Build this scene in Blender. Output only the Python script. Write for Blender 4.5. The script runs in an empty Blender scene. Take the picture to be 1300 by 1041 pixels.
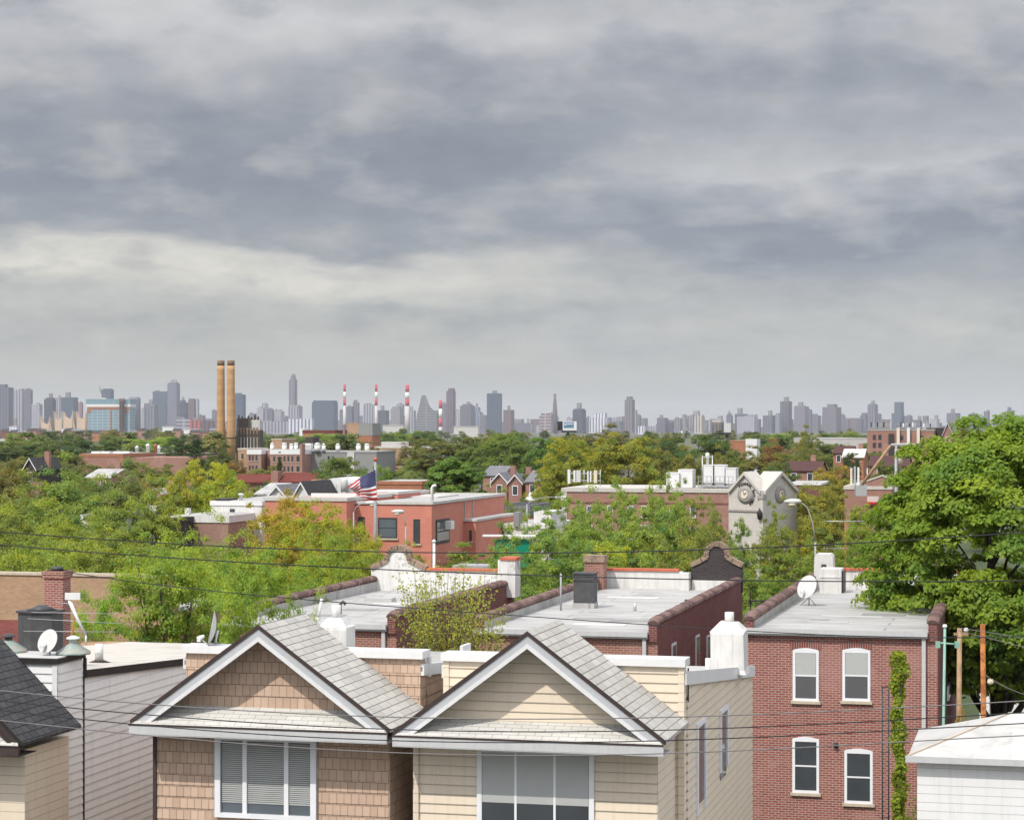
import bpy, math, random
import numpy as np
from mathutils import Vector, Matrix

sc = bpy.context.scene
col = sc.collection
F, HZ, CX, HC = 2700.0, 545.0, 650.0, 14.0      # focal length, horizon, centre of the 1300 px wide photograph; camera height
PHI = -math.atan(670.0 / 2700.0)                 # the street grid is turned this much from the camera axis
CU, SU = math.cos(PHI), math.sin(PHI)
rnd = random.Random(7)


def zat(py, D):
    return HC - (py - HZ) / F * D


def at(px, py, D):
    return Vector(((px - CX) / F * D, D, zat(py, D)))


class Frame:
    """a street line: s runs along the facades, v back into the block"""

    def __init__(s, px, D, phi=PHI):
        s.A = ((px - CX) / F * D, D)
        s.phi = phi
        s.u = (math.cos(phi), math.sin(phi))
        s.w = (-math.sin(phi), math.cos(phi))

    def s_of(s, px, v=0.0):
        k = (px - CX) / F
        x0, y0 = s.A[0] + s.w[0] * v, s.A[1] + s.w[1] * v
        return (k * y0 - x0) / (s.u[0] - k * s.u[1])

    def v_of(s, px, a):
        k = (px - CX) / F
        x0, y0 = s.A[0] + s.u[0] * a, s.A[1] + s.u[1] * a
        return (k * y0 - x0) / (s.w[0] - k * s.w[1])

    def xy(s, a, v):
        return (s.A[0] + s.u[0] * a + s.w[0] * v, s.A[1] + s.u[1] * a + s.w[1] * v)

    def D(s, a, v=0.0):
        return s.xy(a, v)[1]

    def z(s, py, a, v=0.0):
        return zat(py, s.D(a, v))


def tag(o, label=None, cat=None, group=None, kind=None):
    if label: o['label'] = label
    if cat: o['category'] = cat
    if group: o['group'] = group
    if kind: o['kind'] = kind
    return o


def empty(name, loc, rz=0.0, label=None, cat=None, group=None):
    o = bpy.data.objects.new(name, None)
    o.location = loc
    o.rotation_euler = (0, 0, rz)
    o.empty_display_size = 0.3
    col.objects.link(o)
    return tag(o, label, cat, group)


def copy_tree(o, parent=None):
    c = o.copy()
    col.objects.link(c)
    c.parent = parent
    for ch in list(o.children):
        copy_tree(ch, c)
    return c


class MB:
    """collects faces for one mesh; uv in metres, along and up each face"""

    def __init__(s):
        s.v, s.f, s.m, s.sm = [], [], [], []

    def face(s, pts, m=0, smooth=False):
        b = len(s.v)
        s.v.extend([tuple(p) for p in pts])
        s.f.append(tuple(range(b, b + len(pts))))
        s.m.append(m)
        s.sm.append(smooth)

    def box(s, x0, x1, y0, y1, z0, z1, m=0):
        if x0 > x1: x0, x1 = x1, x0
        if y0 > y1: y0, y1 = y1, y0
        if z0 > z1: z0, z1 = z1, z0
        a = [(x0, y0, z0), (x1, y0, z0), (x1, y1, z0), (x0, y1, z0), (x0, y0, z1), (x1, y0, z1), (x1, y1, z1), (x0, y1, z1)]
        for q in ((0, 3, 2, 1), (4, 5, 6, 7), (0, 1, 5, 4), (1, 2, 6, 5), (2, 3, 7, 6), (3, 0, 4, 7)):
            s.face([a[i] for i in q], m)
        return s

    def prism(s, pts, d, m=0, caps=True):
        pts = [Vector(p) for p in pts]
        d = Vector(d)
        n = Vector((0, 0, 0))
        for i in range(len(pts)):
            n += pts[i].cross(pts[(i + 1) % len(pts)])
        if n.dot(d) > 0: pts.reverse()
        q = [p + d for p in pts]
        if caps:
            s.face(pts, m)
            s.face(q[::-1], m)
        for i in range(len(pts)):
            j = (i + 1) % len(pts)
            s.face([pts[j], pts[i], q[i], q[j]], m)
        return s

    def ring(s, c, ax, r, n):
        ax = Vector(ax).normalized()
        t = ax.orthogonal().normalized()
        b = ax.cross(t)
        return [Vector(c) + t * (r * math.cos(2 * math.pi * i / n)) + b * (r * math.sin(2 * math.pi * i / n)) for i in range(n)]

    def tube(s, pts, r, n=6, m=0, caps=True):
        pts = [Vector(p) for p in pts]
        rs = r if isinstance(r, (list, tuple)) else [r] * len(pts)
        base = len(s.v)
        t0 = None
        for i, p in enumerate(pts):
            a = pts[min(i + 1, len(pts) - 1)] - pts[max(i - 1, 0)]
            a.normalize()
            if t0 is None:
                t0 = a.orthogonal().normalized()
            t0 = (t0 - a * t0.dot(a))
            t0 = t0.normalized() if t0.length > 1e-6 else a.orthogonal().normalized()
            b = a.cross(t0)
            for k in range(n):
                an = 2 * math.pi * k / n
                s.v.append(tuple(p + t0 * (rs[i] * math.cos(an)) + b * (rs[i] * math.sin(an))))
        for i in range(len(pts) - 1):
            for k in range(n):
                k2 = (k + 1) % n
                s.f.append((base + i * n + k, base + i * n + k2, base + (i + 1) * n + k2, base + (i + 1) * n + k))
                s.m.append(m)
                s.sm.append(True)
        if caps:
            for e in (0, len(pts) - 1):
                s.f.append(tuple(base + e * n + k for k in (range(n) if e else range(n - 1, -1, -1))))
                s.m.append(m)
                s.sm.append(False)
        return s

    def lathe(s, c, prof, n=16, m=0, axis=None):
        """prof = [(r, h)...] turned about the axis through c"""
        ax = Vector(axis or (0, 0, 1)).normalized()
        t = ax.orthogonal().normalized()
        b = ax.cross(t)
        c = Vector(c)
        base = len(s.v)
        for r, h in prof:
            for k in range(n):
                an = 2 * math.pi * k / n
                s.v.append(tuple(c + ax * h + t * (r * math.cos(an)) + b * (r * math.sin(an))))
        for i in range(len(prof) - 1):
            for k in range(n):
                k2 = (k + 1) % n
                s.f.append((base + i * n + k, base + i * n + k2, base + (i + 1) * n + k2, base + (i + 1) * n + k))
                s.m.append(m)
                s.sm.append(True)
        s.f.append(tuple(base + (len(prof) - 1) * n + k for k in range(n)))
        s.m.append(m)
        s.sm.append(False)
        s.f.append(tuple(base + k for k in range(n - 1, -1, -1)))
        s.m.append(m)
        s.sm.append(False)
        return s

    def build(s, name, mats, parent=None, loc=None, label=None, color=None):
        me = bpy.data.meshes.new(name)
        me.from_pydata(s.v, [], s.f)
        for mm in (mats if isinstance(mats, (list, tuple)) else [mats]):
            me.materials.append(mm)
        me.polygons.foreach_set('material_index', s.m)
        me.polygons.foreach_set('use_smooth', s.sm)
        uv = me.uv_layers.new(name='UVMap')
        co = np.zeros(len(me.vertices) * 3)
        me.vertices.foreach_get('co', co)
        co = co.reshape(-1, 3)
        nl = len(me.loops)
        li = np.zeros(nl, dtype=np.int32)
        me.loops.foreach_get('vertex_index', li)
        npoly = len(me.polygons)
        tot = np.zeros(npoly, dtype=np.int32)
        me.polygons.foreach_get('loop_total', tot)
        nor = np.zeros(npoly * 3)
        me.polygons.foreach_get('normal', nor)
        nor = nor.reshape(-1, 3)
        t = np.stack([-nor[:, 1], nor[:, 0], np.zeros(npoly)], 1)
        ln = np.linalg.norm(t, axis=1)
        flat = ln < 0.12
        t[flat] = (1, 0, 0)
        ln[flat] = 1
        t /= ln[:, None]
        b = np.cross(nor, t)
        tl, bl = np.repeat(t, tot, 0), np.repeat(b, tot, 0)
        p = co[li]
        uvs = np.stack([(p * tl).sum(1), (p * bl).sum(1)], 1)
        uv.data.foreach_set('uv', uvs.ravel())
        me.update()
        o = bpy.data.objects.new(name, me)
        col.objects.link(o)
        if parent is not None: o.parent = parent
        if loc is not None: o.location = loc
        if label: o['label'] = label
        if color is not None: o.color = (*color, 1.0)
        return o


# ---------------------------------------------------------------- materials
def lin(r, g, b):
    f = lambda c: (c / 255) / 12.92 if c <= 10 else (((c / 255) + 0.055) / 1.055) ** 2.4
    return (f(r), f(g), f(b))


class NT:
    def __init__(s, m):
        s.t = m.node_tree
        s.t.nodes.clear()

    def n(s, typ, **kw):
        nd = s.t.nodes.new(typ)
        for k, v in kw.items():
            if k.startswith('i_'):
                nd.inputs[k[2:].replace('_', ' ')].default_value = v
            else:
                setattr(nd, k, v)
        return nd

    def l(s, a, b):
        s.t.links.new(a, b)

    def math(s, op, a, b=None, c=None, clamp=False):
        nd = s.n('ShaderNodeMath', operation=op, use_clamp=clamp)
        for i, x in enumerate((a, b, c)):
            if x is None: continue
            if hasattr(x, 'links'): s.l(x, nd.inputs[i])
            else: nd.inputs[i].default_value = x
        return nd.outputs[0]

    def mix(s, fac, a, b, mode='MIX'):
        nd = s.n('ShaderNodeMix', data_type='RGBA', blend_type=mode)
        nd.clamp_factor = True
        for i, x in ((0, fac), (6, a), (7, b)):
            if hasattr(x, 'links'): s.l(x, nd.inputs[i])
            elif i == 0: nd.inputs[0].default_value = x
            else: nd.inputs[i].default_value = (*x, 1.0)
        return nd.outputs[2]

    def noise(s, vec, scale, detail=4, rough=0.55, dist=0.0):
        nd = s.n('ShaderNodeTexNoise')
        nd.inputs['Scale'].default_value = scale
        nd.inputs['Detail'].default_value = detail
        nd.inputs['Roughness'].default_value = rough
        nd.inputs['Distortion'].default_value = dist
        if vec is not None: s.l(vec, nd.inputs['Vector'])
        return nd.outputs['Fac']

    def ramp(s, fac, stops, interp='LINEAR'):
        nd = s.n('ShaderNodeValToRGB')
        nd.color_ramp.interpolation = interp
        e = nd.color_ramp.elements
        while len(e) < len(stops): e.new(0.5)
        for i, (p, c) in enumerate(stops):
            e[i].position = p
            e[i].color = (*c, 1.0) if isinstance(c, (tuple, list)) else (c, c, c, 1.0)
        s.l(fac, nd.inputs[0])
        return nd.outputs[0]

    def scale(s, vec, x, y, z):
        nd = s.n('ShaderNodeMapping')
        nd.inputs['Scale'].default_value = (x, y, z)
        s.l(vec, nd.inputs['Vector'])
        return nd.outputs[0]


def new_mat(name):
    m = bpy.data.materials.new(name)
    m.use_nodes = True
    return m, NT(m)


def finish(t, color, rough=0.75, metal=0.0, height=None, bump=0.3, dist=0.02, spec=0.3):
    b = t.n('ShaderNodeBsdfPrincipled')
    b.inputs['Roughness'].default_value = rough
    b.inputs['Metallic'].default_value = metal
    b.inputs['Specular IOR Level'].default_value = spec
    if hasattr(color, 'links'): t.l(color, b.inputs['Base Color'])
    else: b.inputs['Base Color'].default_value = (*color, 1)
    if height is not None:
        bn = t.n('ShaderNodeBump')
        bn.inputs['Strength'].default_value = bump
        bn.inputs['Distance'].default_value = dist
        t.l(height, bn.inputs['Height'])
        t.l(bn.outputs[0], b.inputs['Normal'])
    o = t.n('ShaderNodeOutputMaterial')
    t.l(b.outputs[0], o.inputs[0])
    return b


def plain(name, c, rough=0.7, var=0.12, scale=2.0, metal=0.0, streak=0.0, spec=0.3, bump=0.15, c2=None, cover=0.5):
    """paint / metal / render: base colour with worn patches, fine grain and optional vertical streaks; c2 = a second patch colour"""
    m, t = new_mat(name)
    o = t.n('ShaderNodeTexCoord').outputs['Object']
    n1 = t.noise(o, scale, 6, 0.6)
    n2 = t.noise(o, scale * 22, 3, 0.6)
    f = t.math('ADD', t.math('MULTIPLY', n1, 0.7), t.math('MULTIPLY', n2, 0.3))
    f = t.ramp(f, [(0.3, 0.0), (0.7, 1.0)])
    cc = t.mix(f, tuple(x * (1 - var) for x in c), tuple(min(1, x * (1 + var)) for x in c))
    if c2 is not None:
        p = t.noise(o, scale * 0.9, 8, 0.7, 0.6)
        cc = t.mix(t.ramp(p, [(cover - 0.04, 0.0), (cover + 0.06, 1.0)]), cc, c2)
    if streak:
        sv = t.noise(t.scale(o, 5, 5, 0.25), 1.6, 5, 0.65)
        cc = t.mix(t.math('MULTIPLY', t.ramp(sv, [(0.48, 0.0), (0.72, 1.0)]), streak), cc, tuple(x * 0.35 for x in c))
    finish(t, cc, rough, metal, n2, bump, 0.01, spec)
    return m


def brick(name, c1, c2, mortar, bw=0.215, rh=0.075, ms=0.011, dirt=0.3, offset=0.5, bump=0.5, rough=0.85, tone=(0.55, 0.5, 0.48), squash=0.6):
    m, t = new_mat(name)
    tc = t.n('ShaderNodeTexCoord')
    b = t.n('ShaderNodeTexBrick', offset=offset)
    t.l(tc.outputs['UV'], b.inputs['Vector'])
    b.inputs['Color1'].default_value = (*c1, 1)
    b.inputs['Color2'].default_value = (*c2, 1)
    b.inputs['Mortar'].default_value = (*mortar, 1)
    b.inputs['Scale'].default_value = 1.0
    b.inputs['Mortar Size'].default_value = ms
    b.inputs['Mortar Smooth'].default_value = 0.2
    b.inputs['Bias'].default_value = 0.0
    b.inputs['Brick Width'].default_value = bw
    b.inputs['Row Height'].default_value = rh
    n1 = t.noise(tc.outputs['Object'], 0.55, 6, 0.65)
    n2 = t.noise(tc.outputs['Object'], 9, 4, 0.6)
    d = t.math('MULTIPLY', t.ramp(n1, [(0.4, 0.0), (0.75, 1.0)]), dirt)
    n3 = t.noise(tc.outputs['Object'], 0.42, 7, 0.6, 0.5)
    rep = t.math('MULTIPLY', t.ramp(n3, [(0.55, 0.0), (0.60, 1.0)]), min(0.45, dirt))
    c0 = t.mix(rep, b.outputs['Color'], tuple(min(1, x * 0.6 + y * 0.62) for x, y in zip(c1, mortar)))
    cc = t.mix(d, c0, tone, 'MULTIPLY')
    cc = t.mix(t.math('MULTIPLY', n2, 0.35), cc, (0.62, 0.6, 0.58), 'MULTIPLY')
    h = t.math('SUBTRACT', t.math('MULTIPLY', n2, 0.3), b.outputs['Fac'])
    finish(t, cc, rough, 0, h, bump, 0.012, 0.2)
    return m


def lapped(name, c, row, k=0.7):
    """vinyl boards: a thin painted shadow line where each board laps the next, faint vertical joints"""
    m, t = new_mat(name)
    tc = t.n('ShaderNodeTexCoord')
    so, su = t.n('ShaderNodeSeparateXYZ'), t.n('ShaderNodeSeparateXYZ')
    t.l(tc.outputs['Object'], so.inputs[0])
    t.l(tc.outputs['UV'], su.inputs[0])
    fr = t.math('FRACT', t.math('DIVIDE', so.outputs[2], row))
    line = t.ramp(fr, [(0.0, 1.0), (0.06, 0.75), (0.10, 0.0), (1.0, 0.0)])  # shadow under each lap, painted in as a dark line
    n1 = t.noise(tc.outputs['Object'], 1.4, 6, 0.6)
    n2 = t.noise(t.scale(tc.outputs['Object'], 5, 5, 0.3), 1.6, 5, 0.65)
    cc = t.mix(n1, tuple(x * 0.93 for x in c), tuple(min(1, x * 1.05) for x in c))
    cc = t.mix(t.math('MULTIPLY', t.ramp(n2, [(0.5, 0.0), (0.75, 1.0)]), 0.20), cc, tuple(x * 0.4 for x in c))
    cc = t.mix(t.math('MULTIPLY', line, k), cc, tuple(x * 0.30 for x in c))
    finish(t, cc, 0.5, 0, n1, 0.05, 0.01, 0.35)
    return m


def roofing(name, c, c2, seam=1.0, var=0.55):
    """rolled silver roofing: long sheets, weathered patches, puddle stains"""
    m, t = new_mat(name)
    tc = t.n('ShaderNodeTexCoord')
    o = tc.outputs['Object']
    n1 = t.noise(t.scale(o, 0.35, 1.3, 1), 0.9, 7, 0.68, 0.4)
    n2 = t.noise(o, 30, 3, 0.6)
    n3 = t.noise(o, 0.5, 5, 0.6, 0.8)
    cc = t.mix(t.ramp(n1, [(0.38, 0.0), (0.66, 1.0)]), c, c2)
    cc = t.mix(t.math('MULTIPLY', t.ramp(n3, [(0.55, 0.0), (0.62, 1.0)]), 0.35), cc, tuple(x * 0.62 for x in c2))
    b = t.n('ShaderNodeTexBrick', offset=0.37)
    t.l(tc.outputs['UV'], b.inputs['Vector'])
    b.inputs['Scale'].default_value = 1.0
    b.inputs['Brick Width'].default_value = 7.0
    b.inputs['Row Height'].default_value = seam
    b.inputs['Mortar Size'].default_value = 0.045
    cc = t.mix(t.math('MULTIPLY', b.outputs['Fac'], var), cc, tuple(x * 0.45 for x in c2))
    cc = t.mix(t.math('MULTIPLY', n2, 0.4), cc, (0.7, 0.7, 0.7), 'MULTIPLY')
    finish(t, cc, 0.6, 0, n1, 0.2, 0.03, 0.35)
    return m


def glass(name, c=(0.05, 0.058, 0.066), rough=0.06):
    m, t = new_mat(name)
    o = t.n('ShaderNodeTexCoord').outputs['Object']
    n = t.noise(o, 1.2, 2)
    finish(t, t.mix(n, tuple(x * 0.7 for x in c), tuple(x * 1.3 for x in c)), rough, 0, n, 0.02, 0.02, 0.6)
    return m


M = {}
M['brick_red'] = brick('red_brick', (0.35, 0.115, 0.09), (0.255, 0.08, 0.064), (0.45, 0.36, 0.32), ms=0.011)
M['brick_red2'] = brick('brown_red_brick', (0.34, 0.135, 0.095), (0.26, 0.095, 0.07), (0.44, 0.355, 0.31), ms=0.011)
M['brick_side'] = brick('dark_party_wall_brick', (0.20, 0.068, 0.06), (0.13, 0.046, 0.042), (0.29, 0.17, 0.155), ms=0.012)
M['brick_tan'] = brick('tan_brick', (0.47, 0.30, 0.19), (0.38, 0.23, 0.14), (0.46, 0.34, 0.24), ms=0.009)
M['brick_dark'] = brick('dark_parapet_brick', (0.06, 0.05, 0.05), (0.04, 0.034, 0.036), (0.09, 0.08, 0.08))
M['brick_white'] = brick('whitewashed_brick', (0.82, 0.81, 0.79), (0.76, 0.75, 0.73), (0.72, 0.71, 0.69), dirt=0.35, tone=(0.5, 0.48, 0.46))
M['brick_pink'] = brick('pinkish_brick', (0.36, 0.21, 0.165), (0.30, 0.165, 0.13), (0.36, 0.27, 0.23))
M['roof_maroon'] = brick('maroon_shingles', (0.115, 0.055, 0.05), (0.085, 0.042, 0.04), (0.04, 0.02, 0.02), bw=0.31, rh=0.18, ms=0.012)
M['tile_dark'] = plain('dark_clay_coping', (0.105, 0.062, 0.055), 0.75, 0.3, 5)  # darker tone for random tiles and all tile ends
M['brick_orange'] = brick('orange_brick', (0.42, 0.15, 0.07), (0.34, 0.11, 0.05), (0.38, 0.25, 0.18))
M['arch_brick'] = brick('soldier_course_brick', (0.26, 0.07, 0.055), (0.18, 0.045, 0.04), (0.40, 0.33, 0.3), bw=0.075, rh=0.24, ms=0.010, offset=0.0)
M['cedar'] = brick('cedar_shingles', (0.61, 0.45, 0.345), (0.51, 0.365, 0.275), (0.17, 0.11, 0.08), bw=0.17, rh=0.255, ms=0.005, dirt=0.25, bump=0.6)
M['roof_light'] = brick('pale_asphalt_shingles', (0.54, 0.52, 0.48), (0.45, 0.432, 0.40), (0.15, 0.14, 0.13), bw=0.62, rh=0.185, ms=0.011, dirt=0.35, bump=0.35, tone=(0.66, 0.64, 0.62))
M['roof_skirt'] = brick('pale_patched_shingles', (0.62, 0.61, 0.575), (0.54, 0.53, 0.50), (0.30, 0.28, 0.26), bw=0.36, rh=0.15, ms=0.008, dirt=0.45, bump=0.35, tone=(0.6, 0.58, 0.55))
M['roof_dark'] = brick('charcoal_asphalt_shingles', (0.085, 0.085, 0.09), (0.055, 0.055, 0.06), (0.02, 0.02, 0.02), bw=0.31, rh=0.19, ms=0.014, dirt=0.3)
M['roof_red'] = brick('red_asphalt_shingles', (0.21, 0.055, 0.04), (0.15, 0.04, 0.03), (0.06, 0.02, 0.02), bw=0.31, rh=0.18, ms=0.012)
M['roof_slate'] = brick('grey_slate', (0.25, 0.25, 0.27), (0.19, 0.19, 0.21), (0.08, 0.08, 0.09), bw=0.4, rh=0.3, ms=0.02)
M['silver'] = roofing('silver_roofing', (0.50, 0.49, 0.475), (0.36, 0.35, 0.34))
M['grey_patch'] = plain('grey_roof_patch', (0.27, 0.265, 0.26), 0.7, 0.2, 1.5)
M['pale_patch'] = plain('pale_roof_patch', (0.57, 0.56, 0.545), 0.6, 0.15, 1.5)
M['beige_roof'] = roofing('beige_roofing', (0.60, 0.56, 0.50), (0.53, 0.49, 0.44), 1.2)
M['white_roof'] = roofing('white_coated_roofing', (0.56, 0.55, 0.53), (0.45, 0.44, 0.425), 1.4, 0.10)
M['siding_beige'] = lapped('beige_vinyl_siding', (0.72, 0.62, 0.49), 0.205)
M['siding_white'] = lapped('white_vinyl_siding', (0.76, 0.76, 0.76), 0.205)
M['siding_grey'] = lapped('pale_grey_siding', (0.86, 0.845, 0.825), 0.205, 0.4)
M['trim'] = plain('white_trim_paint', (0.68, 0.68, 0.68), 0.45, 0.05, 2, streak=0.10)
M['trim_grey'] = plain('grey_soffit', (0.45, 0.46, 0.48), 0.5, 0.06, 2)
M['gutter'] = plain('aluminium_gutter', (0.50, 0.505, 0.51), 0.4, 0.08, 3, streak=0.15, spec=0.5)
M['black_trim'] = plain('black_roof_edging', (0.025, 0.022, 0.022), 0.5, 0.3, 4)
M['brown_trim'] = plain('dark_drip_edge', (0.05, 0.035, 0.032), 0.6, 0.3, 4)
M['tile'] = plain('brown_clay_coping', (0.19, 0.115, 0.098), 0.7, 0.4, 5, c2=(0.10, 0.07, 0.065), cover=0.55)
M['tile_red'] = plain('red_clay_coping', (0.48, 0.13, 0.07), 0.65, 0.25, 4)
M['tile_tan'] = plain('weathered_tan_coping', (0.30, 0.22, 0.16), 0.8, 0.35, 5, c2=(0.17, 0.13, 0.10), cover=0.55)
M['stucco_white'] = plain('white_roof_coating', (0.64, 0.63, 0.61), 0.7, 0.10, 2.5, streak=0.42, bump=0.5, c2=(0.60, 0.59, 0.57), cover=0.66)
M['stucco_worn'] = plain('peeling_white_render', (0.70, 0.69, 0.67), 0.75, 0.1, 2.2, streak=0.4, bump=0.5, c2=(0.34, 0.32, 0.31), cover=0.60)
M['tar'] = plain('black_tar_coating', (0.07, 0.07, 0.074), 0.55, 0.35, 3, streak=0.2, bump=0.5)
M['tarcap'] = plain('dark_metal_cap', (0.06, 0.06, 0.065), 0.45, 0.3, 3)
M['dish'] = plain('grey_dish_paint', (0.55, 0.55, 0.54), 0.45, 0.06, 3, spec=0.4)
M['steel'] = plain('galvanised_steel', (0.50, 0.51, 0.52), 0.4, 0.15, 3, metal=0.5, spec=0.5)
M['pale_metal'] = plain('pale_painted_metal', (0.72, 0.72, 0.71), 0.45, 0.08, 3, streak=0.1, spec=0.5)
M['dark_metal'] = plain('dark_iron', (0.045, 0.045, 0.05), 0.55, 0.3, 3)
M['verdigris'] = plain('oxidised_copper', (0.30, 0.37, 0.34), 0.6, 0.3, 4, c2=(0.42, 0.36, 0.30), cover=0.55)
M['green_pole'] = plain('pale_green_paint', (0.23, 0.42, 0.33), 0.5, 0.15, 4, c2=(0.30, 0.35, 0.30), cover=0.6)
M['rust'] = plain('rusty_iron', (0.42, 0.16, 0.05), 0.85, 0.4, 3, c2=(0.24, 0.08, 0.03), cover=0.52)
M['wood'] = plain('weathered_wood', (0.34, 0.22, 0.13), 0.85, 0.35, 4, streak=0.4)
M['wood_pale'] = plain('pale_worn_wood', (0.48, 0.33, 0.21), 0.85, 0.35, 4, streak=0.3)
M['wire'] = plain('black_cable', (0.022, 0.022, 0.025), 0.6, 0.2, 4)
M['wire_grey'] = plain('grey_cable', (0.16, 0.15, 0.15), 0.5, 0.2, 4)
M['frame_white'] = plain('white_window_paint', (0.74, 0.75, 0.78), 0.45, 0.05, 3)
M['sill'] = plain('sandstone_sill', (0.50, 0.42, 0.33), 0.8, 0.2, 5)
M['blind'] = plain('pale_blind', (0.42, 0.43, 0.42), 0.7, 0.05, 3)
M['blind_grey'] = plain('grey_insect_screen', (0.10, 0.10, 0.105), 0.5, 0.08, 3)
M['glass'] = glass('window_glass')
M['glass_pale'] = glass('pale_window_glass', (0.10, 0.12, 0.14), 0.1)
M['salmon'] = brick('salmon_painted_brick', (0.62, 0.245, 0.185), (0.57, 0.225, 0.17), (0.51, 0.20, 0.155), bw=0.4, rh=0.2, ms=0.012, dirt=0.35, bump=0.25, tone=(0.7, 0.65, 0.62))
M['stone'] = plain('grey_limestone', (0.50, 0.47, 0.43), 0.85, 0.12, 1.2, streak=0.2, bump=0.4)
M['stone_dark'] = plain('darker_limestone', (0.33, 0.31, 0.29), 0.85, 0.15, 1.5, streak=0.25, bump=0.4)
M['letter'] = plain('black_letters', (0.02, 0.02, 0.02), 0.5, 0.1, 3)
M['clockface'] = plain('cream_clock_face', (0.66, 0.58, 0.47), 0.6, 0.1, 3)
M['bark'] = plain('grey_brown_bark', (0.13, 0.10, 0.075), 0.95, 0.45, 2.5, streak=0.3, bump=0.8)
M['bark_dark'] = plain('dark_bark', (0.06, 0.048, 0.04), 0.95, 0.45, 2.5, streak=0.3, bump=0.8)
M['tan_stack'] = brick('tan_chimney_brick', (0.56, 0.34, 0.16), (0.50, 0.29, 0.135), (0.40, 0.25, 0.13), bw=3.0, rh=2.2, ms=0.09, dirt=0.4, bump=0.1)
M['soot'] = plain('sooty_brick', (0.22, 0.15, 0.10), 0.9, 0.3, 0.5, streak=0.4)
M['stripe_red'] = plain('red_chimney_paint', (0.50, 0.06, 0.09), 0.6, 0.1, 0.1)
M['stripe_white'] = plain('white_chimney_paint', (0.75, 0.74, 0.73), 0.6, 0.06, 0.1)
M['concrete'] = plain('pale_concrete', (0.52, 0.50, 0.48), 0.85, 0.12, 0.4, streak=0.2)
M['grey_render'] = plain('grey_render', (0.25, 0.25, 0.245), 0.85, 0.08, 0.6, streak=0.12)
M['rust_industrial'] = plain('rusty_dark_steel', (0.085, 0.065, 0.055), 0.85, 0.4, 0.4, streak=0.4)
M['sign_green'] = plain('green_sign_face', (0.0, 0.22, 0.13), 0.4, 0.06, 2, spec=0.5)
M['sign_red'] = plain('red_sign_face', (0.45, 0.03, 0.03), 0.4, 0.08, 2)
M['sign_white'] = plain('white_sign_face', (0.72, 0.72, 0.72), 0.4, 0.05, 2)
M['sign_blue'] = plain('blue_poster', (0.06, 0.13, 0.36), 0.5, 0.15, 0.6)
M['sign_teal'] = plain('teal_poster', (0.10, 0.25, 0.24), 0.5, 0.3, 0.4)
M['black_face'] = plain('black_board', (0.018, 0.018, 0.022), 0.6, 0.2, 2)
M['tent'] = plain('tan_fabric_wall', (0.58, 0.44, 0.34), 0.85, 0.1, 0.03, streak=0.25)
M['pole_grey'] = plain('grey_pole', (0.33, 0.33, 0.34), 0.5, 0.15, 3)
M['asphalt'] = plain('asphalt', (0.055, 0.055, 0.057), 0.9, 0.25, 0.4, bump=0.4)
M['pavement'] = brick('concrete_pavement', (0.33, 0.32, 0.30), (0.29, 0.28, 0.27), (0.18, 0.17, 0.16), bw=1.5, rh=1.5, ms=0.02, offset=0.0)
M['paint_line'] = plain('road_paint', (0.70, 0.68, 0.60), 0.7, 0.2, 2)
# ---------------------------------------------------------------- camera, sun, sky
cam_d = bpy.data.cameras.new('camera')
cam = bpy.data.objects.new('camera', cam_d)
col.objects.link(cam)
cam.location = (0, 0, HC)
cam.rotation_euler = (math.radians(90), 0, 0)
cam_d.sensor_width = 36.0
cam_d.lens = 36.0 * F / 1300.0
cam_d.shift_y = (HZ - 520.5) / 1300.0
cam_d.clip_start = 0.5
cam_d.clip_end = 40000
sc.camera = cam

SUN_TRAVEL = Vector((0.39, 0.52, -0.77)).normalized()
sun_d = bpy.data.lights.new('sun', 'SUN')
sun_d.energy = 3.1
sun_d.angle = math.radians(0.5)
sun_d.color = (1.0, 0.945, 0.86)
sun = bpy.data.objects.new('sun', sun_d)
col.objects.link(sun)
sun.location = (-60, -60, 90)
sun.rotation_euler = SUN_TRAVEL.to_track_quat('-Z', 'Y').to_euler()

w = bpy.data.worlds.new('World')
sc.world = w
w.use_nodes = True
t = NT(w)
tc = t.n('ShaderNodeTexCoord').outputs['Generated']
sep = t.n('ShaderNodeSeparateXYZ')
t.l(tc, sep.inputs[0])
X, Y, Z = sep.outputs
az = t.math('ARCTAN2', X, Y)                       # radians right of straight ahead
inv = t.math('DIVIDE', 1.0, t.math('ADD', t.math('MAXIMUM', Z, 0.0), 0.20))
cmb = t.n('ShaderNodeCombineXYZ')                  # where the line of sight meets the cloud deck
t.l(t.math('MULTIPLY', X, inv), cmb.inputs[0])
t.l(t.math('MULTIPLY', Y, inv), cmb.inputs[1])
deck = cmb.outputs[0]
inv2 = t.math('DIVIDE', 1.0, t.math('ADD', t.math('MAXIMUM', Z, 0.0), 0.33))
cm2 = t.n('ShaderNodeCombineXYZ')                  # thicker, rounder billows
t.l(t.math('MULTIPLY', X, inv2), cm2.inputs[0])
t.l(t.math('MULTIPLY', Y, inv2), cm2.inputs[1])
deck2 = cm2.outputs[0]
n_big = t.noise(deck, 1.9, 5, 0.52, 0.2)
n_mid = t.noise(deck2, 9.0, 9, 0.52, 0.1)
n_fine = t.noise(deck2, 24.0, 7, 0.55, 0.1)
el = t.math('ADD', Z, t.math('MULTIPLY', t.math('SUBTRACT', n_big, 0.5), 0.060))
el = t.math('ADD', el, t.math('MULTIPLY', t.math('SUBTRACT', n_mid, 0.5), 0.026))
ES = 4.6                                            # elevation (sine) to ramp position
elr = t.math('MULTIPLY', el, ES, clamp=True)


def sky_stops(rows):
    return [(min(1.0, max(0.0, (HZ - y) / F * ES)), lin(*c)) for y, c in rows]


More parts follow.
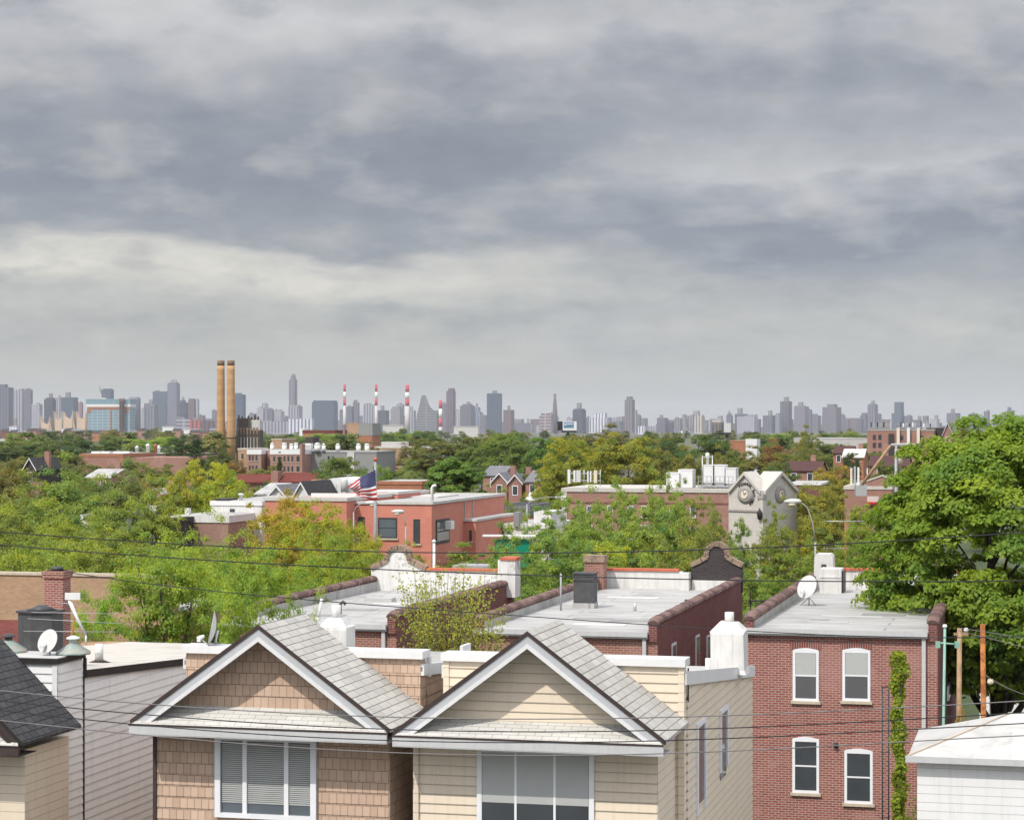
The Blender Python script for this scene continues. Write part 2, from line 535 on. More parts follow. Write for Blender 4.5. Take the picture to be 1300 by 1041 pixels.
left = t.ramp(elr, sky_stops([(545, (172, 175, 175)), (470, (183, 183, 178)), (425, (176, 177, 175)), (385, (178, 180, 178)),
                              (352, (218, 215, 205)), (322, (210, 208, 201)), (300, (150, 155, 163)), (235, (134, 141, 153)), (165, (146, 151, 160)), (100, (168, 170, 176)), (35, (202, 202, 204)), (-40, (160, 163, 169))]))
right = t.ramp(elr, sky_stops([(545, (170, 174, 178)), (460, (180, 182, 180)), (410, (180, 182, 182)), (372, (164, 168, 173)),
                               (330, (133, 142, 155)), (288, (136, 143, 156)), (258, (164, 168, 176)), (215, (192, 193, 196)), (178, (174, 177, 183)), (110, (150, 155, 164)), (40, (186, 187, 191)), (-40, (160, 163, 169))]))
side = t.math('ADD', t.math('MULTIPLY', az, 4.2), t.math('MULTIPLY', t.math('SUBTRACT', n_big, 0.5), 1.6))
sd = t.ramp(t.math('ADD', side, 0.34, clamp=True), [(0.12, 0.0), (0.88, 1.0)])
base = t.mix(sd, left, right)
# billows: lighter tops and darker bases within the deck, fading into smooth haze towards the horizon
up = t.ramp(t.math('MULTIPLY', Z, ES, clamp=True), [(0.10, 0.0), (0.22, 1.0)])
hi = t.math('MULTIPLY', t.ramp(n_mid, [(0.50, 0.0), (0.68, 1.0)]), t.math('MULTIPLY', up, 0.36))
base = t.mix(hi, base, lin(210, 207, 203))
lo = t.math('MULTIPLY', t.ramp(n_mid, [(0.30, 1.0), (0.47, 0.0)]), t.math('MULTIPLY', up, 0.42))
base = t.mix(lo, base, lin(122, 130, 144))
fi = t.math('MULTIPLY', t.math('SUBTRACT', n_fine, 0.5), t.math('MULTIPLY', up, 0.9))
base = t.mix(t.math('ADD', 0.5, fi, clamp=True), t.mix(1.0, base, (0.84, 0.84, 0.84), 'MULTIPLY'), t.mix(1.0, base, (1.16, 1.16, 1.16), 'MULTIPLY'))
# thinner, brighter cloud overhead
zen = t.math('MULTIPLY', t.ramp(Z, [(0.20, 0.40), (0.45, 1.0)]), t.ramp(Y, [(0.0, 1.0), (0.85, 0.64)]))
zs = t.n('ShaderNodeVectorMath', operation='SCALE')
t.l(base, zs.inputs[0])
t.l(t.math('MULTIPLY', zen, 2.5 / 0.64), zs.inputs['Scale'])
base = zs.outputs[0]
sky = t.n('ShaderNodeTexSky', sky_type='NISHITA')
sky.sun_disc = False
sky.sun_elevation = math.radians(48)
sky.sun_rotation = math.radians(-143)
vm = t.n('ShaderNodeVectorMath', operation='SCALE')
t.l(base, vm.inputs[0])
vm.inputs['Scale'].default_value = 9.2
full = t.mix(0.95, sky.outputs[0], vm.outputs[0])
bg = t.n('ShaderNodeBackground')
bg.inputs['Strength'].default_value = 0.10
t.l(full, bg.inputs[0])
ow = t.n('ShaderNodeOutputWorld')
t.l(bg.outputs[0], ow.inputs[0])

vs = sc.view_settings
vs.view_transform = 'Standard'
vs.look = 'None'
vs.exposure = 0.16
vs.gamma = 1.0
vs.use_curve_mapping = False
cy = sc.cycles
cy.max_bounces = 5
cy.diffuse_bounces = 2
cy.glossy_bounces = 2
cy.transmission_bounces = 3
cy.transparent_max_bounces = 6
cy.volume_bounces = 0
cy.use_denoising = True
cy.sample_clamp_indirect = 4.0
cy.caustics_reflective = False
cy.caustics_refractive = False
# ================================================================ the gabled houses across the street
F1 = Frame(328, 46.0)


def house_root(fr, s0, v0, name, label, cat, z0=0.0):
    x, y = fr.xy(s0, v0)
    r = empty(name, (x, y, z0), fr.phi, label, cat)
    r['s0'] = s0
    return r, (-s0, -v0, -z0)


def window(root, off, name, x0, x1, z0, z1, y, face=-1, frame=0.05, sash=True, blind=None, sill=True, glass_m='glass', label=None, bars=0, fm='frame_white', arch=False, out=0.03):
    """a window in a wall at depth y that faces -y (face=-1): frame > pane, sill, blind"""
    m = MB()
    yo, yi = y - out, y + 0.06
    m.box(x0, x0 + frame, yo, yi, z0, z1)
    m.box(x1 - frame, x1, yo, yi, z0, z1)
    m.box(x0 + frame, x1 - frame, yo, yi, z1 - frame, z1)
    m.box(x0 + frame, x1 - frame, yo, yi, z0, z0 + frame)
    if arch:
        n = 8
        pts = [(x0, yo, z1)] + [(x0 + (x1 - x0) * i / n, yo, z1 + 0.075 * math.sin(math.pi * i / n)) for i in range(1, n)] + [(x1, yo, z1)]
        m.prism(pts, (0, yi - yo, 0))
    zm = (z0 + z1) / 2
    if sash:
        m.box(x0 + frame, x1 - frame, yo + 0.001, yi, zm - 0.025, zm + 0.025)
    for i in range(bars):
        xb = x0 + (x1 - x0) * (i + 1) / (bars + 1)
        m.box(xb - 0.025, xb + 0.025, yo + 0.001, yi, z0 + frame, z1 - frame)
    o = m.build(name, M[fm], root, off, label)
    MB().box(x0 + frame, x1 - frame, yo + 0.014, yo + 0.02, z0 + frame, z1 - frame).build('pane', M[glass_m], o)
    if blind:
        b = MB()
        zb = z0 + frame + (z1 - z0 - 2 * frame) * blind[0]
        b.box(x0 + frame + 0.01, x1 - frame - 0.01, yo + 0.007, yo + 0.012, zb, z1 - frame)
        b.build('blind', M[blind[1]], o)
    if sill:
        MB().box(x0 - 0.06, x1 + 0.06, y - 0.09, y + 0.02, z0 - 0.09, z0 - 0.002).build('sill', M['sill'], o)
    return o


def siding_mb(x0, x1, y, z0, z1, row, lip, tri=None, clip=None, m=None):
    """boards lapped like clapboard on a wall at depth y facing -y; tri=(xc, half width, z base, z top) clips to a gable"""
    m = m or MB()
    z = math.floor(z0 / row + 1e-6) * row
    while z < z1 - 1e-3:
        zt = min(z + row, z1)
        if tri:
            xc, hw, zb, zp = tri
            a, b = hw * (zp - z) / (zp - zb), hw * (zp - zt) / (zp - zb)
            if b < 0.02: b = 0.0
            xa0, xa1, xb0, xb1 = xc - a, xc + a, xc - b, xc + b
        else:
            xa0, xa1, xb0, xb1 = x0, x1, x0, x1
        p = [(xa0, y - lip, z), (xa1, y - lip, z), (xb1, y - 0.002, zt), (xb0, y - 0.002, zt)]
        m.face(p[:3] if tri and b == 0.0 else p)
        m.face([(xa0, y, z), (xa1, y, z), (xa1, y - lip, z), (xa0, y - lip, z)])
        z += row
    return m


def side_siding(x, v0, v1, zfun, row, lip, zb=0.0):
    """lapped boards on a side wall at x facing +x; top follows zfun(v)"""
    m = MB()
    z = zb
    zmax = max(zfun(v0), zfun(v1))
    while z < zmax:
        zt = z + row
        a0, a1 = zfun(v0), zfun(v1)
        # clip the board where the wall top comes down
        va, vb = v0, v1
        if a1 < zt and a1 < a0:
            vb = v0 + (v1 - v0) * max(0.0, min(1.0, (a0 - zt) / (a0 - a1)))
        if vb > va + 0.05 and zt <= max(a0, a1):
            m.face([(x + lip, va, z), (x + lip, vb, z), (x + 0.002, vb, zt), (x + 0.002, va, zt)])
            m.face([(x, va, z), (x, vb, z), (x + lip, vb, z), (x + lip, va, z)])
        z += row
    return m


def gable_front(root, off, xc, hw, ze, za, wall_m, row, lip, roof_m, skirt=True, trim='trim', edge='brown_trim', depth=3.0):
    """the gabled porch roof with its boarded pediment, rakes and pent roof"""
    sl = (za - ze) / hw
    th = 0.05
    # roof slabs
    m = MB()
    for sg in (-1, 1):
        m.prism([(xc, 0, za), (xc, 0, za - th * 1.3), (xc + sg * hw, 0, ze - th * 1.3), (xc + sg * hw, 0, ze)], (0, depth, 0))
    roof = m.build('porch_roof', M[roof_m], root, off)
    m = MB()
    for sg in (-1, 1):
        m.prism([(xc, -0.03, za + 0.012), (xc, -0.03, za - 0.075), (xc + sg * hw, -0.03, ze - 0.075), (xc + sg * (hw + 0.02), -0.03, ze + 0.012)], (0, 0.028, 0))
    m.build('drip_edge', M[edge], roof)
    m = MB()
    for sg in (-1, 1):
        z0, z1 = 0.08, 0.34
        m.prism([(xc, -0.002, za - z0), (xc, -0.002, za - z1), (xc + sg * (hw - 0.07), -0.002, ze - z1 + 0.07 * sl), (xc + sg * (hw - 0.07), -0.002, ze - z0 + 0.07 * sl)], (0, 0.05, 0))
    rake = m.build('rake_board', M['trim_grey' if trim == 'trim' else trim], root, off)
    m = MB()
    for sg in (-1, 1):
        z0, z1 = 0.26, 0.355
        m.prism([(xc, -0.028, za - z0), (xc, -0.028, za - z1), (xc + sg * (hw - 0.1), -0.028, ze - z1 + 0.1 * sl), (xc + sg * (hw - 0.1), -0.028, ze - z0 + 0.1 * sl)], (0, 0.075, 0))
    m.build('rake_moulding', M[trim], rake)
    m = MB()
    rec = 0.62
    for sg in (-1, 1):
        m.prism([(xc, 0.05, za - 0.08), (xc, 0.05, za - 0.10), (xc + sg * (hw - 0.1), 0.05, ze - 0.10 + 0.1 * sl), (xc + sg * (hw - 0.1), 0.05, ze - 0.08 + 0.1 * sl)], (0, rec, 0))
    m.build('soffit', M['trim_grey'], root, off)
    # pediment
    zb = math.ceil((ze + 0.18) / row) * row
    hb = hw * (za - 0.10 - zb) / (za - ze)
    siding_mb(0, 0, rec, zb, za - 0.12, row, lip, (xc, hb, zb, za - 0.10)).build('pediment', M[wall_m], root, off)
    # pent roof, gutter
    m = MB()
    ht, hb2 = hw * (za - 0.12 - zb) / (za - ze), hw - 0.05
    q = lambda sg, h, y, z: (xc + sg * h, y, z)
    m.face([q(-1, hb2, -0.10, ze - 0.05), q(1, hb2, -0.10, ze - 0.05), q(1, ht, rec, zb + 0.01), q(-1, ht, rec, zb + 0.01)])
    m.face([q(-1, hb2, -0.10, ze - 0.10), q(1, hb2, -0.10, ze - 0.10), q(1, hb2, -0.10, ze - 0.05), q(-1, hb2, -0.10, ze - 0.05)])
    m.build('pent_roof', M['roof_skirt'], root, off)
    m = MB()
    m.box(xc - hw + 0.02, xc + hw - 0.02, -0.16, -0.105, ze - 0.27, ze - 0.055)
    m.box(xc - hw + 0.02, xc + hw - 0.02, -0.155, 0.74, ze - 0.29, ze - 0.272)
    g = m.build('gutter', M['gutter' if trim == 'trim' else trim], root, off)
    MB().box(xc - hw + 0.01, xc + hw - 0.01, -0.172, -0.162, ze - 0.082, ze - 0.042).build('gutter_lip', M[edge], g)
    return roof


def flat_block(root, off, x0, x1, v0, v1, zf0, zf1, roof_m, fascia_m='trim', fascia_h=0.26, wall_m=None):
    """body of a flat roofed house from v0 to v1 with a roof falling from zf0 to zf1"""
    m = MB()
    m.prism([(x0, v0, 0), (x0, v1, 0), (x0, v1, zf1 - 0.12), (x0, v0, zf0 - 0.12)], (x1 - x0, 0, 0))
    w = m.build('wall', M[wall_m], root, off)
    m = MB()
    e = 0.05
    m.prism([(x0 - e, v0, zf0), (x0 - e, v1 + e, zf1), (x0 - e, v1 + e, zf1 - 0.11), (x0 - e, v0, zf0 - 0.11)], (x1 - x0 + 2 * e, 0, 0))
    r = m.build('flat_roof', M[roof_m], root, off)
    m = MB()
    for xa, xb in ((x0 - e - 0.03, x0 - e + 0.06), (x1 + e - 0.06, x1 + e + 0.03)):
        m.prism([(xa, v0, zf0 + 0.06), (xa, v1, zf1 + 0.06), (xa, v1, zf1 + 0.06 - fascia_h), (xa, v0, zf0 + 0.06 - fascia_h)], (xb - xa, 0, 0))
    m.build('roof_edge', M[fascia_m], r)
    return w, r


def chimney_mb(x, y, z0, z1, wx, wy, shoulder=0.12, cone=0.16, flue=0.32, fr=0.12):
    m = MB()
    hx, hy = wx / 2, wy / 2
    k = 0.93
    rings = [(hx * 1.0, hy * 1.0, z0), (hx, hy, z1 - shoulder), (hx * 1.03, hy * 1.03, z1 - shoulder * 0.5), (hx * 0.86, hy * 0.86, z1), (hx * 0.5, hy * 0.5, z1 + cone)]
    rg = random.Random(int(x * 100))
    P = []
    for a, b, z in rings:
        P.append([(x + sx * a + rg.uniform(-.02, .02), y + sy * b + rg.uniform(-.02, .02), z + rg.uniform(-.015, .015)) for sx, sy in ((-1, -1), (1, -1), (1, 1), (-1, 1))])
    for i in range(len(P) - 1):
        for q in range(4):
            q2 = (q + 1) % 4
            m.face([P[i][q], P[i][q2], P[i + 1][q2], P[i + 1][q]])
    m.face(P[-1])
    m.face([(x - hx * 1.15, y - hy * 1.15, z0 + 0.0), (x + hx * 1.15, y - hy * 1.15, z0), (x + hx, y - hy, z0 + 0.14), (x - hx, y - hy, z0 + 0.14)])
    m.face([(x + hx * 1.15, y - hy * 1.15, z0 + 0.0), (x + hx * 1.15, y + hy * 1.15, z0), (x + hx, y + hy, z0 + 0.14), (x + hx, y - hy, z0 + 0.14)])
    m.lathe((x, y, z1 + cone - 0.05), [(fr, 0), (fr, flue), (fr * 0.8, flue)], 12)
    return m


def dish_thing(loc, dirv, r, label, name='satellite_dish', legs=True, mast=0.45, group=None):
    """offset dish on a tripod foot: reflector (> feed arm, receiver), mast, two struts"""
    t = empty(name, loc, 0, label, 'satellite dish', group)
    d = Vector(dirv).normalized()
    c = Vector((0, 0, mast + r * 0.55))
    m = MB()
    prof = [(0.0, 0.0)] + [(r * i / 7, 0.28 * r * (i / 7) ** 2) for i in range(1, 8)]
    prof = prof + [(r * 1.02, 0.28 * r), (r * 1.02, 0.26 * r)]
    m.lathe(c, prof[1:], 24, axis=d)
    refl = m.build('reflector', M['dish'], t)
    f = c + d * (0.95 * r) - Vector((0, 0, 0.62 * r))
    MB().tube([c - Vector((0, 0, r * 0.98)) + d * 0.27 * r, f], 0.016, 6).build('feed_arm', M['steel'], refl)
    b = MB()
    b.lathe(f - d * 0.02, [(0.05, -0.06), (0.055, 0.02), (0.03, 0.12)], 10, axis=(c - f))
    b.box(f.x - 0.04, f.x + 0.04, f.y - 0.05, f.y + 0.05, f.z - 0.09, f.z - 0.02)
    b.build('receiver', M['pale_metal'], refl)
    m = MB()
    m.tube([(0, 0, 0), (0, 0, mast), c - d * 0.05], 0.028, 8)
    m.box(-0.09, 0.09, -0.09, 0.09, 0, 0.02)
    m.build('mast', M['steel'], t)
    if legs:
        for sx in (-1, 1):
            MB().tube([(0, 0, mast * 0.75), (sx * 0.28, 0.2, 0.0)], 0.016, 6).build('strut', M['steel'], t)
    return t


# ---- cedar shingle house
xc1, hw1 = 0.0, 2.97
ze1, za1 = 7.61, 9.77
r, off = house_root(F1, 0.0, 0.0, 'shingle_house', 'house with cedar shingle gable and white rakes, left of the cream gabled house', 'house')
house1 = r
gable_front(r, off, xc1, hw1, ze1, za1, 'cedar', 0.255, 0.022, 'roof_light')
# lower front under the eave
m = siding_mb(-2.72, -1.32, 0.75, 4.2, 7.34, 0.255, 0.022)
siding_mb(1.12, 2.72, 0.75, 4.2, 7.34, 0.255, 0.022, m=m)
siding_mb(-1.32, 1.12, 0.75, 4.2, 5.36, 0.255, 0.022, m=m)
m.box(-2.74, 2.74, 0.75, 3.0, 0.0, 7.34)
m.build('front_wall', M['cedar'], r, off)
MB().box(-2.76, -2.68, 0.70, 0.76, 0, 7.34).build('corner_board', M['brown_trim'], r, off)
# wide triple window: the frame carries its panes and blinds
m = MB()
x0, x1, z0, z1 = -1.28, 1.08, 5.45, 7.27
for xa, xb, za_, zb_ in ((x0, x0 + 0.13, z0, z1), (x1 - 0.13, x1, z0, z1), (x0 + .13, x1 - .13, z1 - 0.12, z1), (x0 + .13, x1 - .13, z0, z0 + 0.10)):
    m.box(xa, xb, 0.66, 0.78, za_, zb_)
for k in (0.295, 0.705):
    xb = x0 + (x1 - x0) * k
    m.box(xb - 0.05, xb + 0.05, 0.685, 0.78, z0 + 0.1, z1 - 0.12)
wf = m.build('window', M['frame_white'], r, off)
MB().box(x0 + .13, x1 - .13, 0.738, 0.744, z0 + .1, z1 - .12).build('pane', M['glass_pale'], wf)
m = MB()
for i in range(30):
    zz = z1 - 0.16 - i * 0.045
    m.box(x0 + .15, x1 - .15, 0.722, 0.734, zz - 0.03, zz)
m.build('blind', M['blind'], wf)
# block behind
zf = 8.62
wl, rf = flat_block(r, off, -2.92, 2.77, 3.0, 15.0, zf, zf - 0.95, 'silver', wall_m='cedar')
x1 = 2.77
m = side_siding(2.772, 3.45, 15.0, lambda v: zf - 0.2 - 0.079 * (v - 3), 0.255, 0.02)
m.build('shingled_side', M['cedar'], r, off)
m = siding_mb(-2.92, 2.77, 3.0, 5.3, 8.80, 0.255, 0.022)
m.box(-2.92, 2.765, 3.0, 3.42, 7.0, 8.80)
m2 = side_siding(2.767, 3.0, 3.42, lambda v: 8.8, 0.255, 0.02, 5.4)
fp = m.build('front_parapet', M['cedar'], r, off)
m2.build('parapet_return', M['cedar'], fp)
m = MB()
m.box(-3.0, 2.85, 2.88, 3.52, 8.80, 8.97)
m.box(2.79, 2.87, 3.40, 3.54, 8.35, 8.80)
m.build('parapet_cap', M['trim'], fp)
m = MB().prism([(-2.97, 3, za1 - 0.05), (-2.97 + 0, 3, ze1), (2.97, 3, ze1)], (0, 0.02, 0))
MB().prism([(0, 2.98, za1 - 0.08), (-2.9, 2.98, ze1 - 0.03), (2.9, 2.98, ze1 - 0.03)], (0, -0.02, 0)).build('gable_back', M['cedar'], r, off)
# chimney on this roof
s_ch = F1.s_of(427, 6.5)
ch = chimney_mb(s_ch, 6.5, zf - 0.4, F1.z(792, s_ch, 6.5), 0.74, 0.66, flue=0.36).build('chimney', M['stucco_white'], r, off)

# dish on the left end of the shingle house's parapet, seen nearly edge on
sx = F1.s_of(274, 3.2)
x, y = F1.xy(sx, 3.2)
dish_thing((x, y, 8.97), (-0.97, -0.12, 0.20), 0.42, 'small grey satellite dish seen edge on, on the left end of the shingle house parapet', mast=0.12, legs=False)

# ---- beige clapboard house
s2 = 5.985
r, off = house_root(F1, s2, 0.0, 'beige_house', 'house with cream clapboard gable and white rakes, right of the cedar shingle house', 'house')
house2 = r
gable_front(r, off, s2, 2.93, 7.565, 9.765, 'siding_beige', 0.205, 0.024, 'roof_light')
m = siding_mb(s2 - 2.62, s2 + 2.62, 0.75, 4.2, 7.30, 0.205, 0.024)
m.box(s2 - 2.64, s2 + 2.64, 0.75, 3.0, 0.0, 7.3)
m.build('front_wall', M['siding_beige'], r, off)
m = MB()
m.box(s2 - 2.70, s2 - 2.58, 0.68, 0.80, 0, 7.3)
m.build('corner_board', M['siding_beige'], r, off)
for xa, xb, nb in ((s2 - 1.28, s2 + 1.28, 2),):
    window(r, off, 'window', xa, xb, 5.35, 7.22, 0.75, frame=0.11, sash=False, bars=nb, sill=False, blind=(0.35, 'blind'), out=0.07)
xl, xr = F1.s_of(565, 3.0), F1.s_of(867, 3.0)
zf2 = 8.62
flat_block(r, off, xl, xr, 3.0, 14.6, zf2, zf2 - 1.12, 'white_roof', wall_m='siding_beige', fascia_h=0.30)
side_siding(xr + 0.002, 3.5, 14.6, lambda v: zf2 - 0.24 - 0.0966 * (v - 3), 0.205, 0.022).build('clapboard_side', M['siding_beige'], r, off)
m = siding_mb(xl, xr, 3.0, 5.3, 8.78, 0.205, 0.024)
m.box(xl, xr - 0.005, 3.0, 3.45, 7.0, 8.78)
fp = m.build('front_parapet', M['siding_beige'], r, off)
side_siding(xr - 0.003, 3.0, 3.45, lambda v: 8.8, 0.205, 0.022, 5.4).build('parapet_return', M['siding_beige'], fp)
m = MB()
m.box(xl - 0.07, xr + 0.07, 2.88, 3.54, 8.78, 8.95)
m.build('parapet_cap', M['trim'], fp)
MB().box(xl - 0.03, xl + 0.10, 2.955, 3.0, 5.3, 8.775).build('corner_board', M['siding_beige'], fp)
MB().box(xr - 0.10, xr + 0.035, 2.955, 3.05, 5.3, 8.775).build('corner_board', M['siding_beige'], fp)
MB().box(xr + 0.03, xr + 0.055, 3.43, 3.5, 7.95, 8.70).build('flashing', M['brown_trim'], fp)
MB().prism([(s2, 2.98, 9.66), (s2 - 2.85, 2.98, 7.53), (s2 + 2.85, 2.98, 7.53)], (0, -0.02, 0)).build('gable_back', M['siding_beige'], r, off)
MB().box(xl + 0.1, F1.s_of(592, 4.2), 3.9, 4.6, 8.4, 9.02).build('roof_hatch', M['trim'], r, off)
s_ch = F1.s_of(926, 11.6)
z_ch = zf2 - 0.83
ch = chimney_mb(s_ch, 11.6, z_ch - 0.1, F1.z(797, s_ch, 11.6), 0.86, 0.80, flue=0.30).build('chimney', M['stucco_white'], r, off)
s_p = F1.s_of(899, 10.6)
MB().lathe((s_p, 10.6, zf2 - 0.80), [(0.11, 0), (0.075, 0.06), (0.075, 0.34), (0.06, 0.34)], 10).build('vent_pipe', M['stucco_white'], r, off)
for px in (888, 917):
    v = F1.v_of(px, xr)
    m = MB()
    for va, vb in ((v - 0.62, v - 0.5), (v + 0.5, v + 0.62)):
        m.box(xr - 0.02, xr + 0.07, va, vb, 5.6 if px == 917 else 5.2, F1.z(903 if px == 917 else 920, xr, v))
    zt_ = F1.z(903 if px == 917 else 920, xr, v)
    m.box(xr - 0.02, xr + 0.07, v - 0.62, v + 0.62, zt_, zt_ + 0.1)
    wo = m.build('window', M['frame_white'], r, off)
    MB().box(xr + 0.012, xr + 0.03, v - 0.5, v + 0.5, 5.4, zt_).build('pane', M['glass'], wo)

# ---- white and grey house at the left with the charcoal gable
xr0 = -6.19
r, off = house_root(F1, -9.0, 0.0, 'white_house', 'white clapboard house with grey side wall and charcoal shingled gable at the left edge', 'house')
house0 = r
gable_front(r, off, -8.48, 2.90, 7.02, 9.82, 'siding_white', 0.205, 0.024, 'roof_dark', trim='brown_trim', edge='black_trim')
m = MB()
m.box(-11.0, -5.9, 0.75, 3.0, 0, 6.75)
m.build('front_wall', M['siding_beige'], r, off)
window(r, off, 'window', -9.5, -7.5, 5.0, 6.6, 0.75, frame=0.1, sash=False, bars=1, sill=False, blind=(0.3, 'blind'), out=0.07)
zt0 = F1.z(836, xr0, 3.0)
m = siding_mb(-12.0, xr0, 3.0, 5.4, zt0 - 0.12, 0.205, 0.024)
m.box(-12.0, xr0 - 0.004, 3.0, 4.35, 0, zt0 - 0.1)
m.build('front_parapet', M['siding_white'], r, off)
m = MB()
m.box(xr0 - 0.12, xr0 + 0.004, 2.965, 2.999, 5.4, zt0 - 0.12)
m.build('corner_board', M['trim'], r, off)
side_siding(xr0 + 0.001, 3.0, 4.35, lambda v: zt0 - 0.1, 0.205, 0.02).build('parapet_return', M['siding_grey'], r, off)
m = MB()
m.box(-12.05, xr0 + 0.06, 2.92, 4.42, zt0 - 0.12, zt0)
rt = m.build('parapet_cap', M['black_trim'], r, off)
MB().box(-12.0, xr0, 2.98, 4.36, zt0 + 0.002, zt0 + 0.012).build('cap_roofing', M['white_roof'], rt)
zs0, zs1, ve = F1.z(853, xr0, 4.4), 7.18, 20.0
m = MB().prism([(-12, 4.35, 0), (-12, ve, 0), (-12, ve, zs1 - 0.12), (-12, 4.35, zs0 - 0.12)], (12 + xr0 - 0.004, 0, 0))
m.build('wall', M['siding_grey'], r, off)
side_siding(xr0 + 0.001, 4.38, ve, lambda v: zs0 - 0.12 - (zs0 - zs1) * (v - 4.35) / (ve - 4.35), 0.205, 0.02).build('clapboard_side', M['siding_grey'], r, off)
m = MB().prism([(-12, 4.42, zs0), (-12, ve, zs1), (-12, ve, zs1 - 0.11), (-12, 4.42, zs0 - 0.11)], (12 + xr0 + 0.03, 0, 0))
rf = m.build('flat_roof', M['beige_roof'], r, off)
m = MB().prism([(xr0 + 0.02, 4.42, zs0 + 0.05), (xr0 + 0.02, ve, zs1 + 0.05), (xr0 + 0.02, ve, zs1 - 0.13), (xr0 + 0.02, 4.42, zs0 - 0.13)], (0.06, 0, 0))
m.box(xr0 + 0.01, xr0 + 0.075, 4.36, 4.44, zs0 - 0.14, zt0 - 0.125)
m.build('roof_edge', M['black_trim'], rf)
MB().box(xr0 + 0.002, xr0 + 0.035, 4.36, 4.41, 0.3, zs0 - 0.14).build('downpipe', M['dark_metal'], r, off)
s_v, v_v = F1.s_of(126, 8.5), 8.5
zz = zs0 - 0.066 * (v_v - 4.35)
m = MB().lathe((s_v, v_v, zz - 0.02), [(0.42, 0), (0.12, 0.12), (0.075, 0.14)], 12)
vp = m.build('vent_flashing', M['brown_trim'], r, off)
MB().lathe((s_v, v_v, zz + 0.1), [(0.11, 0), (0.11, 0.42), (0.08, 0.42)], 12).build('vent_pipe', M['stucco_worn'], vp)

# things on the white house's roof
D0 = 51.2


def roof_thing(px, v):
    s_ = F1.s_of(px, v)
    return F1.xy(s_, v) + (s_,)


x, y, s_ = roof_thing(51, 6.0)
t_ = empty('roof_tank', (x, y, 7.9), F1.phi, 'squat black tarred chimney drum behind the round dish at the left edge', 'chimney')
zt_ = F1.z(777, s_, 6.0) - 7.9
m = MB()
w2 = 0.46
m.prism([(-w2, -0.30, 0), (-0.05, -0.42, 0), (w2, -0.30, 0), (w2, 0.35, 0), (-w2, 0.35, 0)], (0, 0, zt_))
m.build('body', M['tar'], t_)
m = MB()
m.prism([(-w2 - .04, -0.34, zt_), (-0.05, -0.47, zt_), (w2 + .04, -0.34, zt_), (w2 + .04, 0.39, zt_), (-w2 - .04, 0.39, zt_)], (0, 0, 0.05))
m.lathe((0.05, 0, zt_ + 0.05), [(0.40, 0), (0.16, 0.10), (0.13, 0.13)], 12)
m.build('cap', M['tarcap'], t_)
x, y, s_ = roof_thing(63, 3.6)
dd = dish_thing((x, y, zt0), (-0.52, -0.82, 0.42), 0.295, 'round grey satellite dish on the white parapet in front of the black drum', mast=0.16, legs=False)
for px, lab, v in ((11, 'green copper roof ventilator left of the black drum', 4.0), (93, 'green and brown copper roof ventilator right of the round dish', 3.9)):
    x, y, s_ = roof_thing(px, v)
    t_ = empty('roof_ventilator', (x, y, zt0), F1.phi, lab, 'roof vent', 'copper roof ventilators on the white house')
    sc_ = 0.46 if px == 11 else 0.44
    m = MB().lathe((0, 0, 0), [(sc_, 0.02), (sc_, 0.07), (0.10, 0.30 if px == 11 else 0.27), (0.10, 0.33)], 8)
    m.build('hood', M['verdigris'], t_)
    m = MB().lathe((0, 0, 0.30), [(0.10, 0), (0.10, 0.07), (0.17, 0.08), (0.17, 0.11), (0.06, 0.16)], 10)
    m.build('cowl', M['tarcap'] if px == 11 else M['pale_metal'], t_)

# TV aerial leaning over the roof
x, y, s_ = roof_thing(93, 5.2)
t_ = empty('television_aerial', (x, y, 8.0), 0, 'tilted silver television aerial with long rods on a thin rusty mast', 'aerial')
D_ = y
P = lambda px, py, dy=0.0: at(px, py, D_ + dy) - Vector((x, y, 8.0))
MB().tube([(P(85, 830).x, 0, 0), P(96, 775), ], 0.02, 6).build('mast', M['rust'], t_)
m = MB()
m.tube([P(88, 762), P(98, 785), P(109, 806)], [0.05, 0.04, 0.03], 8)
m.build('boom', M['pale_metal'], t_)
m = MB()
a, b = P(83, 754), P(102, 760)
m.box(a.x, b.x, -0.06, 0.02, b.z - 0.02, a.z + 0.03)
m.build('balun_box', M['pale_metal'], t_)
for x0_, y0_, x1_, y1_ in ((40, 777, 148, 779), (35, 785, 165, 792), (30, 801, 150, 802), (70, 764, 100, 768)):
    MB().tube([P(x0_, y0_), P(x1_, y1_)], 0.007, 5).build('rod', M['steel'], t_)
MB().tube([P(109, 806), P(109, 818)], 0.025, 6).build('foot', M['pale_metal'], t_)

# red shingled roof with a tall brick chimney behind the white house
fr_ = Frame(28, 70.0)
r_ = empty('red_roof_house', (at(0, 800, 70.0).x, 70.0, 0), PHI, 'low house with red shingled roof and tall red brick chimney, behind the black drum', 'house')
ox = at(0, 800, 70.0).x
zz0, zz1 = zat(830, 70), zat(788, 75)
m = MB()
m.prism([(-8, 0, zz0), (2.6, 0, zz0), (0.0, 5, zz1), (-8, 5, zz1)], (0, 0, -0.12))
m.build('roof', M['roof_red'], r_)
MB().box(-7.8, 2.3, 0.3, 6, 0, zz0 - 0.13).build('wall', M['brick_tan'], r_)
cx_ = 1.62
zt_ = zat(722, 71.3)
m = MB().box(cx_ - 0.33, cx_ + 0.33, 0.6, 1.2, 0, zt_)
c_ = m.build('chimney', M['brick_red'], r_)
m = MB().box(cx_ - 0.38, cx_ + 0.38, 0.55, 1.25, zt_ - 0.24, zt_ - 0.12)
m.box(cx_ - 0.40, cx_ + 0.40, 0.53, 1.27, zt_ - 0.12, zt_)
m.build('chimney_cap', M['brick_red2'], c_)
MB().lathe((cx_, 0.9, zt_), [(0.2, 0), (0.2, 0.12), (0.15, 0.12)], 10).build('flue', M['tar'], c_)

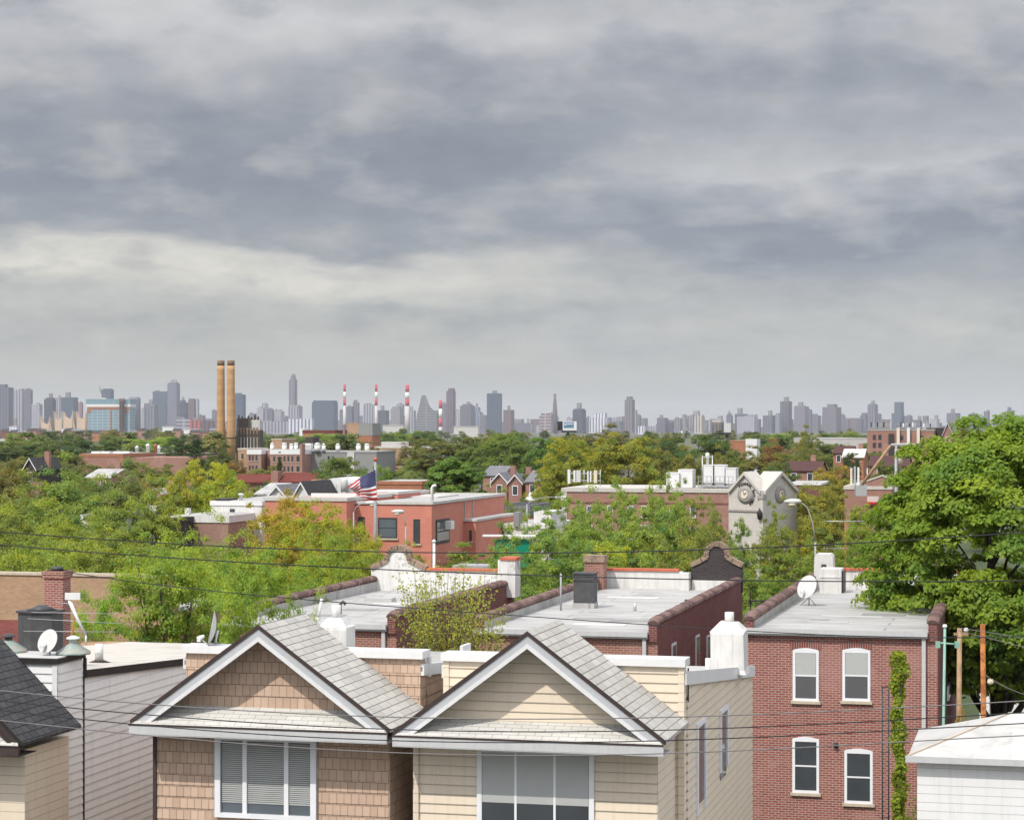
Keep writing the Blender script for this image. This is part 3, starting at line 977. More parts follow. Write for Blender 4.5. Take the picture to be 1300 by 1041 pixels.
# ---- white hip roof at the right edge
ax, ay = at(1283, 905, 51.5).x, 51.5
r_ = empty('white_roof_house', (ax, ay, 0), PHI, 'white coated hip roof with a stained seam in the bottom right corner', 'house')
zt_, zb_ = zat(905, 51.5), 6.25
dz = zt_ - zb_
hw_ = 1.0
# left slope falls towards the driveway, front slope towards us
A_, B_ = Vector((0, 0, zt_)), Vector((3.2, 0, zt_ - 0.05))
L0, L1 = Vector((-2.35, -1.6, zb_)), Vector((-2.35, 3.0, zb_))
R0, R1 = Vector((6.2, -1.6, zb_)), Vector((6.2, 3.0, zb_))
m = MB()
m.face([L0, R0, B_, A_])
m.face([L1, L0, A_])
m.face([R1, L1, A_, B_])
m.face([R0, R1, B_])
m.face([L0, L1, R1, R0])
m.build('roof', M['white_roof'], r_)
MB().box(-2.15, 6.0, -1.4, 2.8, 0, zb_ - 0.02).build('wall', M['siding_white'], r_)
m = MB()
m.tube([A_ + Vector((0, 0, 0.01)), (L0 + A_) / 2 + Vector((0, 0, 0.01)), L0 + Vector((0.0, 0, 0.01))], 0.025, 5)
m.build('ridge_seam', M['sill'], r_)
MB().box(-2.41, 6.26, -1.68, -1.6, zb_ - 0.14, zb_ + 0.01).build('gutter', M['gutter'], r_)
# ================================================================ the row of brick houses seen from behind
F2 = Frame(946, 68.5)


def tile_coping(root, off, x, v0, v1, z, w=0.30, mat_='tile'):
    """barrel tiles along the top of a side parapet"""
    m = MB()
    n = int((v1 - v0) / 0.40)
    rg = random.Random(int(x * 37))
    for i in range(n):
        a, b = v0 + (v1 - v0) * i / n, v0 + (v1 - v0) * (i + 1) / n + 0.05
        ps = [(x + w * 0.62 * math.cos(k * math.pi / 6), a, z - 0.02 + 0.13 * math.sin(k * math.pi / 6)) for k in range(7)]
        tm = 1 if rg.random() < 0.4 else 0
        lift = 0.095 + rg.uniform(-.012, .016)
        qs = [(p[0] * 1.0 + (p[0] - x) * 0.16, b, p[2] + lift) for p in ps]
        for k in range(6):
            m.face([ps[k], ps[k + 1], qs[k + 1], qs[k]], tm)
        m.face(qs, 1)
        m.face(ps[::-1], 1)
    return m.build('tile_coping', [M[mat_], M['tile_dark']], root, off)


def mission_gable(root, off, x0, x1, v, zb, zsh, zt, wall_m, cope_m, name='curved_parapet', th=0.3):
    """parapet with sloping shoulders and a round arched centre, facing -v"""
    xc = (x0 + x1) / 2
    ra = (x1 - x0) * 0.215
    arc = [(xc + ra * math.cos(a), zt - ra + ra * math.sin(a)) for a in [math.pi * i / 12 for i in range(13)]]
    shp = [(x1, zb), (x1, zsh - 0.12), (xc + ra * 1.45, zsh + 0.08), (xc + ra, zsh + 0.2)] + arc[0:] + [(xc - ra, zsh + 0.2), (xc - ra * 1.45, zsh + 0.08), (x0, zsh - 0.12), (x0, zb)]
    m = MB().prism([(p[0], v, p[1]) for p in shp], (0, th, 0))
    w = m.build(name, M[wall_m], root, off)
    line = shp[1:-1]
    m = MB()
    cw = 0.13
    for i in range(len(line) - 1):
        a, b = Vector((line[i][0], 0, line[i][1])), Vector((line[i + 1][0], 0, line[i + 1][1]))
        d = (b - a)
        if d.length < 1e-3: continue
        nn = Vector((d.z, 0, -d.x)).normalized()
        if nn.z < 0 and abs(nn.z) > 0.3: nn = -nn
        if nn.dot(Vector(((a.x + b.x) / 2 - xc, 0, 0.6))) < 0: nn = -nn
        e = d.normalized() * 0.03
        p = [a - e - nn * 0.12, b + e - nn * 0.12, b + e + nn * cw * 0.6, a - e + nn * cw * 0.6]
        m.prism([(q.x, v - 0.07, q.z) for q in p], (0, th + 0.14, 0))
    m.build('coping', M[cope_m], w)
    return w


def brick_house(name, label, x0, x1, depth, zr, zback, brick_m, gable_px, gable_side, para_py, gable_py, roof_m='silver'):
    """two storey brick row house: flat roof, tiled party-wall parapets, gutter on our side, decorated parapet on the street side"""
    r, off = house_root(F2, (x0 + x1) / 2, 0, name, label, 'house')
    m = MB()
    m.prism([(x0, 0, 0), (x0, depth, 0), (x0, depth, zback - 0.1), (x0, 0, zr - 0.1)], (x1 - x0, 0, 0))
    m.build('wall', M[brick_m], r, off)
    m = MB()
    m.prism([(x0 + 0.28, -0.12, zr), (x0 + 0.28, depth, zback), (x0 + 0.28, depth, zback - 0.08), (x0 + 0.28, -0.12, zr - 0.08)], (x1 - x0 - 0.56, 0, 0))
    m.build('flat_roof', M[roof_m], r, off)
    m = MB()
    m.box(x0 - 0.05, x1 - 0.30, -0.24, -0.125, zr - 0.15, zr + 0.01)
    m.box(x0 - 0.05, x1 - 0.30, -0.19, -0.002, zr - 0.21, zr - 0.155)
    g = m.build('gutter', M['gutter'], r, off)
    rg = random.Random(int(x0 * 11 + 500))
    for k in range(6):
        px_, pv = rg.uniform(x0 + 0.6, x1 - 2.2), rg.uniform(0.8, depth - 4)
        lw, lv = rg.uniform(0.5, 2.2), rg.uniform(0.25, 1.1)
        za, zb = zr + (zback - zr) * (pv + 0.12) / (depth + 0.12), zr + (zback - zr) * (pv + lv + 0.12) / (depth + 0.12)
        MB().prism([(px_, pv, za + 0.004), (px_ + lw, pv + rg.uniform(-.05, .05), za + 0.004), (px_ + lw, pv + lv, zb + 0.004), (px_ + rg.uniform(-.05, .05), pv + lv, zb + 0.004)], (0, 0, 0.008)).build('roof_patch', M[('silver', 'grey_patch', 'pale_patch')[k % 3]], r, off)
    xd = x1 - 0.42
    m = MB().box(xd - 0.06, xd + 0.06, -0.13, -0.015, 0, zr - 0.2)
    m.build('downspout', M['gutter'], r, off)
    for sx in (0, 1):
        xa, xb = (x0, x0 + 0.28) if sx == 0 else (x1 - 0.28, x1)
        m = MB()
        m.prism([(xa - (0.004 if sx == 0 else 0), -0.10, zr - 0.3), (xa - (0.004 if sx == 0 else 0), depth, zr - 0.3), (xa - (0.004 if sx == 0 else 0), depth, zr + 0.26), (xa - (0.004 if sx == 0 else 0), -0.10, zr + 0.26)], (0.284, 0, 0))
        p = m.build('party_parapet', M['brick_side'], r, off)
        xin = xb + 0.004 if sx == 0 else xa - 0.004
        m = MB().box(xin - 0.004, xin + 0.004, 0.05, depth, zr - 0.15, zr + 0.22)
        m.build('parapet_flashing', M['silver'], p)
        tile_coping(p, None, (xa + xb) / 2, -0.12, depth, zr + 0.27)
    # side wall sheathed in darker brick
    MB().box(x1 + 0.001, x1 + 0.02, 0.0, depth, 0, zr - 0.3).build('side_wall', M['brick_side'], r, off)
    return r, off


# ---- right hand house, two windows
x0, x1, zr = 0.0, 6.08, 7.62
DR = 20.0
r, off = brick_house('brick_house', 'red brick house with two white windows under its flat roof, beside the big maple', x0, x1, DR, zr, 7.45, 'brick_red', None, None, None, None)
bh = r
for pa, pb in ((1006.5, 1039.5), (1069.5, 1105)):
    xa, xb = F2.s_of(pa), F2.s_of(pb)
    za, zb = F2.z(889, xa), F2.z(822, xa)
    wo = window(r, off, 'window', xa, xb, za, zb - 0.07, 0, frame=0.085, blind=(0.48, 'blind'), arch=True)
    n = 12
    m = MB()
    pts = [(xa - 0.06 + (xb - xa + 0.12) * i / n, zb - 0.055 + 0.075 * math.sin(math.pi * i / n)) for i in range(n + 1)]
    out = [(p[0] + (p[0] - (xa + xb) / 2) * 0.06, p[1] + 0.22) for p in pts]
    for i in range(n):
        m.prism([(pts[i][0], -0.012, pts[i][1]), (pts[i + 1][0], -0.012, pts[i + 1][1]), (out[i + 1][0], -0.012, out[i + 1][1]), (out[i][0], -0.012, out[i][1])], (0, 0.01, 0))
    m.build('brick_arch', M['arch_brick'], wo)
    ms = MB().box(xa + 0.09, xb - 0.09, -0.0235, -0.0185, za + 0.09, (za + zb) / 2 - 0.05)
    ms.build('insect_screen', M['blind_grey'], wo)
xa, xb = F2.s_of(1006), F2.s_of(1040)
zb = F2.z(936, xa)
wo = window(r, off, 'window', xa, xb, zb - 1.75, zb - 0.03, 0, frame=0.085, arch=True)
xa, xb = F2.s_of(1072), F2.s_of(1108)
zb = F2.z(951, xa)
wo = window(r, off, 'window', xa, xb, zb - 1.7, zb - 0.03, 0, frame=0.085, arch=True)
# small wall lamp and cable
s_ = F2.s_of(1061)
m = MB().box(s_ - 0.06, s_ + 0.06, -0.1, -0.002, F2.z(948, s_), F2.z(942, s_))
m.lathe((s_, -0.12, F2.z(947, s_)), [(0.03, 0), (0.07, 0.05), (0.05, 0.12)], 8)
m.build('wall_lamp', M['dark_metal'], r, off)
# side wall box window in shade
v_ = F2.v_of(1203, x1)
m = MB().box(x1 + 0.02, x1 + 0.09, v_ - 1.0, v_ + 1.0, F2.z(885, x1, v_), F2.z(867, x1, v_))
so = m.build('side_window', M['frame_white'], r, off)
for k in (-0.55, 0.25):
    MB().box(x1 + 0.091, x1 + 0.095, v_ + k - 0.25, v_ + k + 0.25, F2.z(882, x1, v_), F2.z(870, x1, v_)).build('pane', M['glass'], so)
# rear chimneys, back parapet
zrf = lambda v: 7.62 - 0.17 * v / DR
v_ = 17.0
xa, xb = F2.s_of(1041, v_), F2.s_of(1068, v_)
zt = F2.z(722, xa, v_)
m = MB().box(xa, xb, v_, v_ + 1.1, zrf(v_) - 0.1, zt)
m.box(xa - 0.05, xb - 0.02, v_ - 0.03, v_ + 1.13, zt - 0.35, zt - 0.28)
ch = m.build('chimney_stack', M['stucco_white'], r, off)
MB().box(xb + 0.002, xb + 0.06, v_ + 0.2, v_ + 0.9, zrf(v_), zt - 0.1).build('flashing', M['tar'], ch)
v_ = 19.0
xa, xb = F2.s_of(1034, v_), F2.s_of(1057, v_)
zt2 = F2.z(703, xa, v_)
m = MB()
m.prism([(xa - 0.05, v_, zrf(v_)), (xb + 0.05, v_, zrf(v_)), (xb, v_, zt2 - 0.12), (xb - 0.08, v_, zt2), (xa + 0.08, v_, zt2), (xa, v_, zt2 - 0.12)], (0, 0.9, 0))
c2 = m.build('chimney', M['stucco_white'], r, off)
m = MB().box(xa + 0.28, xa + 0.48, v_ - 0.02, v_ - 0.002, zt2 - 0.62, zt2 - 0.42)
m.build('flue_opening', M['tar'], c2)
v_ = 19.6
xa = F2.s_of(1057, v_)
zt = F2.z(724, xa, v_)
m = MB().box(xa, x1, v_, v_ + 0.35, zrf(v_) - 0.1, zt)
m.box(xa, x1, v_ - 0.25, v_ - 0.002, zrf(v_) - 0.1, zrf(v_) + 0.12)
bp = m.build('back_parapet', M['stucco_white'], r, off)
m = MB().box(xa - 0.02, x1, v_ - 0.06, v_ + 0.41, zt + 0.002, zt + 0.10)
m.build('red_coping', M['tile_red'], bp)
mission_gable(r, off, x1 - 2.6, x1, 20.0, zrf(20), 8.6, 9.4, 'brick_dark', 'tile_tan')

# ---- middle house
x0, x1, zr = -8.98, -2.86, 7.40
rm, offm = brick_house('brick_house', 'brick house with black tarred chimney and white back parapet, middle of three', x0, x1, 20.2, zr, 7.30, 'brick_red2', None, None, None, None)
v_ = 19.8
xa, xb = F2.s_of(764, v_), F2.s_of(866, v_)
zt = F2.z(724, xa, v_)
m = MB().box(xa, xb, v_, v_ + 0.35, 7.2, zt)
bp = m.build('back_parapet', M['stucco_white'], rm, offm)
MB().box(xa, xb - 0.15, v_ - 0.06, v_ + 0.41, zt + 0.002, zt + 0.10).build('red_coping', M['tile_red'], bp)
xc_ = F2.s_of(877, v_)
MB().box(xb - 0.02, xc_, v_ - 0.55, v_ - 0.002, 7.2, zt - 0.02).build('parapet_pier', M['stucco_white'], rm, offm)
xa = F2.s_of(745, v_)
MB().box(xa, F2.s_of(764, v_) - 0.01, v_ - 0.1, v_ + 0.4, 7.2, zt - 0.05).build('parapet_end', M['stucco_worn'], rm, offm)
zg = F2.z(690, x1, 20)
mission_gable(rm, offm, xc_ + 0.02, x1 + 0.05, 19.9, 7.2, F2.z(713, x1, 20), zg, 'brick_dark', 'tile_tan')
MB().box(xc_ + 0.06, x1 - 0.3, 19.72, 19.89, 7.2, F2.z(737, x1, 20)).build('gable_flashing', M['stucco_white'], rm, offm)
v_ = 9.0
xa, xb = F2.s_of(728, v_), F2.s_of(754, v_)
zt, zb = F2.z(727, xa, v_), 7.35
m = MB().box(xa, xb, v_, v_ + 0.62, zb + 0.2, zt - 0.05)
ch = m.build('tarred_chimney', M['tar'], rm, offm)
m = MB().box(xa - 0.04, xb + 0.04, v_ - 0.04, v_ + 0.66, zt - 0.05, zt)
m.box(xa - 0.03, xb + 0.03, v_ - 0.03, v_ + 0.65, zt - 0.30, zt - 0.26)
m.build('chimney_cap', M['tarcap'], ch)
MB().box(xa - 0.02, xb + 0.02, v_ - 0.05, v_ + 0.66, zb - 0.1, zb + 0.2).build('chimney_base', M['silver'], ch)
v_ = 18.8
xa, xb = F2.s_of(742, v_), F2.s_of(766, v_)
zt = F2.z(705, xa, v_)
m = MB().box(xa, xb, v_, v_ + 0.7, 7.2, zt - 0.28)
ch = m.build('brick_chimney', M['brick_red2'], rm, offm)
m = MB().box(xa - 0.06, xb + 0.06, v_ - 0.06, v_ + 0.76, zt - 0.28, zt - 0.10)
m.box(xa - 0.03, xb + 0.03, v_ - 0.03, v_ + 0.73, zt - 0.10, zt)
m.build('chimney_cap', M['tile_tan'], ch)
for px, v_, h_ in ((806, 8.2, 0.38), (871, 10.5, 0.36)):
    s_ = F2.s_of(px, v_)
    MB().lathe((s_, v_, 7.32), [(0.06, 0), (0.06, h_ * 0.9), (0.05, h_ * 0.9)], 8).build('vent_pipe', M['tar'] if px == 871 else M['steel'], rm, offm)
s_, v_ = F2.s_of(883, 13.0), 13.0
MB().box(s_ - 0.3, s_ + 0.3, v_, v_ + 0.5, 7.3, 7.46).build('roof_hatch', M['silver'], rm, offm)
for px, ya, yb in ((855, 816, 842), (885, 806, 850), (899, 806, 850)):
    v_ = F2.v_of(px, x1 + 0.02)
    za, zb = F2.z(yb, x1, v_), F2.z(ya, x1, v_)
    m = MB().box(x1 + 0.0, x1 + 0.06, v_ - 0.42, v_ + 0.42, za, zb)
    wo = m.build('window', M['frame_white'], rm, offm)
    MB().box(x1 + 0.061, x1 + 0.066, v_ - 0.34, v_ + 0.34, za + 0.07, zb - 0.07).build('pane', M['glass'], wo)
    MB().box(x1 + 0.061, x1 + 0.075, v_ - 0.5, v_ + 0.5, za - 0.1, za - 0.01).build('sill', M['sill'], wo)
xa, xb = F2.s_of(650), F2.s_of(676)
window(rm, offm, 'window', xa, xb, 4.4, 6.1, 0, frame=0.085, blind=(0.5, 'blind'))
window(rm, offm, 'window', xa + 2.6, xb + 2.6, 4.4, 6.1, 0, frame=0.085, blind=(0.4, 'blind'))

# ---- left house
x0, x1, zr = -17.85, -11.74, 7.45
rl, offl = brick_house('brick_house', 'brick house with round arched white parapet behind its silver roof, left of three', x0, x1, 16.5, zr, 7.30, 'brick_red2', None, None, None, None)
v_ = 16.2
xa, xb = F2.s_of(476, v_), F2.s_of(545, v_)
mission_gable(rl, offl, x0 + 0.05, F2.s_of(540, v_), v_, 7.2, F2.z(716, xa, v_), F2.z(694, xa, v_), 'stucco_worn', 'tile_tan')
xa, xb = F2.s_of(536, v_) , F2.s_of(632, v_)
zt = F2.z(724, xa, v_)
m = MB().box(xa + 0.06, xb, v_ + 0.02, v_ + 0.32, 7.2, zt)
bp = m.build('back_parapet', M['stucco_worn'], rl, offl)
MB().box(xa + 0.1, xb, v_ - 0.04, v_ + 0.38, zt + 0.002, zt + 0.10).build('red_coping', M['tile_red'], bp)
for px, rr in ((615, 0.16), (627, 0.15)):
    m = MB().lathe((F2.s_of(px, v_), v_ - 0.02, zt - 0.45), [(rr, 0), (rr, 0.08), (rr * 0.55, 0.09)], 14, axis=(0, -1, 0))
    m.build('rosette', M['stucco_white'], bp)
xa, xb = F2.s_of(632, v_ - 1), F2.s_of(654, v_ - 1)
zt = F2.z(711, xa, v_ - 1)
m = MB().box(xa, xb, v_ - 1.0, v_ - 0.1, 7.2, zt)
ch = m.build('chimney', M['stucco_worn'], rl, offl)
m = MB().box(xa + 0.1, xb + 0.05, v_ - 1.05, v_ - 0.05, zt + 0.002, zt + 0.11)
m.build('chimney_cap', M['tile_red'], ch)
s_, v_ = F2.s_of(478, 10), 10.0
MB().box(s_ - 0.5, s_ + 0.6, v_, v_ + 0.6, 7.35, 7.50).build('roof_hatch', M['silver'], rl, offl)
s_, v_ = F2.s_of(432, 4.0), 4.0
MB().tube([(s_, v_, 7.4), (s_, v_, 7.75), (s_ + 0.1, v_, 7.85), (s_ + 0.2, v_, 7.75)], 0.06, 8).build('vent_pipe', M['tar'], rl, offl)
xa, xb = F2.s_of(455), F2.s_of(481)
window(rl, offl, 'window', xa, xb, 4.4, 6.1, 0, frame=0.085, blind=(0.5, 'blind'))

# dish, aerials on the right house
x, y = F2.xy(F2.s_of(1027, 10.0), 10.0)
dish_thing((x, y, 7.53), (-0.75, -0.62, 0.40), 0.44, 'round grey satellite dish on tripod on the silver roof beside the white chimney', mast=0.42)


def yagi(name, label, px, D, zb, ytop, half, n, mat_='rust', rows=1):
    b = at(px, 0, D)
    t_ = empty(name, (b.x, D, zb), 0, label, 'aerial')
    h = zat(ytop, D) - zb
    MB().tube([(0, 0, 0), (0.0, 0, h)], 0.022, 6).build('mast', M[mat_], t_)
    m = MB().tube([(-half, -0.15, h - 0.02), (half, 0.15, h - 0.02)], 0.016, 5)
    bm = m.build('boom', M['steel'], t_)
    for i in range(n):
        k = -half + 2 * half * i / (n - 1)
        L = 0.35 + 0.25 * abs(math.sin(i * 1.7))
        MB().tube([(k - 0.12, -L, h - 0.02), (k + 0.12, L, h - 0.02)], 0.008, 4).build('element', M['steel'], bm)
    return t_, h


t_, h_ = yagi('television_aerial', 'rusty rooftop mast with a wide aerial boom above the right brick house', 1073, 86.0, 7.45, 661, 0.78, 9)
for i in range(8):
    k = -0.9 + i * 0.11
    MB().tube([(k, 0, h_ - 1.18), (k + 0.055, 0.02, h_ - 1.08), (k + 0.11, 0, h_ - 1.18)], 0.008, 4).build('low_element', M['steel'], t_)
t_, h_ = yagi('television_aerial', 'small cross shaped aerial on three thin legs on the silver roof under the maple', 1092, 82.0, 7.50, 757, 0.22, 4, 'dark_metal')
x, y = at(712, 0, 78).x, 78.0
t_ = empty('roof_mast', (x, y, 7.3), 0, 'bare thin grey mast standing on the middle silver roof, left of the black chimney', 'mast')
MB().tube([(0, 0, 0), (0, 0, zat(728, 78) - 7.3)], 0.035, 8).build('pole', M['pole_grey'], t_)
MB().box(-0.12, 0.12, -0.12, 0.12, 0, 0.03).build('foot', M['steel'], t_)
x, y = at(404, 0, 74).x, 74.0
t_ = empty('roof_mast', (x, y, 7.4), 0, 'short leaning white pipe at the corner of the left silver roof', 'pipe')
MB().tube([(0, 0, 0), (0.12, 0, zat(760, 74) - 7.4)], 0.05, 8).build('pipe', M['trim'], t_)
MB().lathe((0, 0, 0), [(0.14, 0), (0.10, 0.06), (0.06, 0.08)], 10).build('foot', M['steel'], t_)
# iron railing between the two right-hand houses, by the street
fx, fy = F2.xy(-2.55, 20.5)
t_ = empty('iron_railing', (fx, fy, 4.6), PHI, 'black iron railing between the dark brick wall and the right brick house', 'railing')
m = MB()
for k in range(11):
    m.box(k * 0.24 - 0.02, k * 0.24 + 0.02, -0.02, 0.02, 0, 2.6 if k % 5 == 0 else 2.3)
m.build('bars', M['dark_metal'], t_)
m = MB().box(-0.05, 2.5, -0.03, 0.03, 2.2, 2.26)
m.build('top_rail', M['dark_metal'], t_)
MB().box(-0.05, 2.5, -0.03, 0.03, 0.6, 0.66).build('rail', M['dark_metal'], t_)
MB().box(-0.2, 2.75, -0.4, 0.4, -4.6, 0.0).build('plinth', M['brick_side'], t_)

# ---- tan brick building behind the left trees
fx = Frame(60, 92.0)
r_, off_ = house_root(fx, 0, 0, 'tan_brick_building', 'broad tan brick wall behind the leafless stems at the left', 'building')
zt = zat(727, 92)
xa, xb = fx.s_of(-40), fx.s_of(222)
MB().box(xa, xb, 0, 0.35, 0, zt - 0.12).build('wall', M['brick_tan'], r_, off_)
MB().box(xa - 0.05, xb + 0.05, -0.06, 0.41, zt - 0.118, zt).build('coping', M['sill'], r_, off_)
MB().box(xa, xb, 0.352, 7.0, 0, zt - 1.6).build('rear_block', M['brick_tan'], r_, off_)
MB().box(xa + .02, xb - .02, 0.36, 6.9, zt - 1.598, zt - 1.55).build('flat_roof', M['silver'], r_, off_)

# ---- poles, posts and garden things right of centre
def post(name, label, px, D, ytop, r0, mat_, lean=0.0, cat='pole', zb=0.0, group=None):
    b = at(px, 0, D)
    t_ = empty(name, (b.x, D, zb), 0, label, cat, group)
    h = zat(ytop, D) - zb
    MB().tube([(0, 0, 0), (lean * 0.4, 0, h * 0.5), (lean, 0, h)], [r0, r0 * 0.93, r0 * 0.85], 10).build('pole', M[mat_], t_)
    return t_, h


t_, h = post('clothesline_pole', 'pale green metal pole with a crossarm in front of the brick house corner', 1195, 60.0, 797, 0.045, 'green_pole', 0.10)
m = MB().tube([(-0.10, 0, h - 0.42), (0.44, 0, h - 0.46)], 0.028, 6)
arm = m.build('crossarm', M['green_pole'], t_)
for k in (-0.10, 0.44):
    MB().box(k - 0.06, k + 0.06, -0.05, 0.05, h - 0.56, h - 0.38).build('bracket', M['green_pole'], arm)
MB().lathe((0.10, 0, h), [(0.05, 0), (0.07, 0.04), (0.05, 0.10)], 8).build('cap', M['pale_metal'], t_)
t_, h = post('clothesline_pole', 'weathered brown wooden pole beside the shaded brick side wall', 1216, 62.0, 797, 0.085, 'wood', 0.05)
m = MB().box(-0.12, 0.3, -0.04, 0.04, h - 0.22, h - 0.14)
m.build('crosspiece', M['wood'], t_)
MB().lathe((0.24, 0, h - 0.12), [(0.03, 0), (0.08, 0.05), (0.05, 0.12)], 8).build('insulator', M['sign_white'], t_)
t_, h = post('clothesline_pole', 'rusty orange pole on a pale lower stem, nearest the maple trunk', 1251, 60.0, 792, 0.085, 'rust', -0.08)
MB().tube([(0.0, 0, 0), (-0.035, 0, h * 0.66)], [0.115, 0.10], 10).build('wooden_stem', M['wood_pale'], t_)
MB().lathe((0.12, -0.1, h - 1.70), [(0.04, 0), (0.10, 0.06), (0.07, 0.16)], 10).build('insulator', M['clockface'], t_)
b = at(1124, 0, 62)
t_ = empty('ladder_frame', (b.x, 62, 0), 0, 'slim black metal frame standing before the brick wall, left of the ivy post', 'frame')
zt = zat(871, 62)
MB().tube([(-0.08, 0, 0), (-0.08, 0, zt)], 0.022, 6).build('upright', M['dark_metal'], t_)
MB().tube([(0.09, 0, 0), (0.09, 0, zt)], 0.022, 6).build('upright', M['dark_metal'], t_)
for k in range(3):
    MB().tube([(-0.13, 0, zt - 0.02 - k * 1.9), (0.13, 0, zt - 0.02 - k * 1.9)], 0.016, 6).build('rung', M['dark_metal'], t_)
# ================================================================ the middle distance
def simple_block(name, label, cat, px0, px1, ytop, D, depth, mat_, phi=PHI, roof='silver', cope=None, group=None, zb=0.0, cope_h=0.35):
    """plain flat-topped building whose front spans px0..px1 and rises to ytop; returns (root, offset, frame, x0, x1, ztop)"""
    f = Frame((px0 + px1) / 2, D, phi)
    a, b = f.s_of(px0), f.s_of(px1)
    r_ = empty(name, (f.A[0], f.A[1], zb), phi, label, cat, group)
    zt = f.z(ytop, 0)
    MB().box(a, b, 0, depth, 0, zt - zb - cope_h).build('wall', M[mat_], r_)
    m = MB().box(a - 0.08, b + 0.08, -0.08, depth + 0.08, zt - zb - cope_h + 0.002, zt - zb)
    m.build('coping', M[cope or mat_], r_)
    MB().box(a + 0.3, b - 0.3, 0.3, depth - 0.3, zt - zb + 0.002, zt - zb + 0.03).build('flat_roof', M[roof], r_)
    return r_, f, a, b, zt - zb


def win(r_, f, pa, pb, ya, yb, fm='dark_metal', sill=True, v=0.0, gm='glass'):
    xa, xb = f.s_of(pa, v), f.s_of(pb, v)
    z1, z0 = f.z(ya, xa, v) - r_.location.z, f.z(yb, xa, v) - r_.location.z
    d = max(0.06, (xb - xa) * 0.06)
    m = MB()
    m.box(xa, xa + d, v - 0.05, v + 0.02, z0, z1)
    m.box(xb - d, xb, v - 0.05, v + 0.02, z0, z1)
    m.box(xa + d, xb - d, v - 0.05, v + 0.02, z1 - d, z1)
    m.box(xa + d, xb - d, v - 0.05, v + 0.02, z0, z0 + d)
    m.box(xa + d, xb - d, v - 0.04, v + 0.02, (z0 + z1) / 2 - d / 3, (z0 + z1) / 2 + d / 3)
    o = m.build('window', M[fm], r_)
    MB().box(xa + d, xb - d, v - 0.03, v - 0.02, z0 + d, z1 - d).build('pane', M[gm], o)
    if sill:
        MB().box(xa - 0.1, xb + 0.1, v - 0.12, v, z0 - 0.12, z0 - 0.005).build('sill', M['sill'], o)
    return o


def pitched_house(name, label, pc, D, wpx, y_ridge, y_eave, depth, wall_m, roof_m, phi=PHI, gable_front_=True, group=None, chim=True, trim=True):
    f = Frame(pc, D, phi)
    w_ = wpx / F * D / 2
    zr_, ze_ = zat(y_ridge, D), zat(y_eave, D)
    r_ = empty(name, (f.A[0], f.A[1], 0), phi, label, 'house', group)
    if gable_front_:
        MB().prism([(-w_, 0, 0), (w_, 0, 0), (w_, 0, ze_), (0, 0, zr_), (-w_, 0, ze_)], (0, depth, 0)).build('wall', M[wall_m], r_)
        m = MB()
        for sg in (-1, 1):
            m.prism([(0, -0.3, zr_ + 0.14), (0, -0.3, zr_ + 0.01), (sg * (w_ + 0.25), -0.3, ze_ - 0.2), (sg * (w_ + 0.25), -0.3, ze_ - 0.07)], (0, depth + 0.6, 0))
        ro = m.build('roof', M[roof_m], r_)
        if trim:
            m = MB()
            for sg in (-1, 1):
                m.prism([(0, -0.36, zr_ + 0.1), (0, -0.36, zr_ - 0.12), (sg * (w_ + 0.25), -0.36, ze_ - 0.33), (sg * (w_ + 0.25), -0.36, ze_ - 0.1)], (0, 0.055, 0))
            m.build('rake_board', M['trim'], ro)
    else:
        MB().prism([(-w_, 0, 0), (-w_, depth, 0), (-w_, depth, ze_), (-w_, depth / 2, zr_), (-w_, 0, ze_)], (2 * w_, 0, 0)).build('wall', M[wall_m], r_)
        m = MB()
        for ya, yb in ((-0.3, depth / 2), (depth + 0.3, depth / 2)):
            m.prism([(-w_ - 0.2, ya, ze_ - 0.05), (-w_ - 0.2, yb, zr_ + 0.14), (-w_ - 0.2, yb, zr_ + 0.02), (-w_ - 0.2, ya, ze_ - 0.18)], (2 * w_ + 0.4, 0, 0))
        ro = m.build('roof', M[roof_m], r_)
    if chim:
        MB().box(w_ * 0.3, w_ * 0.3 + 0.8, depth * 0.5, depth * 0.5 + 0.8, ze_, zr_ + 1.1).build('chimney', M['brick_red2'], ro)
    hw_ = max(0.45, w_ * 0.16)
    for k in ((-0.45, 0.45) if w_ > 1.8 else (0,)):
        xm = k * w_
        m = MB().box(xm - hw_, xm + hw_, -0.06, 0.02, ze_ - 1.9, ze_ - 0.4)
        wo = m.build('window', M['frame_white'], r_)
        MB().box(xm - hw_ * .8, xm + hw_ * .8, -0.075, -0.062, ze_ - 1.78, ze_ - 0.52).build('pane', M['glass'], wo)
    return r_, f


# ---- salmon painted commercial building
phs = PHI
fs = Frame(548, 150.0, phs)
x_l, x_r = fs.s_of(440, -1.9) + 0.004, 0.0
zt = fs.z(637, 0)
r_ = empty('salmon_building', (fs.A[0], fs.A[1], 0), phs, 'salmon painted flat roofed brick building behind the flagpole', 'building')
dp = fs.v_of(640, 0.0)
MB().box(x_l, x_r, 0, dp, 0, zt - 0.2).build('wall', M['salmon'], r_)
m = MB().box(x_l - 0.05, 0.10, -0.10, 0.35, zt - 0.198, zt)
m.box(-0.25, 0.10, 0.352, dp + 0.1, zt - 0.198, zt)
m.box(x_l - .05, -0.252, dp - 0.25, dp + 0.1, zt - 0.198, zt)
m.build('coping', M['concrete'], r_)
MB().box(x_l + 0.2, -0.26, 0.36, dp - 0.26, zt - 0.15, zt - 0.12).build('flat_roof', M['silver'], r_)
VW = -1.9
x_a = fs.s_of(336, VW)
x_w = fs.s_of(440, VW)
z2 = fs.z(631, x_a, VW)
MB().box(x_a, x_w, VW, dp - 2, 0, z2 - 0.25).build('left_wing', M['salmon'], r_)
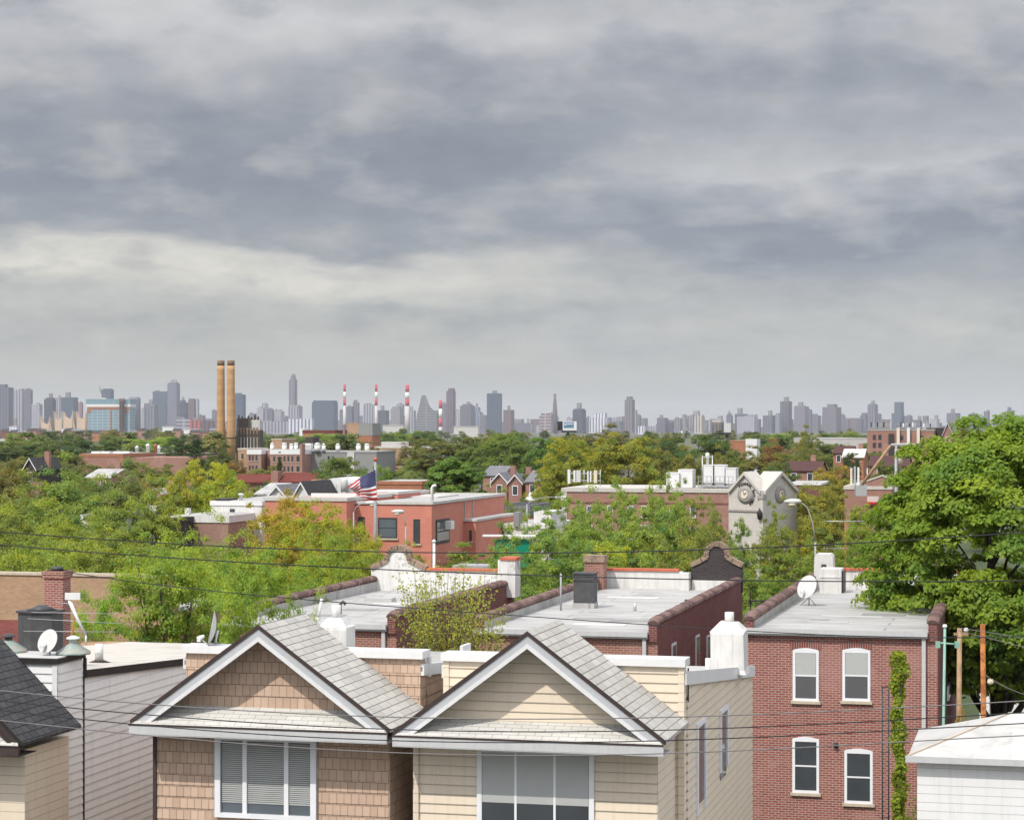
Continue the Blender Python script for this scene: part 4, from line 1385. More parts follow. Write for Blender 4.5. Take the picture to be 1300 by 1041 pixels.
m = MB().box(x_a - 0.06, x_w + 0.06, VW - 0.08, VW + 0.4, z2 - 0.248, z2)
m.box(x_w - 0.3, x_w + 0.06, VW + 0.402, dp - 2, z2 - 0.248, z2)
m.build('wing_coping', M['concrete'], r_)
# raised roof rooms
for pa, pb, yt, v0, v1 in ((455, 505, 624, 9.0, 15.0), (505, 555, 630, 12.0, 18.0)):
    xa, xb = fs.s_of(pa, v0), fs.s_of(pb, v0)
    zz = fs.z(yt, xa, v0)
    m = MB().box(xa, xb, v0, v1, zt - 0.1, zz - 0.2)
    ro = m.build('roof_room', M['salmon'], r_)
    MB().box(xa - 0.05, xb + 0.05, v0 - 0.05, v1 + 0.05, zz - 0.198, zz).build('roof_room_coping', M['concrete'], ro)
xa = fs.s_of(395, 5); xb = fs.s_of(452, 5)
MB().box(xa, xb, 5, 5.15, z2 - 0.2, fs.z(626, xa, 5)).build('roof_screen', M['pale_metal'], r_)
# extension on the shaded side
va, vb = fs.v_of(577, 0.0), dp - 0.3
xe = 3.0
v_e = 8.6
xe = fs.s_of(604, v_e)
ze_ = fs.z(659, xe, v_e)
MB().box(0.002, xe, v_e, dp - 0.2, 0, ze_ - 0.18).build('side_extension', M['salmon'], r_)
m = MB().box(0.004, xe + 0.08, v_e - 0.08, dp - 0.1, ze_ - 0.178, ze_)
m.build('extension_coping', M['concrete'], r_)
win(r_, fs, 480, 504, 657, 683, 'dark_metal', gm='glass_pale')
win(r_, fs, 525, 533, 659, 690)
win(r_, fs, 455, 463, 656, 682)
for pa, pb, ya, yb in ((581, 588, 670, 690), (596, 599, 673, 687)):
    win(r_, fs, pa, pb, ya, yb, v=v_e)
va, vb = fs.v_of(553, 0.0), fs.v_of(570, 0.0)
za, zb_ = fs.z(691, 0, va), fs.z(660, 0, va)
m = MB().box(-0.02, 0.06, va, vb, za, zb_)
wo = m.build('side_window', M['dark_metal'], r_)
MB().box(0.061, 0.07, va + 0.2, vb - 0.2, za + 0.2, (za + zb_) / 2 - 0.05).build('pane', M['glass'], wo)
MB().box(0.061, 0.07, va + 0.2, vb - 0.2, (za + zb_) / 2 + 0.05, zb_ - 0.2).build('pane', M['glass'], wo)
vc = va + (vb - va) * 0.65
MB().box(0.061, 0.5, vc, vc + 0.9, (za + zb_) / 2 + 0.1, (za + zb_) / 2 + 0.7).build('air_conditioner', M['pale_metal'], wo)
for px in (590, 600):
    v_ = fs.v_of(px, 0.03)
    MB().box(0.005, 0.06, v_ - 0.06, v_ + 0.06, ze_, zt - 0.2).build('downpipe', M['pole_grey'], r_)
x_, v_ = fs.s_of(548.5, 0.6), 0.6
MB().tube([(x_, v_, zt - 0.15), (x_, v_, zt + 0.95), (x_ + 0.08, v_, zt + 1.1), (x_ + 0.3, v_, zt + 1.15)], 0.11, 10).build('vent_pipe', M['pale_metal'], r_)
# shop awning frame below its shaded side
p = at(585, 722, 138)
t_ = empty('metal_canopy', (p.x, 138, 0), PHI, 'grey metal canopy on posts below the shaded side of the salmon building', 'canopy')
zc = zat(718, 138)
MB().box(-0.6, 3.0, 0, 2.4, zc - 0.45, zc).build('canopy_roof', M['pole_grey'], t_)
for xx in (-0.5, 1.2, 2.9):
    MB().box(xx - 0.05, xx + 0.05, 0.1, 0.2, 0, zc - 0.452).build('post', M['pale_metal'], t_)

# ---- stone corner bank with two gables
DB = 196.0
SB = 0.66
phb = math.radians(-41)
fb = Frame(968, DB, phb)
xw = -fb.s_of(925)
vw = fb.v_of(1012, 0.0)
r_ = empty('stone_bank', (fb.A[0], fb.A[1], 0), phb, 'grey stone corner bank with two pointed gables and round clock medallions', 'building')
zap, zsh = zat(599, DB), zat(623, DB)
MB().box(-xw, 0, 0.0, vw, 0, zsh).build('wall', M['stone'], r_)


def stone_gable(along_x, length):
    c = -length / 2 if along_x else length / 2
    m = MB()
    if along_x:
        m.prism([(-length + 0.25, -0.01, zsh - 0.6), (-0.25, -0.01, zsh - 0.6), (-0.25, -0.01, zsh), (c, -0.01, zap - 0.25), (-length + 0.25, -0.01, zsh)], (0, 1.6, 0))
    else:
        m.prism([(0.01, 0.25, zsh - 0.6), (0.01, length - 0.25, zsh - 0.6), (0.01, length - 0.25, zsh), (0.01, c, zap - 0.25), (0.01, 0.25, zsh)], (-1.6, 0, 0))
    g = m.build('gable', M['stone'], r_)
    m = MB()
    for sg in (-1, 1):
        h = length / 2 - 0.1
        if along_x:
            m.prism([(c, -0.28, zap), (c, -0.28, zap - 0.32), (c + sg * h, -0.28, zsh - 0.32), (c + sg * h, -0.28, zsh)], (0, 2.1, 0))
        else:
            m.prism([(0.28, c, zap), (0.28, c, zap - 0.32), (0.28, c + sg * h, zsh - 0.32), (0.28, c + sg * h, zsh)], (-2.1, 0, 0))
    m.build('gable_coping', M['stone'], g)
    zc = zat(628.5, DB)
    cen = Vector((c, -0.02, zc)) if along_x else Vector((0.02, c, zc))
    ax_ = (0, -1, 0) if along_x else (1, 0, 0)
    m = MB().lathe(cen, [(1.28 * SB, 0), (1.28 * SB, 0.04), (1.02 * SB, 0.06), (0.98 * SB, 0.12), (0.82 * SB, 0.15), (0.68 * SB, 0.10)], 36, axis=ax_)
    md = m.build('medallion', M['stone_dark'], g)
    MB().lathe(cen + Vector(ax_) * 0.11, [(0.58 * SB, 0), (0.58 * SB, 0.07), (0.54 * SB, 0.09)], 30, axis=ax_).build('clock_face', M['clockface'], md)
    m = MB()
    cf = cen + Vector(ax_) * 0.225
    t_ax = Vector((1, 0, 0)) if along_x else Vector((0, 1, 0))
    m.tube([cf, cf + t_ax * 0.25 + Vector((0, 0, 0.2))], 0.03, 4)
    m.tube([cf, cf + t_ax * -0.1 + Vector((0, 0, 0.38))], 0.022, 4)
    m.build('clock_hand', M['letter'], md)
    return g, cen


g1, cen = stone_gable(True, xw)
stone_gable(False, vw)
# the arc of letters
txt = 'FEDERAL SAVINGS'
m = MB()
SEG = {'F': [(0, 0, 0, 2), (0, 2, 1, 2), (0, 1, .8, 1)], 'E': [(0, 0, 0, 2), (0, 2, 1, 2), (0, 1, .8, 1), (0, 0, 1, 0)], 'D': [(0, 0, 0, 2), (0, 2, .7, 2), (.7, 2, 1, 1.4), (1, 1.4, 1, .6), (1, .6, .7, 0), (.7, 0, 0, 0)],
       'R': [(0, 0, 0, 2), (0, 2, 1, 2), (1, 2, 1, 1), (1, 1, 0, 1), (.4, 1, 1, 0)], 'A': [(0, 0, .5, 2), (.5, 2, 1, 0), (.2, .8, .8, .8)], 'L': [(0, 0, 0, 2), (0, 0, 1, 0)],
       'S': [(1, 2, 0, 2), (0, 2, 0, 1), (0, 1, 1, 1), (1, 1, 1, 0), (1, 0, 0, 0)], 'V': [(0, 2, .5, 0), (.5, 0, 1, 2)], 'I': [(.5, 0, .5, 2)], 'N': [(0, 0, 0, 2), (0, 2, 1, 0), (1, 0, 1, 2)],
       'G': [(1, 2, 0, 2), (0, 2, 0, 0), (0, 0, 1, 0), (1, 0, 1, 1), (1, 1, .5, 1)]}
R_ = 1.36 * SB
for i, ch_ in enumerate(txt):
    if ch_ == ' ': continue
    an = math.radians(128 - i * 13.2)
    er, et = Vector((math.cos(an), 0, math.sin(an))), Vector((math.sin(an), 0, -math.cos(an)))
    for x0_, y0_, x1_, y1_ in SEG[ch_]:
        a = cen + er * (R_ + y0_ * 0.16 * SB) + et * ((x0_ - .5) * 0.21 * SB) + Vector((0, -0.03, 0))
        b = cen + er * (R_ + y1_ * 0.16 * SB) + et * ((x1_ - .5) * 0.21 * SB) + Vector((0, -0.03, 0))
        m.tube([a, b], 0.034, 4)
m.build('lettering', M['letter'], g1)
MB().box(-0.32, 0.10, -0.10, 0.32, 0, zsh - 0.75).build('corner_pier', M['stone'], r_)
m = MB().box(-0.5, 0.18, -0.18, 0.5, zsh - 0.748, zsh - 0.45)
m.build('pier_cap', M['stone_dark'], r_)
MB().box(-xw - 0.02, -0.33, -0.12, -0.005, zat(650, DB), zat(649, DB) + 0.1).build('string_course', M['stone_dark'], r_)
xl_ = -0.12
m = MB().lathe((xl_, -0.30, zat(660, DB)), [(0.05, 0), (0.2, 0.1), (0.26, 0.7), (0.10, 0.9), (0.04, 1.1)], 8)
m.build('wall_lantern', M['letter'], r_)

# ---- brick building with white cabinets on its roof
fr_ = Frame(820, 222.0)
xa, xb = fr_.s_of(714), fr_.s_of(926)
r_ = empty('cabinet_roof_building', (fr_.A[0], fr_.A[1], 0), PHI, 'long red brick building with pale coping behind the young trees, left of the stone bank', 'building')
zt = fr_.z(620, 0)
MB().box(xa, xb, 0, 14, 0, zt - 0.4).build('wall', M['brick_red2'], r_)
MB().box(xa - .1, xb + .1, -0.12, 14.1, zt - 0.398, zt).build('coping', M['stone'], r_)
MB().box(xa, xb, -0.06, -0.002, zt - 1.6, zt - 1.45).build('brick_band', M['brick_side'], r_)
MB().box(xa - 0.05, xa + 0.5, -0.08, -0.003, 0, zt - 0.402).build('corner_quoin', M['stone'], r_)
for px in (745, 771, 797, 814, 829, 850, 876):
    win(r_, fr_, px, px + 7, 642, 657, 'frame_white', gm='glass_pale')
    win(r_, fr_, px, px + 7, 666, 684, 'frame_white', gm='glass_pale')
MB().box(fr_.s_of(805), fr_.s_of(833), -1.2, -0.01, fr_.z(668, 0) - 0.2, fr_.z(666, 0)).build('entrance_canopy', M['stone'], r_)
for i, (pa, pb, ya, yb, v_, lab) in enumerate(((846, 862, 601, 621, 2, 'low white cabinet at the left end of the rooftop row'), (861, 879, 597, 621, 2.4, 'broad white cabinet second in the rooftop row'), (893, 905, 591, 613, 3, 'tall white cabinet under the small white mast frame'),
                                               (907, 920, 591, 613, 3, 'tall white cabinet right of the mast frame'), (921, 934, 595, 614, 3, 'white cabinet at the right end, next to the stone gable'))):
    a, b = fr_.s_of(pa, v_), fr_.s_of(pb, v_)
    x_, y_ = fr_.xy((a + b) / 2, v_)
    t_ = empty('equipment_cabinet', (x_, y_, zt), PHI, lab, 'cabinet', 'white cabinets on the brick roof')
    h0, h1 = zat(yb, y_) - zt, zat(ya, y_) - zt
    h0 = max(0.05, h0)
    hw_ = (b - a) / 2
    MB().box(-hw_, hw_, 0, 2.2, h0, h1).build('body', M['trim'], t_)
    MB().box(-hw_ - .04, hw_ + .04, -0.04, 2.24, h1 + .001, h1 + 0.08).build('top', M['pale_metal'], t_)
    m = MB().box(-hw_ + .1, hw_ - .1, 0.1, 2.0, 0, h0 - 0.001)
    m.build('base_frame', M['steel'], t_)
a = fr_.s_of(888, 2.8)
x_, y_ = fr_.xy(a, 2.8)
t_ = empty('equipment_platform', (x_, y_, zt), PHI, 'grey steel platform with a railing under the white rooftop cabinets', 'platform')
L = fr_.s_of(932, 2.8) - a
MB().box(0, L, -0.9, 3.5, 0.12, 0.28).build('deck', M['pole_grey'], t_)
m = MB()
for k in range(9):
    m.box(L * k / 8 - 0.03, L * k / 8 + 0.03, -0.9, -0.84, 0.0, 1.25)
for hh in (0.7, 1.22):
    m.box(0, L, -0.9, -0.85, hh, hh + 0.05)
m.build('railing', M['pole_grey'], t_)
a = fr_.s_of(897, 4)
x_, y_ = fr_.xy(a, 4)
t_ = empty('mast_frame_antenna', (x_, y_, zt), PHI, 'small white mast frame with a drum rising above the rooftop cabinets', 'antenna')
h1 = zat(577, y_) - zt
m = MB()
for xx in (-0.45, 0.62):
    m.tube([(xx, 0, 0), (xx, 0, h1 - 0.1)], 0.06, 6)
m.box(-0.5, 0.68, -0.05, 0.05, h1 - 0.3, h1 - 0.2)
m.build('frame', M['steel'], t_)
MB().lathe((0.1, 0, h1 - 1.4), [(0.14, 0), (0.14, 1.0), (0.22, 1.02), (0.22, 1.5), (0.1, 1.6)], 10).build('drum', M['trim'], t_)


def antenna_rack(label, px0, px1, ytop, ybot, D, panels, mat_='trim', phi=PHI, bars=2, group=None):
    f = Frame((px0 + px1) / 2, D, phi)
    zb = zat(ybot, D)
    t_ = empty('antenna_rack', (f.A[0], f.A[1], zb), phi, label, 'antenna', group)
    a, b = f.s_of(px0), f.s_of(px1)
    h = zat(ytop, D) - zb
    for i in range(bars):
        zz = h * (0.30 + 0.42 * i)
        MB().box(a, b, -0.05, 0.05, zz, zz + 0.12).build('cross_rail', M['steel'], t_)
    for i, (p, wd, y0, y1, mm) in enumerate(panels):
        xx = f.s_of(p)
        hw_ = wd / F * D / 2
        z0, z1 = zat(y1, D) - zb, zat(y0, D) - zb
        MB().box(xx - hw_, xx + hw_, -0.32, -0.06, z0, z1).build('panel_antenna', M[mm], t_)
    for p in (px0 + 1, (px0 + px1) / 2, px1 - 1):
        xx = f.s_of(p)
        MB().tube([(xx, 0, 0), (xx, 0, h)], 0.05, 6).build('upright', M['steel'], t_)
    return t_


antenna_rack('rack of white panel antennas on the left end of the long brick roof', 720, 763, 596, 617, 224.0,
             [(723, 3, 596, 614, 'pale_metal'), (730, 2.4, 597, 612, 'trim'), (735, 5.5, 597, 612, 'dish'), (747, 1.6, 598, 612, 'pale_metal'), (750.5, 1.6, 598, 612, 'pale_metal'), (756.5, 4, 597, 613, 'clockface')])

# ---- brick corner building and diagonal boom (right, before the maple)
r_, f, a, b, zt = simple_block('brick_corner_building', 'red brick building with stepped gable behind the mast, left of the maple crown', 'building', 1072, 1132, 617, 215, 14, 'brick_red2', cope='stone')
gx = f.s_of(1120)
MB().prism([(gx - 1.9, -0.02, zt - 0.1), (gx + 1.9, -0.02, zt - 0.1), (gx + 1.9, -0.02, zt + 0.3), (gx, -0.02, zt + 1.0), (gx - 1.9, -0.02, zt + 0.3)], (0, 0.5, 0)).build('gable', M['brick_red2'], r_)
m = MB()
for sg in (-1, 1):
    m.prism([(gx, -0.1, zt + 1.15), (gx, -0.1, zt + 0.98), (gx + sg * 2.0, -0.1, zt + 0.28), (gx + sg * 2.0, -0.1, zt + 0.45)], (0, 0.66, 0))
m.build('gable_coping', M['stone'], r_)
MB().box(f.s_of(1101), f.s_of(1116), -0.06, -0.002, f.z(637, 0), f.z(630, 0)).build('stone_panel', M['stone'], r_)
MB().box(f.s_of(1101), f.s_of(1113), -0.9, -0.07, f.z(640, 0), f.z(637, 0)).build('red_awning', M['sign_red'], r_)
antenna_rack('cluster of pale panel antennas on the brick corner building, left of the maple', 1079, 1102, 594, 619, 216.0,
             [(1081, 2.6, 594, 616, 'clockface'), (1085.5, 2.4, 592, 616, 'steel'), (1090, 2.4, 593, 616, 'trim'), (1096, 4, 610, 618, 'trim')], bars=1)
p0 = at(1092, 618, 210)
t_ = empty('diagonal_boom', (p0.x, 210, p0.z), 0, 'long grey boom slanting up from the brick roof to the antenna mast', 'boom')
p1 = at(1131, 565, 210) - p0
MB().tube([(0, 0, 0), p1], [0.17, 0.13], 8).build('boom', M['wood'], t_)
MB().tube([p1, p1 + Vector((2.0, 0, 0.05)), p1 + Vector((2.9, 0, -0.1))], 0.16, 8).build('boom_head', M['pole_grey'], t_)
MB().box(-0.5, 0.6, -0.4, 0.4, -0.9, 0.15).build('pedestal', M['steel'], t_)
t_, h = post('antenna_mast', 'grey mast carrying a pale antenna cylinder at the left edge of the maple crown', 1137.5, 205.0, 566, 0.16, 'pole_grey')
m = MB().tube([(-0.3, 0, h - 0.15), (2.8, 0, h - 0.05)], 0.12, 6)
m.build('crossarm', M['rust_industrial'], t_)
m = MB().lathe((0.42, -0.1, zat(589, 205)), [(0.06, -0.7), (0.06, 0), (0.26, 0.02), (0.26, 1.35), (0.1, 1.4)], 10)
m.build('antenna_cylinder', M['clockface'], t_)

# ---- brown brick apartment with a crown of antennas
r_, f, a, b, zt = simple_block('brown_apartment', 'brown brick apartment house with pale pipes and rooftop antenna frames, beside the maple top', 'building', 1101, 1186, 545, 480, 30, 'brick_red2', cope='stone_dark')
for px in (1108, 1115):
    for ya in (552, 562, 573):
        win(r_, f, px, px + 4, ya, ya + 6.5, sill=False)
for px in (1143, 1168):
    win(r_, f, px, px + 4, 553, 559, sill=False)
MB().box(f.s_of(1128), f.s_of(1135), -0.3, -0.01, 0, zt - 1).build('recess_shade', M['brick_dark'], r_)  # dark strip set on the wall face, painting a recess's shade
for px, mm in ((1140.5, 'clockface'), (1153.5, 'trim'), (1166, 'clockface')):
    x_ = f.s_of(px)
    MB().box(x_ - 0.33, x_ + 0.33, -0.8, -0.02, f.z(563, 0), f.z(543, 0)).build('pale_pipe', M[mm], r_)
for pa, pb, lab in ((1104, 1131, 'dark antenna frame on the left of the brown apartment roof'), (1141, 1163, 'white antenna frame in the middle of the brown apartment roof'), (1167, 1186, 'thin antenna frame on the right of the brown apartment roof')):
    pn = [(pa + 2 + k * 4.0, 1.6, 536 + (k % 2) * 1.5, 542, ('dark_metal', 'trim', 'pole_grey')[k % 3] if pa > 1110 else ('dark_metal', 'pole_grey')[k % 2]) for k in range(int((pb - pa) / 4))]
    antenna_rack(lab, pa, pb, 537, 545, 482.0, pn, group='antenna frames on the brown apartment roof')
pitched_house('dark_roof_house', 'brick house with pointed pale gable rising just over the maple top', 1203, 470.0, 11, 537, 552, 12, 'brick_red2', 'roof_slate', chim=False)
pitched_house('dark_roof_house', 'slate roofed house beside the pointed gable, partly behind the maple top', 1224, 474.0, 16, 541, 553, 14, 'brick_red2', 'roof_slate', chim=False, trim=False)
r_, f, a, b, zt = simple_block('dark_roof_hall', 'long dark low roof between the antenna apartment and the pointed gable', 'building', 1176, 1200, 543, 485, 20, 'brick_dark')

# ---- left: low school-like building, apartment rows, sheds
r_, f, a, b, zt = simple_block('long_brick_building', 'long low brick building with orange brick edge behind the left trees', 'building', 101, 156, 576, 520, 30, 'brick_red2', phi=math.radians(-5), cope='brick_orange', cope_h=0.8)
m = MB().box(b + 0.002, b + 16, 6, 30, 0, zt - 1.0)
m.build('right_wing', M['brick_red2'], r_)
MB().box(b - 0.9, b + 0.12, -0.15, 0.0, 0, zt - 0.81).build('corner_pier', M['brick_orange'], r_)
for i, px in enumerate((112, 124, 140, 150)):
    xx = f.s_of(px)
    MB().box(xx - 1, xx + 1.2, 6, 9, zt + 0.03, zt + 0.5).build('skylight', M['pale_metal'], r_)
r_, f, a, b, zt = simple_block('brick_apartment_row', 'low brick row with many rooftop vents, left of the dark evergreen', 'building', 160, 232, 576, 560, 24, 'brick_red2', cope='brick_dark')
for i in range(9):
    xx = a + (b - a) * (i + 0.5) / 9
    MB().lathe((xx, 5 + (i % 3) * 3, zt), [(0.5, 0), (0.5, 1.3 + 0.6 * (i % 2)), (0.7, 1.5 + 0.6 * (i % 2)), (0.2, 2.1 + 0.5 * (i % 2))], 8).build('roof_vent', M[('dish', 'trim', 'pale_metal', 'brick_orange')[i % 4]], r_)
for px in (214, 219, 224):
    win(r_, f, px, px + 2.5, 580, 584, sill=False)

ph2 = math.radians(-10)
r_, f, a, b, zt = simple_block('tan_apartment', 'narrow tan brick apartment end beside the pinkish apartment row', 'building', 302, 314, 569, 420, 14, 'brick_tan', phi=ph2, cope='sill')
win(r_, f, 306.5, 309, 576, 583)
win(r_, f, 306.5, 309, 591, 598)
r_, f, a, b, zt = simple_block('pink_apartment', 'pinkish brick apartment row with white cornice, right of the tan end wall', 'building', 314, 331.5, 571, 419, 16, 'brick_pink', phi=ph2, cope='trim', cope_h=0.9)
for px in (316, 320, 324.5):
    for ya in (578, 591):
        win(r_, f, px, px + 2.2, ya, ya + 7)
r_, f, a, b, zt = simple_block('pink_apartment', 'pinkish brick apartment with dark narrow windows behind the small cedar', 'building', 343, 383, 571, 418, 18, 'brick_pink', phi=ph2, cope='trim', cope_h=0.9)
for px in (347, 360, 365, 370, 376.5):
    for ya in (579, 592):
        win(r_, f, px, px + (3.6 if px > 376 else 2.2), ya, ya + 7)
MB().box(f.s_of(381.5), f.s_of(384), -0.3, 2, 0, zt + 1.2).build('party_wall', M['brick_red2'], r_)
MB().box(f.s_of(333), f.s_of(342.9), 3, 12, 0, zt - 0.2).build('recessed_wing', M['brick_red2'], r_)
r_, f, a, b, zt = simple_block('grey_block', 'blank grey rendered wall behind the green tree, left of the pale strip', 'building', 384, 441, 573, 424, 16, 'grey_render', phi=ph2)
win(r_, f, 416, 418.5, 579, 583, sill=False)
win(r_, f, 421, 424, 579, 581, sill=False)
r_, f, a, b, zt = simple_block('grey_block', 'grey rendered block with a pale vertical strip holding one window', 'building', 441, 478, 573, 410, 16, 'grey_render', phi=ph2)
MB().box(f.s_of(441), f.s_of(450), -0.2, -0.01, 0, zt - 0.1).build('pale_strip', M['concrete'], r_)
win(r_, f, 442.5, 446.5, 579.5, 587, v=-0.2)
# rooftop tanks
specs = [(345.5, 5, 562, 'cone'), (361, 6, 562, 'drum'), (370, 5, 563, 'drum'), (376, 5, 562, 'drum'), (390, 11, 563, 'box'), (403, 8, 562, 'cone'), (411, 5, 563, 'cone'), (429, 6, 563, 'cone'), (455, 6, 563, 'cone'), (466, 6, 563, 'drum')]
for i, (px, wpx, yt, kind) in enumerate(specs):
    D = 424.0 if px < 440 else 416.0
    p = at(px, 573, D)
    t_ = empty('rooftop_tank', (p.x, D, p.z), ph2, {'cone': 'silver round rooftop ventilator with domed cap on the grey and pink apartment roofs', 'drum': 'plain silver drum on the grey and pink apartment roofs', 'box': 'wide silver louvred box on the grey apartment roof'}[kind], 'roof vent', 'silver vents on the apartment roofs')
    rr = wpx / F * D / 2
    h = zat(yt, D) - p.z
    if kind == 'box':
        MB().box(-rr, rr, -0.5, 1.2, 0, h).build('body', M['pale_metal'], t_)
        MB().box(-rr * .9, rr * .9, -0.55, -0.505, h * .2, h * .8).build('louvre', M['steel'], t_)
    else:
        MB().lathe((0, 0, 0), [(rr, 0), (rr, h * 0.75)], 12).build('body', M['pale_metal'], t_)
        MB().lathe((0, 0, h * .75), [(rr * 1.05, 0), (rr * 0.7, h * .2), (rr * 0.2, h * .27)] if kind == 'cone' else [(rr * 1.05, 0), (rr * 1.05, h * .12), (rr * 0.9, h * .25)], 12).build('cap', M['dish'], t_)

# red mansard row
r_, f, a, b, zt = simple_block('red_roofed_row', 'low row with sloping red roof and small white windows in front of the pink apartments', 'house', 296, 411, 612, 330, 9, 'brick_red2', phi=ph2, cope='brick_red2')
zr0, zr1 = f.z(611, 0), f.z(600, 0)
xm = f.s_of(350)
m = MB().prism([(xm + 0.6, -0.5, zr0), (b, -0.5, zr0), (b - 1, 3.0, zr1), (xm + 0.6, 3.0, zr1)], (0, 0, -0.2))
m.build('red_roof', M['roof_red'], r_)
m = MB().prism([(a, -0.5, zr0 - .1), (xm - 0.6, -0.5, zr0 - .1), (xm - 0.6, 3.0, zr1 - .3), (a, 3.0, zr1 - .3)], (0, 0, -0.2))
m.build('red_roof', M['roof_red'], r_)
MB().box(xm - 0.55, xm + 0.55, -0.7, 2, 0, zr1 + 0.2).build('party_wall', M['brick_red2'], r_)
for px in (331, 344, 357, 367):
    win(r_, f, px, px + 5, 614, 620, 'frame_white', sill=False)

# small white houses between the salmon roof and the red roofs
for px, D, wp, yr, ye, wm, rm_, lab, gf in ((352, 205, 17, 617, 627, 'siding_white', 'roof_slate', 'small white gabled house left of the dark roofed one, above the salmon building', True),
                                            (383, 200, 15, 613, 628, 'siding_white', 'roof_dark', 'small house with steep dark roof and white gable edge above the salmon building', True),
                                            (337, 210, 24, 616, 626, 'siding_white', 'silver', 'long white shed roof at the left of the white gabled house', False)):
    pitched_house('white_cottage', lab, px, D, wp, yr, ye, 9, wm, rm_, gable_front_=gf, chim=False)
r_, f, a, b, zt = simple_block('tan_chimney_block', 'slim tan brick stair tower between the dark roofed cottage and the white domed store', 'building', 396, 402.5, 609, 206, 2, 'brick_tan')
f = Frame(425, 208.0)
r_ = empty('white_domed_store', (f.A[0], f.A[1], 0), PHI, 'white panelled store with a low domed roof left of the flag', 'building')
a, b = f.s_of(410), f.s_of(444)
zt, z1 = zat(611, 208), zat(606.5, 208)
m = MB()
pts = [(a, 0, 0), (b, 0, 0), (b, 0, zt - .2)] + [(b + (a - b) * k / 8, 0, zt + (z1 - zt) * math.sin(math.pi * k / 8)) for k in range(1, 8)] + [(a, 0, zt - .2)]
m.prism(pts, (0, 6, 0))
m.build('wall', M['trim'], r_)
for k in range(5):
    xx = a + (b - a) * (k + 0.5) / 5
    m = MB().box(xx - 0.06, xx + 0.06, -0.05, -0.005, 0, zt - 0.3)
    m.build('panel_joint', M['dish'], r_)
m = MB().lathe((f.s_of(440), -0.7, zat(624, 208)), [(0.35, 0), (0.35, 1.1), (0.25, 1.3)], 10)
m.build('white_tank', M['dish'], r_)
r_, f, a, b, zt = simple_block('brown_shed', 'flat brick wall right of the flagpole, behind the salmon building', 'building', 478, 535, 611, 230, 8, 'brick_orange', cope='brick_orange')

# white low buildings left of the salmon one
r_, f, a, b, zt = simple_block('white_building', 'white flat roofed building with a small dark window, behind the left trees', 'building', 268, 332, 636, 165, 14, 'stucco_white', cope='trim')
win(r_, f, 292, 298, 646, 652, 'dark_metal', sill=False)
MB().box(f.s_of(272), f.s_of(290), 0.1, 2.0, zt + 0.02, zt + 0.18).build('roof_hatch', M['dark_metal'], r_)
MB().lathe((f.s_of(297), 1.5, zt), [(0.16, 0), (0.16, 0.4), (0.22, 0.42), (0.22, 0.55)], 10).build('roof_vent', M['pale_metal'], r_)
r_, f, a, b, zt = simple_block('white_building', 'low white garage with brown lower wall in front of the white flat roofed building', 'building', 226, 290, 654, 160, 10, 'brick_pink', cope='stucco_white', cope_h=0.55)
MB().box(f.s_of(233), f.s_of(238), 0.2, 0.7, zt, zt + 0.5).build('chimney', M['stucco_white'], r_)
r_, f, a, b, zt = simple_block('dark_shed', 'small dark brown shed between the white garage and the white roofs', 'shed', 196, 229, 657, 158, 8, 'brick_dark')
r_, f, a, b, zt = simple_block('white_building', 'low white roofed building half hidden by leaves above the tan wall', 'building', 104, 132, 653, 150, 7, 'stucco_white')
for px, D, wp, yr, ye, lab in ((172, 175, 20, 646, 655, 'small pale roofed house left of the dark shed'), (208, 178, 22, 647, 655, 'pale roofed house behind the dark shed'), (10, 190, 18, 629, 640, 'house with a red gable at the left edge among the trees'), (190, 215, 24, 622, 636, 'house with red brick gable under the yellow trees')):
    pitched_house('cottage', lab, px, D, wp, yr, ye, 8, 'brick_orange' if px in (10, 190) else 'siding_white', 'roof_red' if px == 10 else 'silver', gable_front_=px in (10, 190))
pitched_house('grey_roof_house', 'house with a long grey roof and red chimney behind the left fresh green tree', 124, 330.0, 34, 597, 606, 10, 'brick_red2', 'silver', gable_front_=False)
pitched_house('dark_timber_house', 'dark gabled house with pale vents between the olive trees at the left', 38, 340.0, 16, 582, 596, 9, 'brick_dark', 'roof_dark')

# ---- centre: street of brick gables, white walls, tan sheds
for i, (px, D, wp, yr, ye, rm_, lab) in enumerate(((634, 330, 20, 601, 612, 'roof_slate', 'brick row house with slate gable beside the chestnut tree'), (654, 322, 17, 603, 613, 'roof_slate', 'brick row house with two windows under its small slate gable'), (676, 318, 18, 599, 611, 'roof_slate', 'brick row house under a grey roof, left of the yellow tree'), (703, 312, 12, 599, 609, 'roof_slate', 'brick gable peeping out between the yellow branches'))):
    pitched_house('gabled_row_house', lab, px, D, wp, yr, ye, 11, 'brick_red2', rm_, group='gabled brick row houses', gable_front_=i != 2)
pitched_house('slate_roof_house', 'grey slate roof beside the right flank of the chestnut tree', 626, 335.0, 26, 593, 603, 10, 'brick_red2', 'roof_slate', gable_front_=False, chim=False)
pitched_house('porch_house', 'pale roofed porch below the slate gables', 678, 300.0, 20, 627, 634, 6, 'brick_red2', 'concrete', gable_front_=False, chim=False)
r_, f, a, b, zt = simple_block('dark_roof_building', 'low building with scalloped dark roof behind the lamp post', 'building', 632, 672, 641, 190, 8, 'brick_orange', roof='roof_dark', cope='roof_slate', cope_h=1.0)
r_, f, a, b, zt = simple_block('white_wall_building', 'whitewashed brick wall right of the salmon building', 'building', 640, 696, 665, 165, 8, 'brick_white', cope='brick_white')
MB().box(f.s_of(653), f.s_of(660), -0.3, 0.9, zt - 0.2, zt + 0.9).build('chimney', M['grey_render'], r_)
